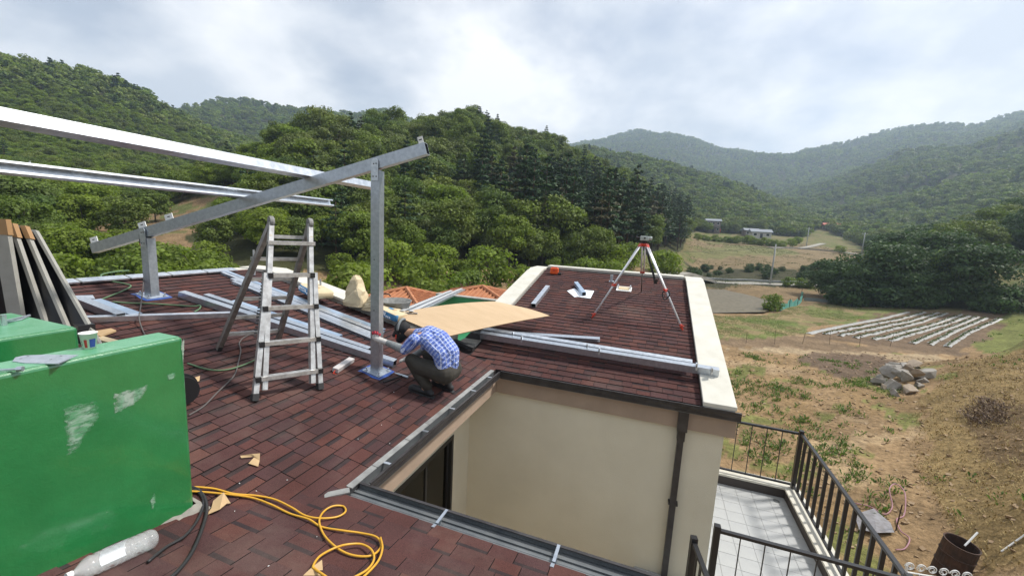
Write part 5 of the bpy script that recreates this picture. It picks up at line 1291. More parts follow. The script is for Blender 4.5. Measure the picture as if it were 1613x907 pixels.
paper_bag(584, 488, 0.30, 0.32, 'smaller crumpled paper bag behind the tall post', 8, 0.05)
q = ptop(622, 489); bk = thing('mixing_bucket', q, 'shallow grey rubber mixing bucket right of the tall post', 'bucket')
MB().lathe([(0.001, 0.02), (0.24, 0.02), (0.305, 0.21), (0.33, 0.21), (0.33, 0.195), (0.315, 0.19), (0.255, 0.0), (0.001, 0.0)], q, n=26).build('tub', [bucketm], bk, smooth=True)
MB().tube(spline([q+V3((-0.325, 0, 0.20)), q+V3((-0.34, 0.02, 0.28)), q+V3((-0.20, 0.04, 0.31)), q+V3((-0.14, 0.05, 0.27))], 5), 0.012, 6).build('handle', [rubber], bk)
pipe_spots = ((401, 433, 0.5), (505, 462, 0.28))
for k, (px, py, hh) in enumerate(pipe_spots):
    q = ptop(px, py); tag(MB().tube([q, q+V3((0, 0, hh))], 0.018, 8).build('steel_pipe', [galv2]), ['thin upright steel pipe on the parapet seen through the ladder', 'thin upright steel pipe beside the blue printed sack behind the ladder'][k], 'pipe')

# ------------------------------------------------------------------ panel stack leaning behind the green blocks
panels = ((58, 363, 140, 508, 2.62, 'outermost'), (40, 356, 98, 490, 2.50, 'second'), (21, 352, 70, 495, 2.40, 'third'), (2, 345, 28, 495, 2.25, 'innermost'))
def stand(px0, py0, px1, py1, y, which):
    a, b_ = V3(ony(px0, py0, y)), V3(ony(px1, py1, y)); d = unit(b_-a)
    k = 0
    while b_[2] > zA(b_[0], 0)+0.03 and k < 200: b_ = b_+d*0.01; k += 1
    return a, b_, unit(V3((-0.90, -0.44, 0.0)))
for px0, py0, px1, py1, y, which in panels:
    a, b_, w = stand(px0, py0, px1, py1, y, which); d = unit(b_-a); n = unit(np.cross(d, w)); n = n if n@(CAM-a) > 0 else -n; L_ = np.linalg.norm(b_-a); W_ = 1.05
    pt = thing('solar_panel', b_, {'outermost': 'leaning black solar panel on the outside of the stack, beside the short steel offcuts', 'second': 'leaning black solar panel second from the outside of the stack',
               'third': 'leaning black solar panel third from the outside of the stack', 'innermost': 'leaning panel on the inside of the stack showing a broad grey edge'}[which], 'solar panel', 'panels leaning in a stack')
    th = 0.022; MB().obox((a+b_)/2+w*W_/2, d, w, n, L_/2-0.03, W_/2-0.03, th*0.35).build('cell_sheet', [cellm], pt)
    fr_ = MB(); fr_.obox((a+b_)/2+w*0.015, d, w, n, L_/2, 0.018 if which != 'innermost' else 0.07, th); fr_.obox((a+b_)/2+w*(W_-0.015), d, w, n, L_/2, 0.018, th)
    fr_.obox(a+d*0.015+w*W_/2, d, w, n, 0.016, W_/2-0.034, th*0.98); fr_.obox(b_-d*0.015+w*W_/2, d, w, n, 0.016, W_/2-0.034, th*0.98); fr_.build('frame', [panel_frame], pt)
    if which != 'outermost': MB().obox(a+d*0.085+w*0.008, d, w, n, 0.085, 0.028 if which != 'innermost' else 0.075, th+0.004).build('corner_guard', [tape], pt)
# things around the stack
P = [V3(onz(*p, 1.02)) for p in ((77, 494), (99, 491.5), (150, 510), (123, 513.5))]
g = MB(); g.sheet(P, 0.34); bc = thing('black_case', sum(P)/4-V3((0, 0, 0.34)), 'long black case wedged between the green pier and the panel stack', 'case'); g.build('body', [black], bc)
for k, (pp, z, lb) in enumerate((([(146, 505), (183, 520), (158, 529), (128, 520)], 0.86, 'upper brown cardboard sheet beside the black case'), ([(150, 512), (190, 526), (166, 536), (130, 526)], 0.80, 'lower brown cardboard sheet beside the black case'))):
    P = [V3(onz(*p, z)) for p in pp]; tag(MB().sheet(P, 0.02).build('cardboard_sheet', [card]), lb, 'cardboard')
q = rpA(168, 538, 0.03); tag(MB().obox(q, (1, 0.3, -0.2), (-0.3, 1, 0), (0, 0, 1), 0.15, 0.05, 0.03).build('timber_block', [wood_pale]), 'pale timber block below the cardboard sheets', 'timber block')
# cup, plate and bolts on the green pieces
q = V3(onz(141, 548, 1.5045)); cup = thing('paper_cup', q, 'white paper cup with red and blue bars on the green upstand', 'paper cup'); ch = 0.098
MB().lathe([(0.001, 0.006), (0.027, 0.006), (0.027, 0.0), (0.029, 0.0), (0.0405, ch-0.003), (0.043, ch-0.004), (0.043, ch), (0.039, ch), (0.0275, 0.012)], q, n=32).build('cup_body', [white], cup, smooth=True)
cblue, cred = mat('cup_blue', (0.02, 0.05, 0.24), 0.5), mat('cup_red', (0.40, 0.03, 0.03), 0.5)
dirc = math.atan2(-q[0], q[1]) if False else 0
e0 = MB()
def band(a0, a1, z0, z1, m_):
    g = MB(); toc = math.atan2(CAM[1]-q[1], CAM[0]-q[0]); k = 8; P = []
    for i in range(k+1):
        th = toc+R(a0+(a1-a0)*i/k)
        for z in (z0, z1): r_ = 0.029+(0.0405-0.029)*z/(ch-0.003)+0.0006; P.append(q+V3((math.cos(th)*r_, math.sin(th)*r_, z)))
    g.add(P, [(2*i, 2*i+2, 2*i+3, 2*i+1) for i in range(k)]); g.build('printed_bar', [m_], cup)
band(4, 52, 0.010, 0.062, cblue); band(-36, -14, 0.010, 0.060, cred)
for z_ in (0.045, 0.034, 0.024): band(-62, -52, z_, z_+0.006, mat('cup_print', (0.2, 0.2, 0.2), 0.6) if z_ == 0.045 else MATS['cup_print'])
P = [V3(onz(a, b_, 1.507)) for a, b_ in ((19.3, 568.7), (24, 562.5), (38.6, 559.5), (72.5, 558), (123.5, 558.7), (91, 572.6), (38.6, 571.4))]
fp_ = thing('steel_plate', sum(P)/7, 'flat steel bracket plate lying next to the cup on the green upstand', 'steel plate')
MB().sheet([p for p in P[::-1]], 0.006).build('plate', [galv], fp_)
for a, b_ in ((33, 564.5), (44, 561), (96, 560.5), (80, 566)): MB().lathe([(0.001, 0.0005), (0.006, 0.0005)], V3(onz(a, b_, 1.507)), n=8).build('bolt_hole', [darkin], fp_)
a, b_ = V3(onz(-20, 584, 1.512)), V3(onz(27, 581, 1.514)); bl = thing('long_bolt', (a+b_)/2, 'long bolt lying on the green upstand at the edge of the picture', 'bolt')
MB().tube([a, b_], 0.006, 8).build('shank', [galv], bl); MB().tube([b_, b_+unit(b_-a)*0.022], 0.014, 6).build('nut', [galv2], bl)
a = V3(onz(7, 512, 1.404)); bl = thing('clamp_bolt', a, 'steel clamp with an upright bolt on the green pier', 'clamp')
MB().tube([a, a+V3((0, 0, 0.085))], 0.017, 8).build('upright_bolt', [galv2], bl); MB().tube([a+V3((0, 0, 0.03)), V3(onz(47, 496.5, 1.415))], 0.008, 8).build('upper_rod', [galv], bl); MB().tube([V3(onz(2, 509, 1.41)), V3(onz(34, 503, 1.41)), V3(onz(47, 497, 1.412))], 0.007, 8).build('lower_rod', [galv], bl)

# ------------------------------------------------------------------ cables, hose, bottle, litter
def line_on_roof(pp, r, off=0.018, n=6): return [rp(a, b_, off+r) for a, b_ in [(x[0], x[1]) for x in pp]]
def cord(pp, r, m_, label, name='cable', lifts=None, n=8, cat='cable'):
    P = [rp(a, b_, 0.016+r+(lifts[i] if lifts else 0)) for i, (a, b_) in enumerate(pp)]
    return tag(MB().tube(spline(P, n), r, 8).build(name, [m_], smooth=True), label, cat)
z5 = lambda L_: [(280+x/3.397, 640+y/3.397) for x, y in L_]
yh = z5([(60,430),(120,431),(200,440),(300,466),(420,476),(520,497),(610,540),(680,582),(760,597),(850,590),(897,562),(885,533),(830,532),(780,562),(757,612),(780,682),(835,742),(905,785),(985,801),(1050,790),(1088,742),(1062,697),(980,676),(880,662),(770,643),(700,602),(600,572),(500,524),(400,488),(280,470),(130,456),(60,452)])
cord(yh, 0.0075, yellow_hose, 'yellow hose looped across the shingles, its doubled run', 'hose', [0.012*math.sin(i*1.7)**2 for i in range(len(yh))], cat='hose')
yh2 = z5([(1085,700),(1095,755),(1075,820),(1020,885),(950,940),(860,950),(780,900),(735,868),(725,850),(760,800),(830,760),(900,738),(980,735),(1035,765),(1050,815),(1015,870),(940,915),(900,940)])
cord(yh2, 0.0075, yellow_hose, 'coiled end of the yellow hose at the bottom of the roof', 'hose', [0.016+0.01*math.sin(i*1.3)**2 for i in range(len(yh2))], cat='hose')
cord(z5([(60,430),(105,440),(145,490),(155,560),(125,670),(70,790),(0,880),(-60,930)]), 0.0115, black_cable, 'thick black cable curving past the corner of the green upstand')
cord(z5([(60,440),(110,455),(138,510),(110,600),(40,690),(-60,750),(-160,830)]), 0.0095, black_cable, 'thinner black cable bending close along the green upstand')
z3 = lambda L_: [(270+x/2.748, 330+y/2.748) for x, y in L_]
cord(z3([(75,890),(140,850),(200,790),(270,720),(290,660),(300,610),(295,575),(330,545),(420,520)]), 0.008, grey_cable, 'dark cable snaking from the green upstand to the ladder')
cord(z3([(70,665),(150,690),(220,695),(290,680),(370,645),(420,600)]), 0.010, green_cable, 'green cord running under the front of the ladder')
cord(z3([(420,585),(520,592),(620,605),(720,625),(797,640)]), 0.006, black_cable, 'thin black wire from the ladder towards the tall post')
z8 = lambda L_: [(100+x/5.04, 380+y/5.04) for x, y in L_]
cord(z8([(290,465),(380,430),(480,390),(535,355),(480,335),(370,315),(300,280),(320,258),(420,240),(520,232)]), 0.011, green_cable, 'green cord zigzagging on the roof left of the short post')
cord(z8([(390,480),(520,490),(700,495),(900,508),(1030,515),(1085,510),(1080,535),(1040,560)]), 0.011, green_cable, 'green cord stretched below the short post')
q = V3(onplane(226, 393, PL, bn_)); P = [q, q+V3((0.0, -0.02, -0.4)), rpA(222, 480, 0.05), rpA(219, 500, 0.09), rpA(224, 518, 0.03), rpA(231, 532, 0.03)]
hc = thing('grinder_cable', P[-1], 'grey cable with a red plug hanging down the short post', 'cable'); MB().tube(spline(P, 7), 0.008, 8).build('cord', [grey_cable], hc, smooth=True)
MB().tube([q+V3((0.01, -0.02, 0.10)), q+V3((0, 0, 0))], [0.03, 0.018], 8).build('plug', [red], hc); MB().tube([q+V3((0.01, -0.02, 0.10)), q+V3((0.01, -0.02, 0.22))], 0.03, 8).build('socket', [rubber], hc)
# cable reel half hidden by the upstand
q = rpA(291, 640, 0.0); rl = thing('cable_reel', q, 'black cable reel with an orange switch behind the corner of the green upstand', 'cable reel'); c = q+V3((-0.05, 0.0, 0.17))
MB().lathe([(0.03, -0.07), (0.15, -0.07), (0.15, -0.06), (0.07, -0.05), (0.07, 0.05), (0.15, 0.06), (0.15, 0.07), (0.03, 0.07)], c, (1, -0.5, 0), 24).build('drum', [black], rl)
wnd = MB()
for k in range(5): wnd.lathe([(0.085+0.014*math.cos(t), -0.045+0.0225*k+0.014*math.sin(t)) for t in np.linspace(0, 6.283, 7)], c, (1, -0.5, 0), 24)
wnd.build('wound_cable', [rubber], rl); MB().obox(c+V3((0.02, -0.02, 0.16)), (1, -0.5, 0), (0.5, 1, 0), (0, 0, 1), 0.05, 0.03, 0.035).build('switch_box', [black], rl); MB().obox(c+V3((0.068, -0.04, 0.165)), (1, -0.5, 0), (0.5, 1, 0), (0, 0, 1), 0.008, 0.012, 0.012).build('switch', [brass], rl)
for s_ in (-1, 1): MB().tube([c+V3((0.09*s_, -0.045*s_, 0.1)), c+V3((0.09*s_, -0.045*s_+0.02, -0.16))], 0.01, 6).build('stand_leg', [black], rl)
# bottle
plast = bpy.data.materials.new('clear_plastic'); plast.use_nodes = True; bb = plast.node_tree.nodes['Principled BSDF']; bb.inputs['Transmission Weight'].default_value = 0.0; bb.inputs['Base Color'].default_value = (0.86, 0.90, 0.90, 1); bb.inputs['Roughness'].default_value = 0.10
bb.inputs['Alpha'].default_value = 0.26; bb.inputs['Specular IOR Level'].default_value = 0.8
a, b_ = rp(243, 846, 0.072), rp(108, 906, 0.072); ax_ = unit(b_-a); bo = thing('water_bottle', (a+b_)/2-V3((0, 0, 0.06)), 'empty clear plastic bottle lying against the foot of the green upstand', 'bottle'); Lb = np.linalg.norm(b_-a)
prof = [(0.001, 0.012), (0.036, 0.0), (0.052, 0.006), (0.058, 0.02)]
zz_ = 0.03
while zz_ < Lb*0.74: prof += [(0.059, zz_), (0.059, zz_+0.018), (0.052, zz_+0.024), (0.052, zz_+0.028)]; zz_ += 0.034
prof += [(0.058, Lb*0.78), (0.050, Lb*0.84), (0.030, Lb*0.90), (0.017, Lb*0.94), (0.015, Lb*0.97)]
MB().lathe(prof, a, ax_, 24).build('bottle_shell', [plast], bo, smooth=True); MB().lathe([(0.018, 0), (0.018, 0.025), (0.001, 0.025)], a+ax_*Lb*0.965, ax_, 16).build('cap', [white], bo)
lab = [(0.0595, Lb*0.30), (0.0598, Lb*0.60)]; MB().lathe(lab, a, ax_, 24, a0=0.4, a1=2.6).build('torn_label', [paper], bo)
# cardboard scraps
def scrap(tris, label, lift):
    P = [rp(x, y, h) for x, y, h in tris[0]]; g = MB(); g.add(P, tris[1]); o = g.build('cardboard_scrap', [card]); tag(o, label, 'cardboard', 'torn cardboard scraps')
    md = o.modifiers.new('thick', 'SOLIDIFY'); md.thickness = 0.004
    return o
zs = lambda x, y: (280+x/3.397, 640+y/3.397)
def zpt(x, y, h): a = zs(x, y); return (a[0], a[1], h)
scrap(([zpt(335,262,.03), zpt(395,253,.05), zpt(440,250,.06), zpt(438,290,.02), zpt(430,322,.02), zpt(378,305,.02), zpt(412,268,.03), zpt(340,275,.02)], [(0,1,6,7), (1,2,3,6), (6,3,4,5)]), 'bent cardboard scrap alone on the shingles between upstand and light well', 0)
scrap(([zpt(155,580,.02), zpt(180,545,.02), zpt(190,505,.03), zpt(245,460,.06), zpt(283,518,.03), zpt(262,520,.03), zpt(225,550,.03)], [(0,1,2,6), (2,3,4,5,6)]), 'torn cardboard scrap lying under the yellow hose by the green upstand', 0)
scrap(([zpt(670,905,.02), zpt(720,858,.04), zpt(772,820,.06), zpt(776,875,.03), zpt(740,880,.03), zpt(770,905,.02)], [(0,1,4,5), (1,2,3,4)]), 'torn cardboard scrap at the bottom beside the hose coil', 0)
scrap(([(303,596,.03), (315,592,.03), (314,600,.02), (306,603,.02)], [(0,1,2,3)]), 'tiny cardboard scrap by the top corner of the green upstand', 0)
lt = MB()
for k in range(14):
    px, py = (rng.uniform(330, 640), rng.uniform(610, 900)) if k < 12 else (rng.uniform(640, 960), rng.uniform(845, 905))
    if k >= 12 and py < 800+(px-560)*0.30: continue
    q = rp(px, py, 0.018); s_ = rng.uniform(0.002, 0.0055); a_ = rng.random()*3
    lt.obox(q, (math.cos(a_), math.sin(a_), 0), (-math.sin(a_), math.cos(a_), 0), (0, 0, 1), s_*rng.uniform(1, 2.2), s_*0.6, 0.0015)
tag(lt.build('plaster_flecks', [white]), kind='stuff')
# small grey block and tools near the tall post
p, q = rpA(528, 583, 0.045), rpA(554, 566, 0.045); sb = thing('aluminium_offcut', (p+q)/2-V3((0, 0, 0.045)), 'short pale grey offcut lying on the shingles between ladder and tall post', 'offcut'); MB().bar(p, q, 0.085, 0.055, up=(SA, 0, 1)).build('body', [mat('pale_grey', (0.50, 0.47, 0.46), 0.5)], sb); MB().tube([p, p+V3((0.02, -0.06, -0.02)), p+V3((0.06, -0.05, -0.025))], 0.006, 6).build('wire_tail', [red], sb)
p, q = rpA(604, 602, 0.02), rpA(638, 590, 0.02); hm = thing('hammer', (p+q)/2-V3((0, 0, 0.02)), 'hammer with a dark handle lying in front of the tall post', 'hammer'); a_ = rpA(622, 587, 0.025); b_ = rpA(643, 594, 0.025)
MB().tube([p, q], [0.014, 0.011], 8).build('handle', [rubber], hm); MB().tube([a_, lerp(a_, b_, .3), lerp(a_, b_, .7), b_], [0.006, 0.014, 0.016, 0.018], 8).build('head', [galv], hm)

# ------------------------------------------------------------------ the worker
def voxel(mb, name, mats, parent, vox=0.012, smooth=6, origin=None):
    """fuse overlapping rounded pieces into one skin"""
    me = mb.mesh(name+'_raw', mats, (0, 0, 0)); ob = bpy.data.objects.new(name+'_raw', me); COL.objects.link(ob)
    m = ob.modifiers.new('r', 'REMESH'); m.mode = 'VOXEL'; m.voxel_size = vox
    s = ob.modifiers.new('s', 'SMOOTH'); s.iterations = smooth; s.factor = 0.5
    dg = bpy.context.evaluated_depsgraph_get(); out = bpy.data.meshes.new_from_object(ob.evaluated_get(dg)); out.name = name
    bpy.data.objects.remove(ob)
    o = root_loc(parent); n = len(out.vertices); co = np.empty(n*3); out.vertices.foreach_get('co', co); co = co.reshape(-1, 3)-o; out.vertices.foreach_set('co', co.ravel())
    out.materials.clear()
    for m_ in mats: out.materials.append(m_)
    out.polygons.foreach_set('use_smooth', [True]*len(out.polygons)); out.polygons.foreach_set('material_index', [0]*len(out.polygons)); out.update()
    r = bpy.data.objects.new(name, out); COL.objects.link(r); r.parent = parent; return r
def limb(mb, P, r, n=12):
    """tapered limb with round joints"""
    P = [V3(p) for p in P]
    for i in range(len(P)-1):
        mb.tube([lerp(P[i], P[i+1], t) for t in (0, .33, .66, 1)], [r[i]+(r[i+1]-r[i])*t for t in (0, .33, .66, 1)], n)
    for p, q in zip(P, r): mb.sphere(p, q*1.0, 12, 8)
    return mb
WY = 4.60
def w(x, z, dy=0.0): return V3((x, WY+dy, z))
man = thing('person', (-2.75, WY, zA(-2.75, 0)), 'crouching worker in a blue checked shirt and black cap gripping the tall post', 'person')
hipL, hipR = w(-2.52, 0.40, -0.11), w(-2.50, 0.40, 0.11)
kneeL, kneeR = w(-2.93, 0.57, -0.19), w(-2.90, 0.54, 0.20)
ankL, ankR = w(-2.69, 0.20, -0.15), w(-2.57, 0.19, 0.19)
pel, wai, che, nec = w(-2.50, 0.46), w(-2.50, 0.68), w(-2.76, 0.87), w(-3.00, 0.89)
shL, shR = w(-2.87, 0.85, -0.19), w(-2.87, 0.84, 0.19)
handL = V3((PA[0]+0.085, PA[1]-0.055, 0.80)); elL = V3(ony(637, 551, WY-0.24)); wrL = V3(ony(611, 540, PA[1]-0.10))
elR, wrR = w(-2.98, 0.58, 0.24), w(-3.12, 0.48, 0.06)
hd_ = w(-3.19, 0.90)
body = MB()
limb(body, [hipL, kneeL, ankL], [0.092, 0.062, 0.042]); limb(body, [hipR, kneeR, ankR], [0.092, 0.062, 0.042])
limb(body, [pel, wai, che], [0.13, 0.13, 0.14]); limb(body, [hipL, hipR], [0.11, 0.11]); limb(body, [shL, che, shR], [0.07, 0.11, 0.07]); limb(body, [che, nec, hd_+V3((0.02, 0, -0.03))], [0.10, 0.058, 0.055])
limb(body, [shL, elL, wrL], [0.060, 0.042, 0.030]); limb(body, [shR, elR, wrR], [0.060, 0.042, 0.030])
fdir = unit((-0.80, 0, -0.60)); fup = unit((-0.60, 0, 0.80))         # the face looks down at the foot of the post
body.sphere(hd_, (0.098, 0.078, 0.105), 16, 12); body.sphere(hd_+fdir*0.045-fup*0.055, (0.058, 0.055, 0.055), 12, 8)
body.sphere(hd_+fdir*0.104-fup*0.015, (0.018, 0.014, 0.022), 8, 6)
for s_ in (-1, 1): body.sphere(hd_+V3((0.01, 0.079*s_, -0.01)), (0.026, 0.010, 0.034), 10, 6)
for a, b_ in ((ankL, V3((-2.84, WY-0.17, 0.165))), (ankR, V3((-2.74, WY+0.21, 0.145)))): limb(body, [a-V3((0, 0, 0.03)), b_], [0.04, 0.035])
voxel(body, 'body', [skin], man, 0.012, 5)
for s_ in (-1, 1): MB().sphere(hd_+fdir*0.088+V3((0, 0.032*s_, 0))+fup*0.012, (0.010, 0.011, 0.010), 8, 6).build('eye', [white], man)
MB().obox(hd_+fdir*0.097-fup*0.052, (0, 1, 0), fup, fdir, 0.022, 0.005, 0.004).build('mouth', [red], man)
# checked shirt
def shirt_mat():
    m, N, Lk, b = nodes_of('blue_check_shirt'); b.inputs['Roughness'].default_value = 0.85; b.inputs['Specular IOR Level'].default_value = 0.2
    t = N.new('ShaderNodeTexCoord'); mp = N.new('ShaderNodeMapping'); mp.inputs['Rotation'].default_value = (0, R(-38), 0); Lk.new(t.outputs['Object'], mp.inputs[0])
    sp_ = N.new('ShaderNodeSeparateXYZ'); Lk.new(mp.outputs[0], sp_.inputs[0])
    def stripe(out, period, duty, ph_=0.0):
        a = N.new('ShaderNodeMath'); a.operation = 'MULTIPLY_ADD'; a.inputs[1].default_value = 1/period; a.inputs[2].default_value = 100+ph_; Lk.new(sp_.outputs[out], a.inputs[0])
        f = N.new('ShaderNodeMath'); f.operation = 'FRACT'; Lk.new(a.outputs[0], f.inputs[0])
        c = N.new('ShaderNodeMath'); c.operation = 'LESS_THAN'; c.inputs[1].default_value = duty; Lk.new(f.outputs[0], c.inputs[0]); return c
    def mixc(fac, A, col, k):
        mm = N.new('ShaderNodeMath'); mm.operation = 'MULTIPLY'; mm.inputs[1].default_value = k; Lk.new(fac.outputs[0], mm.inputs[0])
        x = N.new('ShaderNodeMix'); x.data_type = 'RGBA'; Lk.new(mm.outputs[0], x.inputs[0]); Lk.new(A, x.inputs[6]); x.inputs[7].default_value = (*col, 1); return x.outputs[2]
    base = N.new('ShaderNodeRGB'); base.outputs[0].default_value = (0.20, 0.28, 0.62, 1); c = base.outputs[0]
    c = mixc(stripe('X', 0.050, 0.22), c, (0.07, 0.12, 0.42), 0.75); c = mixc(stripe('Y', 0.047, 0.22), c, (0.07, 0.12, 0.42), 0.75)
    c = mixc(stripe('X', 0.050, 0.12, 0.45), c, (0.68, 0.72, 0.86), 0.85); c = mixc(stripe('Y', 0.047, 0.12, 0.45), c, (0.68, 0.72, 0.86), 0.85); c = mixc(stripe('Z', 0.075, 0.10, 0.2), c, (0.05, 0.10, 0.42), 0.5)
    Lk.new(c, b.inputs['Base Color']); n = N.new('ShaderNodeTexNoise'); n.inputs['Scale'].default_value = 16; bp_ = N.new('ShaderNodeBump'); bp_.inputs['Strength'].default_value = 1.0; bp_.inputs['Distance'].default_value = 0.05; Lk.new(t.outputs['Object'], n.inputs['Vector']); Lk.new(n.outputs['Fac'], bp_.inputs['Height']); Lk.new(bp_.outputs[0], b.inputs['Normal'])
    return m
sh = MB(); limb(sh, [w(-2.47, 0.50), wai+V3((0.02, 0, 0)), w(-2.62, 0.82), che, w(-2.95, 0.875)], [0.150, 0.165, 0.165, 0.150, 0.080])
for s_ in (-1, 1): limb(sh, [w(-2.46, 0.47, 0.10*s_), w(-2.52, 0.70, 0.11*s_), w(-2.74, 0.86, 0.12*s_)], [0.105, 0.115, 0.105])
limb(sh, [shL, lerp(shL, elL, 0.55), lerp(shL, elL, 0.98)], [0.092, 0.080, 0.068]); limb(sh, [shR, lerp(shR, elR, 0.97)], [0.092, 0.068])
voxel(sh, 'checked_shirt', [shirt_mat()], man, 0.013, 5)
tr = MB()
limb(tr, [w(-2.47, 0.42, -0.11), w(-2.80, 0.50, -0.17), kneeL+V3((0.01, 0, 0)), lerp(kneeL, ankL, 0.55), ankL+V3((0, 0, 0.03))], [0.130, 0.112, 0.086, 0.082, 0.072])
limb(tr, [w(-2.45, 0.42, 0.11), w(-2.78, 0.49, 0.18), kneeR, lerp(kneeR, ankR, 0.55), ankR+V3((0, 0, 0.03))], [0.130, 0.110, 0.086, 0.082, 0.070]); limb(tr, [w(-2.46, 0.43, -0.09), w(-2.46, 0.43, 0.09)], [0.150, 0.150])
voxel(tr, 'trousers', [trouser], man, 0.013, 5)
for a, tip in ((ankL, V3((-2.95, WY-0.18, 0.0))), (ankR, V3((-2.83, WY+0.21, 0.0)))):
    zt = lambda x: zA(x, 0)+0.016
    so = MB(); h_ = V3((a[0]+0.055, a[1]+0.01, 0)); ps = [h_, lerp(h_, tip, 0.45), lerp(h_, tip, 0.8), tip+V3((0.03, 0, 0))]
    limb(so, [V3((p[0], p[1], zt(p[0])+dz)) for p, dz in zip(ps, (0.050, 0.052, 0.048, 0.040))], [0.046, 0.048, 0.048, 0.036]); limb(so, [V3((a[0]+0.02, a[1], zt(a[0])+0.07)), V3((a[0]+0.01, a[1], zt(a[0])+0.13))], [0.052, 0.050])
    shoe = voxel(so, 'shoe', [shoem], man, 0.010, 4)
    dd = unit(tip-h_); sl = MB(); sd = np.cross(dd, [0, 0, 1.0]); K = [V3((p[0], p[1], zt(p[0])+0.012)) for p in (h_-dd*0.05+sd*0.035, h_-dd*0.05-sd*0.035, lerp(h_, tip, .6)-sd*0.048, tip-sd*0.03, tip+dd*0.012, tip+sd*0.03, lerp(h_, tip, .6)+sd*0.048)]
    sl.sheet(K[::-1], 0.014); sl.build('sole', [rubber], shoe)
slv = MB(); limb(slv, [lerp(shL, elL, 0.93), elL, lerp(elL, wrL, 0.5), wrL], [0.060, 0.061, 0.054, 0.043]); voxel(slv, 'arm_cover', [sleevem], man, 0.010, 3)
slv = MB(); limb(slv, [lerp(shR, elR, 0.93), elR, wrR], [0.060, 0.058, 0.042]); voxel(slv, 'arm_cover', [sleevem], man, 0.010, 3)
# left glove: palm on the near corner of the post, four fingers laid up and round its front face, thumb out to the side
gl = MB(); pc = V3((PA[0]+0.075, PA[1]-0.093, 0.775)); limb(gl, [wrL, lerp(wrL, pc, 0.6), pc], [0.040, 0.042, 0.042])
tips = []
for k, (dx_, L_, sx) in enumerate(((-0.034, 0.085, -0.055), (-0.010, 0.100, -0.040), (0.014, 0.095, -0.020), (0.036, 0.075, 0.004))):
    b0_ = pc+V3((dx_, 0.0, 0.022)); m0 = b0_+V3((sx*0.5, 0.004, L_*0.42)); t0_ = b0_+V3((sx, 0.012, L_*0.86)); limb(gl, [b0_, m0], [0.0165, 0.0145], 8); tips.append((m0, t0_))
limb(gl, [pc+V3((-0.030, -0.006, -0.012)), pc+V3((-0.062, -0.004, 0.012)), pc+V3((-0.080, 0.004, 0.036))], [0.018, 0.015, 0.012], 8)
glo = voxel(gl, 'work_glove', [glovem], man, 0.006, 3)
for m0, t0_ in tips: MB().tube([lerp(m0, t0_, x) for x in (-0.1, .3, .7, .95, 1.03)], [0.0142, 0.0152, 0.0145, 0.010, 0.003], 10).build('red_fingertip', [glover], glo, smooth=True)
gl = MB(); pc2 = wrR+V3((-0.055, -0.015, -0.02)); limb(gl, [wrR, pc2], [0.040, 0.038])
for k in range(4): b0_ = pc2+V3((-0.03, -0.03+0.02*k, 0)); limb(gl, [b0_, b0_+V3((-0.035, 0, -0.012)), b0_+V3((-0.035-0.006*k, 0.0, -0.045))], [0.013, 0.012, 0.010], 8)
limb(gl, [pc2+V3((0, -0.035, 0)), pc2+V3((-0.03, -0.055, -0.015)), pc2+V3((-0.055, -0.05, -0.03))], [0.015, 0.013, 0.011], 8); voxel(gl, 'work_glove', [glovem], man, 0.006, 3)
# black cap with a neck flap and face mask, grey band
cp_m = MB(); cp_m.sphere(hd_+fup*0.030-fdir*0.010, (0.116, 0.102, 0.102), 18, 12); limb(cp_m, [hd_+fdir*0.085+fup*0.03, hd_+fdir*0.170+fup*0.012], [0.048, 0.030]); limb(cp_m, [hd_+V3((0.01, 0, -0.05)), hd_+V3((-0.045, 0, -0.135))], [0.082, 0.060])
cap = voxel(cp_m, 'cap_and_mask', [capm], man, 0.009, 3)
bd2 = MB(); th_ = np.linspace(-1.35, 1.35, 14)
bd2.tube([hd_+fup*0.035-fdir*0.012+V3((0, 1, 0))*0.104*-math.cos(t)+(fup*0.75-fdir*0.66)*0.122*math.sin(t) for t in np.linspace(-0.15, 2.1, 16)], 0.018, 8); bd2.build('grey_band', [sleevem], man, smooth=True)
MB().tube([hd_+fdir*0.05+V3((0, -0.098, -0.02)), hd_+fdir*0.06+V3((0, -0.094, -0.07))], 0.010, 6).build('red_strap', [red], man)

# ------------------------------------------------------------------ valley: road, pond, plots, rocks, houses, poles
def ribbon(pp, wid, zoff, name, m_, n=8):
    C = spline([(*gp(a, b_)[:2], 0) for a, b_ in pp], n); L_, Rr = [], []
    for i, p in enumerate(C):
        d = unit(C[min(i+1, len(C)-1)]-C[max(i-1, 0)]); s_ = np.cross(d, [0, 0, 1.0])*wid/2
        L_.append(p+s_); Rr.append(p-s_)
    zc = terr([p[0] for p in C], [p[1] for p in C]); zl = terr([p[0] for p in L_], [p[1] for p in L_]); zr = terr([p[0] for p in Rr], [p[1] for p in Rr])
    z = np.maximum(np.maximum(zl, zr), zc)+zoff; k = len(C); g = MB()
    P = [(p[0], p[1], zz) for p, zz in zip(L_, z)]+[(p[0], p[1], zz) for p, zz in zip(Rr, z)]; D = [(p[0], p[1], p[2]-0.5) for p in P]
    g.add(P+D, [(i, i+1, k+i+1, k+i) for i in range(k-1)]+[(2*k+i, 2*k+i+1, i+1, i) for i in range(k-1)]+[(k+i, k+i+1, 3*k+i+1, 3*k+i) for i in range(k-1)])
    return tag(g.build(name, [m_]), None, None, None, 'structure')
ribbon([(1040, 441), (1108, 443), (1160, 446), (1210, 448), (1290, 451), (1330, 455)], 3.2, 0.05, 'road', conc)
ribbon([(1212, 391), (1250, 391), (1290, 394), (1330, 398), (1390, 405)], 2.6, 0.15, 'lane', conc)
ribbon([(1256, 392), (1280, 388), (1296, 384)], 2.0, 0.15, 'lane', conc)
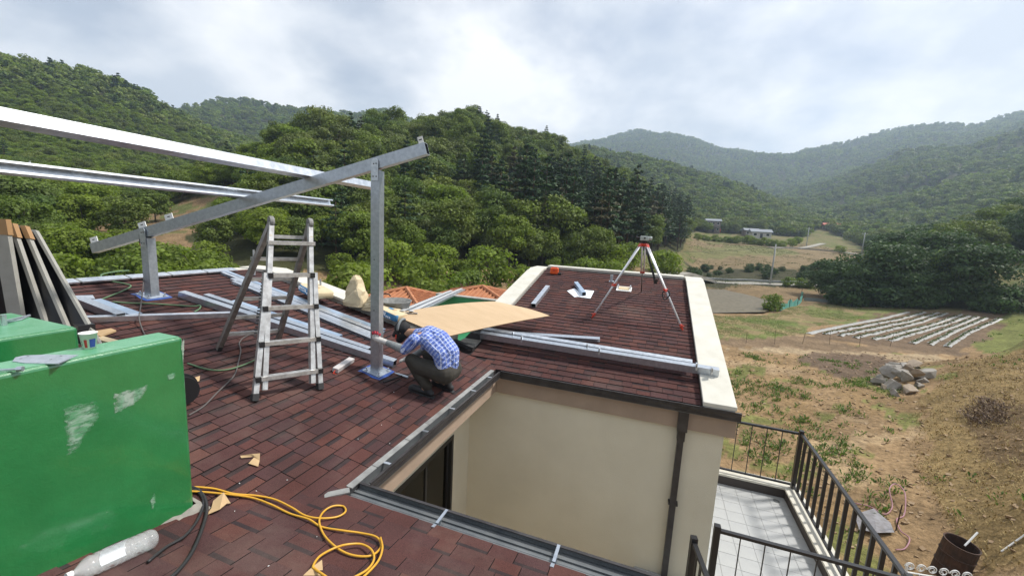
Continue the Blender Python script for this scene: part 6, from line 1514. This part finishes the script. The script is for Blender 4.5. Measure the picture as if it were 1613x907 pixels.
kw = ribbon([(1040, 437), (1108, 439), (1160, 442), (1210, 444), (1290, 447), (1325, 450)], 0.4, 0.30, 'retaining_kerb', pole_conc)
pm, N, Lk, b = nodes_of('muddy_water'); b.inputs['Base Color'].default_value = (0.16, 0.125, 0.080, 1); b.inputs['Roughness'].default_value = 0.45; b.inputs['Specular IOR Level'].default_value = 0.12
n = N.new('ShaderNodeTexNoise'); n.inputs['Scale'].default_value = 2.0; n.inputs['Detail'].default_value = 6; g_ = N.new('ShaderNodeNewGeometry'); Lk.new(g_.outputs['Position'], n.inputs['Vector'])
r_ = N.new('ShaderNodeValToRGB'); r_.color_ramp.elements[0].color = (0.118, 0.098, 0.064, 1); r_.color_ramp.elements[1].color = (0.170, 0.145, 0.098, 1); r_.color_ramp.elements[0].position = .4; r_.color_ramp.elements[1].position = .6; Lk.new(n.outputs['Fac'], r_.inputs[0]); Lk.new(r_.outputs[0], b.inputs['Base Color'])
PZ = -5.62
pond = [V3(onz(a, b_, PZ)) for a, b_ in ((1060, 458), (1112, 455), (1175, 457), (1215, 463), (1232, 470), (1222, 484), (1205, 491), (1120, 493), (1060, 494))]
tag(MB().sheet(pond[::-1], 0.02).build('pond', [pm]), 'flooded muddy plot below the road', None, None, 'structure')
# mulch strips
near = ((1273, 526), (1298.5, 526.6), (1322, 529), (1347, 532), (1374, 534.6), (1400, 537), (1436, 541), (1464, 543), (1491.5, 546))
far = ((1430, 491.7), (1455, 491.9), (1476, 492.4), (1490, 493.4), (1514, 495), (1525, 497.5), (1539, 498.7), (1553, 500.4), (1574, 502))
ords = ('first', 'second', 'third', 'fourth', 'fifth', 'sixth', 'seventh', 'eighth', 'ninth')
crop = MB()
for k, (a, b_) in enumerate(zip(near, far)):
    p, q = gp(*a), gp(*b_); d = unit((q-p)[:2].tolist()+[0]); s_ = np.cross(d, [0, 0, 1.0]); n = 60; rows = []
    rk = random.Random(k)
    for i in range(n+1):
        t = i/n; c = p+(q-p)*t-s_*0.5*math.sin(math.pi*t); row = []
        for x, h in ((-0.26, -0.03), (-0.16, 0.02), (0.0, 0.04), (0.16, 0.02), (0.26, -0.03)):
            e = c+s_*(x*(0.85+0.3*rk.random())); row.append((e[0], e[1], tz(e[0], e[1])+0.035+h*(0.7+0.5*rk.random())))
        rows.append(row)
    g = MB(); g.v = [v for r_ in rows for v in r_]
    hole = [rk.random() < (0.0 if k == 0 else 0.45) for _ in range(n)]
    for i in range(n):
        for j in range(4):
            if hole[i] and j in (0, 1) and rk.random() < 0.9 or (k > 0 and rk.random() < 0.05): continue
            g.f.append((i*5+j, i*5+j+1, (i+1)*5+j+1, (i+1)*5+j)); g.m.append(0)
        if k > 0 and i % 1 == 0:
            c = V3(rows[i][2]); 
            for _ in range(3): crop.add([c+V3((rk.uniform(-.13, .13), rk.uniform(-.13, .13), rk.uniform(0, .16))) for __ in range(4)], [(0, 1, 2, 3)])
    tag(g.build('mulch_strip', [mulchm], smooth=True), '%s white plastic mulch strip from the pond side of the striped field' % ords[k], 'plastic strip', 'plastic mulch strips on the field')
tag(crop.build('seedlings', [leaf_w]), kind='stuff')
# boulders
def rock_mesh(seed):
    rg = np.random.default_rng(seed); bm = bmesh.new()
    for p in rg.normal(size=(11, 3)): p = p/np.linalg.norm(p)*(0.8+0.35*rg.random()); bm.verts.new((p[0], p[1], p[2]*0.85))
    r = bmesh.ops.convex_hull(bm, input=bm.verts); bmesh.ops.delete(bm, geom=[e for e in r['geom_interior'] if isinstance(e, bmesh.types.BMVert)], context='VERTS')
    bmesh.ops.bevel(bm, geom=list(bm.edges), offset=0.025, segments=1, affect='EDGES'); me = bpy.data.meshes.new('boulder'); bm.to_mesh(me); bm.free(); return me
RM = [rock_mesh(50+i) for i in range(7)]
spots = ((1447, 594, 42, .5, 'large slab boulder at the back of the pile, the longest of all'), (1413, 596, 26, .8, None), (1428, 600, 24, .9, None), (1398, 604, 26, .8, None), (1383, 606, 24, .7, None), (1440, 608, 22, .8, None), (1425, 611, 24, .9, None), (1404, 612, 28, .7, None),
         (1388, 599, 18, .8, None), (1430, 618, 26, .8, 'pale brown boulder at the front of the pile'), (1411, 622, 20, .5, 'flat pale boulder lying alone below the pile'), (1447, 611, 16, .9, None), (1420, 588, 20, .9, None), (1432, 586, 16, .8, None), (1405, 590, 18, .8, None),
         (1395, 593, 14, .8, None), (1376, 602, 12, .8, None), (1452, 602, 18, .8, None), (1414, 606, 22, 1.0, None), (1436, 594, 22, 1.0, None), (1466, 588, 14, .6, None), (1422, 596, 20, 1.1, None), (1446, 580, 14, .6, None), (1392, 612, 14, .7, None))
for k, (a, b_, wpx, fl_, lb) in enumerate(spots):
    q = gp(a, b_); dist = (q-CAM)@CF; s_ = wpx/FPX*dist*0.56; o = bpy.data.objects.new('boulder', RM[k % 7] if k != 0 else RM[3].copy()); COL.objects.link(o)
    lift = 0.5 if 588 < b_ < 612 and 1390 < a < 1445 and wpx < 30 else 0.0
    o.data.materials.clear() if False else None
    o.location = (q[0], q[1], q[2]+s_*fl_*0.35+lift); o.scale = (s_*(1.15 if k else 1.25), s_*0.8, s_*max(fl_, .7)*1.0); o.rotation_euler = (rng.uniform(-.9, .9) if k else .1, rng.uniform(-.9, .9) if k else -.15, rng.random()*6.28 if k else 0.2)
    tag(o, lb or 'angular grey brown boulder in the pile on the bare field', 'boulder', 'boulders in the pile')
for i, m_ in enumerate(RM): m_.materials.append(rockm2 if i % 3 == 2 else rockm)
for o in list(COL.objects):
    if o.name.startswith('boulder') and not o.data.materials: o.data.materials.append(rockm)
# drum
q = gp(1494, 900); dm = thing('oil_drum', q, 'rusty blackened oil drum standing open on the bank', 'drum'); ax_ = unit((0.10, -0.05, 1))
MB().lathe([(0.001, 0.02), (0.27, 0.02), (0.285, 0.0), (0.285, 0.27), (0.298, 0.285), (0.285, 0.30), (0.285, 0.56), (0.298, 0.575), (0.285, 0.59), (0.285, 0.84), (0.295, 0.86), (0.270, 0.86), (0.265, 0.84), (0.265, 0.05), (0.001, 0.05)], q-V3((0, 0, 0.08)), ax_, 28).build('shell', [rust], dm, smooth=False)
MB().lathe([(0.001, 0.0), (0.264, 0.0)], q+ax_*0.45, ax_, 20).build('ash_fill', [soot], dm)
a, b_ = q+ax_*0.70+V3((0.1, 0.05, 0)), q+ax_*0.98+V3((0.35, 0.25, 0.0)); tag(MB().tube([a, b_], 0.018, 6).build('stick', [white]), 'pale stick poking out of the oil drum', 'stick')
p = gp(1577, 868); tag(MB().tube([p, p+V3((0.45, 0.2, 0.42))], 0.016, 6).build('stick', [white]), 'pale stick standing in the bank right of the oil drum', 'stick')
# plastic sheet and pink hose by the terrace
P = [gp(a, b_) for a, b_ in ((1345, 815), (1375, 806), (1402, 826), (1408, 842), (1380, 846), (1352, 838))]; g = MB(); c = sum(P)/6+V3((0, 0, .15)); g.add([p+V3((0, 0, .06+.08*rng.random())) for p in P]+[c], [(i, (i+1) % 6, 6) for i in range(6)]); tag(g.build('plastic_sheet', [mat('clear_grey_sheet', (0.26, 0.25, 0.26), 0.35, 0, (0.17, 0.155, 0.15), 7, 5)]), 'crumpled grey plastic sheet on the ground outside the terrace', 'plastic sheet')
hp_ = [(1340, 793), (1370, 800), (1392, 812), (1405, 800), (1398, 785), (1408, 776), (1422, 790), (1424, 812), (1412, 820), (1418, 838), (1432, 850), (1425, 866), (1410, 868)]
tag(MB().tube(spline([gp(a, b_)+V3((0, 0, .05+.25*(i in (4, 5, 6)))) for i, (a, b_) in enumerate(hp_)], 6), 0.016, 6).build('hose', [mat('pink_hose', (0.34, 0.17, 0.20), 0.6)], smooth=True), 'dull pink hose looping on the ground beside the plastic sheet', 'hose')
q = gp(1411, 835); tag(MB().tube([q, q+V3((0.02, 0, 0.75))], 0.014, 6).build('stake', [rust]), 'thin upright stake by the pink hose', 'stake')
# white scroll fence
wf = thing('scroll_fence', gp(1440, 905), 'white wrought fence with curled scrolls below the corner of the terrace', 'fence'); base = onz(1428, 893, -3.75); d = unit(V3(onz(1482, 902, -3.75))-V3(base))
MB().tube([base-V3((0, 0, 0.10)), V3(base)+d*2.0-V3((0, 0, 0.10))], 0.014, 6).tube([base-V3((0, 0, 0.75)), V3(base)+d*2.0-V3((0, 0, 0.75))], 0.014, 6).build('rail', [white], wf)
for k in range(6):
    c = V3(base)+d*(0.05+0.19*k); sc = [c+d*(0.085*math.cos(t)*(1-t/16))*(1 if k % 2 else -1)+V3((0, 0, 0.03+0.085*math.sin(t)*(1-t/16))) for t in np.linspace(0, 11, 30)]; MB().tube(sc, 0.010, 6).build('scroll', [white], wf)
    MB().tube([c-V3((0, 0, 0.10)), c-V3((0, 0, 0.75))], 0.009, 6).build('bar', [white], wf)
for k in range(2):
    c = V3(base)+d*2.0*k; MB().tube([c+V3((0, 0, .05)), V3((c[0], c[1], tz(c[0], c[1])-0.1))], 0.022, 6).build('post', [white], wf)
# teal net by the pond and thin stakes round the plots
npts = [gp(a, b_) for a, b_ in ((1228, 490), (1243, 484), (1256, 481), (1263, 474), (1262, 466))]; C = spline(npts, 6); g = MB(); k = len(C)
P = [(p[0], p[1], tz(p[0], p[1])-0.05) for p in C]+[(p[0]+.1*math.sin(i*2), p[1], tz(p[0], p[1])+0.75+0.25*math.sin(i*1.3)+0.12*rng.random()) for i, p in enumerate(C)]
g.add(P, [(i, i+1, k+i+1, k+i) for i in range(k-1)]); nf = thing('net_fence', npts[2], 'sagging teal net fence by the corner of the pond', 'fence'); g.build('net', [netm], nf)
for p in C[::6]: MB().tube([(p[0], p[1], tz(p[0], p[1])-.1), (p[0], p[1], tz(p[0], p[1])+1.15)], 0.03, 6).build('post', [rust], nf)
npts = [gp(a, b_) for a, b_ in ((1266, 474), (1300, 476), (1340, 478))]; C = spline(npts, 6); g = MB(); k = len(C); P = [(p[0], p[1], tz(p[0], p[1])) for p in C]+[(p[0], p[1], tz(p[0], p[1])+.45+.1*rng.random()) for p in C]; g.add(P, [(i, i+1, k+i+1, k+i) for i in range(k-1)])
nf = thing('net_fence', npts[1], 'low grey net fence between the pond and the dark trees', 'fence'); g.build('net', [mat('grey_net', (0.20, 0.23, 0.22), .8)], nf)
for i in range(7):
    a = 1133+i*44+rng.uniform(-5, 5); q = gp(a, 541+i*0.9+rng.uniform(-2, 2)); tag(MB().tube([q-V3((0, 0, .1)), q+V3((rng.uniform(-.1, .1), 0, 0.9+.3*rng.random()))], 0.012, 6).build('stake', [rust]), 'thin dark stake along the near edge of the green plot', 'stake', 'stakes along the plot')
# utility poles and wires
def upole(px, pyb, pyt, label, arm=True, r=None, pot=False):
    if r: a, t_ = azr_of(px, pyb); q = V3((r*math.sin(a), r*math.cos(a), 0)); q[2] = tz(q[0], q[1])
    else: q = gp(px, pyb)
    dist = (q-CAM)@CF; u = proj(q); top = V3(q)+V3((0, 0, (u[1]-pyt)/FPX*dist*0.985)); t = thing('utility_pole', q, label, 'utility pole', 'utility poles in the valley')
    MB().tube([q-V3((0, 0, .5)), top], [0.17, 0.11], 8).build('shaft', [pole_conc], t, smooth=True)
    if arm:
        MB().obox(top-V3((0, 0, .5)), (1, 0.1, 0), (-0.1, 1, 0), (0, 0, 1), 0.85, 0.05, 0.05).build('crossarm', [pole_conc], t)
        for s_ in (-.75, 0.1, .75): MB().lathe([(0.001, 0), (0.05, 0), (0.05, .18), (0.001, .2)], top+V3((s_, s_*.1, -.45)), n=8).build('insulator', [white], t)
    if pot: MB().lathe([(0.001, 0), (0.22, 0.0), (0.24, 0.1), (0.24, 0.7), (0.001, 0.75)], top+V3((0.3, -.1, -2.4)), n=12).build('transformer', [pole_conc], t, smooth=True)
    return top
tA = upole(867, 440, 368, 'concrete utility pole with a transformer behind the back corner of the far slope', True, 58, True)
tB = upole(1213, 448, 384, 'concrete utility pole standing at the road beyond the pond', False)
tC = upole(1357, 400, 366, 'utility pole by the lane in front of the dark trees', True)
tD = upole(1270, 388, 358, 'far utility pole by the village lane', True)
tE = upole(1426, 406, 378, 'utility pole half sunk among the dark trees', False, 105)
tF = V3((-30, 34, tA[2]-1.0)); 
def wire(a, b_, sag, label, r=0.022):
    P = [lerp(V3(a), V3(b_), t)-V3((0, 0, sag*4*t*(1-t))) for t in np.linspace(0, 1, 16)]; tag(MB().tube(P, r, 5).build('overhead_wire', [wiremat]), label, 'wire')
qa = gp(480, 445); lo_ = onplane(330, 405, V3((0, 45, 0)), (0, 1, 0)); lo_ = V3(lo_)
tag(MB().tube([V3((lo_[0], lo_[1], tz(lo_[0], lo_[1])-.5)), lo_+V3((0, 0, 0.3))], [0.16, 0.12], 8).build('utility_pole', [pole_conc]), 'utility pole hidden in the greenery behind the ladder', 'utility pole', 'utility poles in the valley')
wire(tA-V3((0, 0, .4)), lo_, 0.8, 'upper dark wire across the foot of the wooded hill'); wire(tA-V3((0, 0, 1.3)), lo_-V3((0, 0, 1.0)), 0.9, 'lower dark wire across the foot of the wooded hill')
wire(tA-V3((0, 0, .4)), tB-V3((0, 0, .3)), 1.6, 'thin wire from the transformer pole to the road pole'); wire(tB-V3((0, 0, .3)), tE-V3((0, 0, .3)), 1.2, 'thin wire from the road pole towards the dark trees'); wire(tC, tD, 1.0, 'thin wire between the two lane poles')
q = gp(52, 340); a, t_ = azr_of(52, 300); q = V3((80*math.sin(a), 80*math.cos(a), 0)); q[2] = tz(q[0], q[1]); tag(MB().tube([q, q+V3((0, 0, 6.5))], [.15, .1], 8).build('utility_pole', [pole_conc]), 'lone utility pole among the trees under the lower purlin', 'utility pole', 'utility poles in the valley')
# village houses
def cottage(px, py, wpx, storeys, roofm, wallm, label, ang, lean_to=False):
    q = gp(px, py); dist = (q-CAM)@CF; W_ = wpx/FPX*dist; D_ = W_*0.7; hgt = 2.7*storeys; t = thing('village_house', q, label, 'house'); a = R(ang)
    X_, Y_ = V3((math.cos(a), math.sin(a), 0)), V3((-math.sin(a), math.cos(a), 0)); Pq = lambda x, y, z: V3(q)+X_*x+Y_*y+V3((0, 0, z))
    MB().obox(Pq(0, 0, hgt/2-.5), X_, Y_, (0, 0, 1), W_/2, D_/2, hgt/2+.5).build('wall', [wallm], t)
    o_, rh = 0.5, W_*0.16; g = MB(); A = [Pq(x*(W_/2+o_), y*(D_/2+o_), hgt) for x, y in ((-1,-1),(1,-1),(1,1),(-1,1))]; B_ = [Pq(-W_/2-o_, 0, hgt+rh), Pq(W_/2+o_, 0, hgt+rh)]
    g.add(A+B_+[p+V3((0, 0, -.2)) for p in A], [(0,1,5,4),(2,3,4,5),(3,0,4),(1,2,5),(0,6,7,1),(1,7,8,2),(2,8,9,3),(3,9,6,0),(9,8,7,6)]); g.build('roof', [roofm], t)
    for s_ in range(storeys):
        for x in (-.32, 0.0, .32):
            if s_ == 0 and x == 0: MB().obox(Pq(0, -D_/2-.02, 1.0), X_, Y_, (0, 0, 1), .5, .05, 1.0).build('door', [winframe], t); continue
            w_ = MB().obox(Pq(x*W_, -D_/2-.02, 1.5+2.7*s_), X_, Y_, (0, 0, 1), W_*.09, .05, .6).build('window', [white], t); MB().obox(Pq(x*W_, -D_/2-.06, 1.5+2.7*s_), X_, Y_, (0, 0, 1), W_*.078, .03, .5).build('pane', [glassd], w_)
    if lean_to: MB().obox(Pq(0, -D_/2-1.2, 2.5), X_, Y_, (0, -.25, 1), W_*.45, 1.3, .06).build('porch_roof', [roofm], t)
    return t
cottage(1121, 366, 20, 2, house_roofm, house_wall, 'two storey brown house with a grey roof at the edge of the valley', 4, True)
cottage(1181, 372, 20, 1, house_roofm, house_wall, 'low brown house with a gabled grey roof partly behind a wider roof', 10)
cottage(1196, 375, 27, 1, house_roofm, house_pale, 'wide low house with a flat looking grey roof behind the bright hedge', 2)
cottage(1308, 362, 20, 1, red_roofm, house_wall, 'distant house with a red roof at the head of the valley', -8)
q = gp(1131, 366); tag(MB().obox(q+V3((0, 0, .8)), (1, 0, 0), (0, 1, 0), (0, 0, 1), .9, .7, .8).sphere(q+V3((0, 0, 1.7)), (1.0, .8, .5), 8, 5).build('red_tank', [red]), 'small red object beside the two storey house', 'tank')
# shrubs and small trees
protos_d2 = []
for _c, _t, _h in protos_s: _m = _c.copy(); _m.materials[0] = leaf_d; protos_d2.append((_m, _t, _h))
def shrub(px, r, s, label, cat, group, py=None, var_=None):
    if py: q = gp(px, py)
    else: a, _ = azr_of(px, 430); q = V3((r*math.sin(a), r*math.cos(a), 0)); q[2] = tz(q[0], q[1])
    return plant('shrub', (protos_d2 if 'dark' in label else protos_s)[var_ if var_ is not None else rng.randrange(3)], q[0], q[1], q[2], s, label, cat, group, 'foliage', 'stem')
for k in range(46):
    px = rng.uniform(470, 1010); r = rng.uniform(29, 46) if px < 840 else rng.uniform(38, 66)
    if 770 < px < 850 and rng.random() < 0.75: continue
    shrub(px, r, rng.uniform(0.5, 1.12), 'rounded light green fruit tree at the foot of the wooded hill', 'shrub', 'fruit trees at the foot of the hill')
for k in range(46):
    px = rng.uniform(40, 360); r = rng.uniform(27, 44); shrub(px, r, rng.uniform(0.55, 0.95), 'bright green bush behind the ridge of the left slope', 'shrub', 'bushes behind the ridge')
for px, r, s in ((800, 34, .6), (826, 40, .7), (1045, 62, 1.0), (1052, 68, .8)): shrub(px, r, s, {800: 'small bush right of the orange tile roofs', 826: 'rounded bush against the pale parapet', 1045: 'tall green bush seen just right of the tripod', 1052: 'shorter bush behind the one right of the tripod'}[px], 'shrub', None)
for k in range(16): shrub(rng.uniform(1316, 1600), rng.uniform(69.5, 72), rng.uniform(.5, 1.1), 'dark bush filling the foot of the tree clump by the striped field', 'shrub', 'bushes at the foot of the tree clump')
for k in range(30): shrub(rng.uniform(1085, 1300), 0, rng.uniform(.22, .5), 'low dark shrub on the bank behind the valley road', 'shrub', 'shrubs on the bank behind the road', rng.uniform(421, 441))
shrub(1215, 0, 0.62, 'small round tree standing alone at the edge of the pond', 'tree', None, 489, 0)
for k in range(16): shrub(1098+k*8.8+rng.uniform(-2, 2), 0, rng.uniform(.55, .8), 'bright green hedge bush in the row before the village houses', 'shrub', 'hedge bushes in the row', 378+k*0.75)
for px, py, s in ((1245, 389, .8), (1322, 399, .7), (1255, 383, .9), (1240, 452, .45), (1262, 453, .5), (1275, 454, .4), (1318, 468, .6), (1335, 470, .6)): shrub(px, 0, s, 'low bush at the roadside in the valley', 'shrub', 'roadside bushes', py)
# ------------------------------------------------------------------ ground plants and clods (nobody could count them)
def tufts(name, polys, n, h, m_, label, blades=7, spread=0.16, dens=None):
    g_v, g_f = [], []; cnt = 0
    X0, X1 = min(p[0] for P in polys for p in P), max(p[0] for P in polys for p in P); Y0, Y1 = min(p[1] for P in polys for p in P), max(p[1] for P in polys for p in P)
    xs, ys = nrng.uniform(X0, X1, n*8), nrng.uniform(Y0, Y1, n*8); ok = np.zeros(len(xs), bool)
    for P in polys: ok |= inpoly(xs, ys, P)
    if dens is not None: ok &= dens(xs, ys)
    ok &= np.hypot(xs, ys) > 8.5; ok &= ~((xs < 3.5) & (ys < 13))
    xs, ys = xs[ok][:n], ys[ok][:n]; zs = terr(xs, ys)
    V = []; k = len(xs)
    for b_ in range(blades):
        th = nrng.random(k)*6.283; hh = h*(0.4+0.8*nrng.random(k)); sp_ = spread*nrng.random(k); bx, by = xs+np.cos(th)*sp_, ys+np.sin(th)*sp_; wv = h*0.28*(0.5+nrng.random(k)); tx, ty = bx+np.cos(th)*hh*0.7, by+np.sin(th)*hh*0.7
        px, py = -np.sin(th)*wv/2, np.cos(th)*wv/2
        V.append(np.stack([np.stack([bx-px*.4, by-py*.4, zs-.02], -1), np.stack([(bx+tx)/2-px, (by+ty)/2-py, zs+hh*.6], -1), np.stack([tx, ty, zs+hh*.75], -1), np.stack([(bx+tx)/2+px, (by+ty)/2+py, zs+hh*.6], -1)], 1).reshape(-1, 3))
    V = np.concatenate(V); me = bpy.data.meshes.new(name); me.from_pydata(V.tolist(), [], np.arange(len(V)).reshape(-1, 4).tolist()); me.materials.append(m_)
    t = me.attributes.new('tone', 'FLOAT', 'FACE'); t.data.foreach_set('value', nrng.random(len(me.polygons)))
    ob = bpy.data.objects.new(name, me); COL.objects.link(ob); return tag(ob, label, None, None, 'stuff')
soil = zone((1100, 575), (1160, 556), (1300, 560), (1380, 572), (1440, 640), (1430, 760), (1330, 905), (1180, 905), (1100, 700))
tufts('weeds', [soil], 760, 0.17, leaf_w, 'green weeds scattered over the bare field', 9, 0.16, lambda x, y: (fbm(x/2.4, y/2.4, 91, 3) > 0.08) | (nrng.random(len(x)) < 0.06))
tufts('grass', [ZONES[4][0]], 5200, 0.07, leaf_w, 'short green grass on the plot beyond the bare field', 5, 0.3, lambda x, y: fbm(x/3, y/3, 97, 3) > -0.06)
tufts('dry_grass', [ZONES[9][0]], 2600, 0.11, strawm, 'dry grass over the bank on the slope', 6, 0.25)
tufts('bank_weeds', [ZONES[9][0], ZONES[10][0], ZONES[11][0]], 360, 0.18, leaf_w, 'green weeds on the bank', 8, 0.25, lambda x, y: fbm(x/1.8, y/1.8, 99, 3) > 0.06)
tufts('terrace_weeds', [ZONES[0][0], ZONES[2][0]], 2400, 0.26, leaf_d, 'rough growth on the terraced field and its bank', 5, 0.5, lambda x, y: fbm(x/6, y/6, 93, 3) > -0.02)
tufts('dead_twigs', [zone((1520, 655), (1550, 628), (1590, 640), (1585, 668), (1540, 672))], 260, 0.13, gravelm, 'heap of dead twigs on the bank', 6, 0.35)
cl = MB(); cz = zone((1120, 560), (1500, 556), (1613, 560), (1640, 905), (1200, 905), (1120, 700)); xs, ys = nrng.uniform(4, 24, 14000), nrng.uniform(6, 36, 14000); ok = inpoly(xs, ys, cz); xs, ys = xs[ok][:2600], ys[ok][:2600]; zs_ = terr(xs, ys)
for x, y, z in zip(xs, ys, zs_):
    s_ = 0.012+0.042*rng.random()**3; a_ = rng.random()*6.28; cl.obox((x, y, z+s_*.2), (math.cos(a_), math.sin(a_), .2), (-math.sin(a_), math.cos(a_), .3), (-.2, -.3, 1), s_*1.3, s_, s_*.6)
tag(cl.build('clods', [clodm]), 'earth clods and stones on the bare field', None, None, 'stuff')
# ------------------------------------------------------------------ air
HZB = float(GZ.min())-1.5; HZT = float(max(GZ.max()+14, CAM[2]+12)); print('haze', HZB, HZT)
me = MB().box((-1950, -1950, HZB), (1950, 1950, HZT)).mesh('haze', [])
hm_ = bpy.data.materials.new('haze_air'); hm_.use_nodes = True; nt = hm_.node_tree; nt.nodes.remove(nt.nodes['Principled BSDF']); pv = nt.nodes.new('ShaderNodeVolumePrincipled')
pv.inputs['Color'].default_value = (0.66, 0.81, 1.0, 1); pv.inputs['Density'].default_value = 0.00042; pv.inputs['Anisotropy'].default_value = 0.35
nt.links.new(pv.outputs[0], nt.nodes['Material Output'].inputs['Volume']); me.materials.append(hm_)
hz = bpy.data.objects.new('haze', me); COL.objects.link(hz); tag(hz, 'thin blue summer haze in the valley air', None, None, 'stuff')
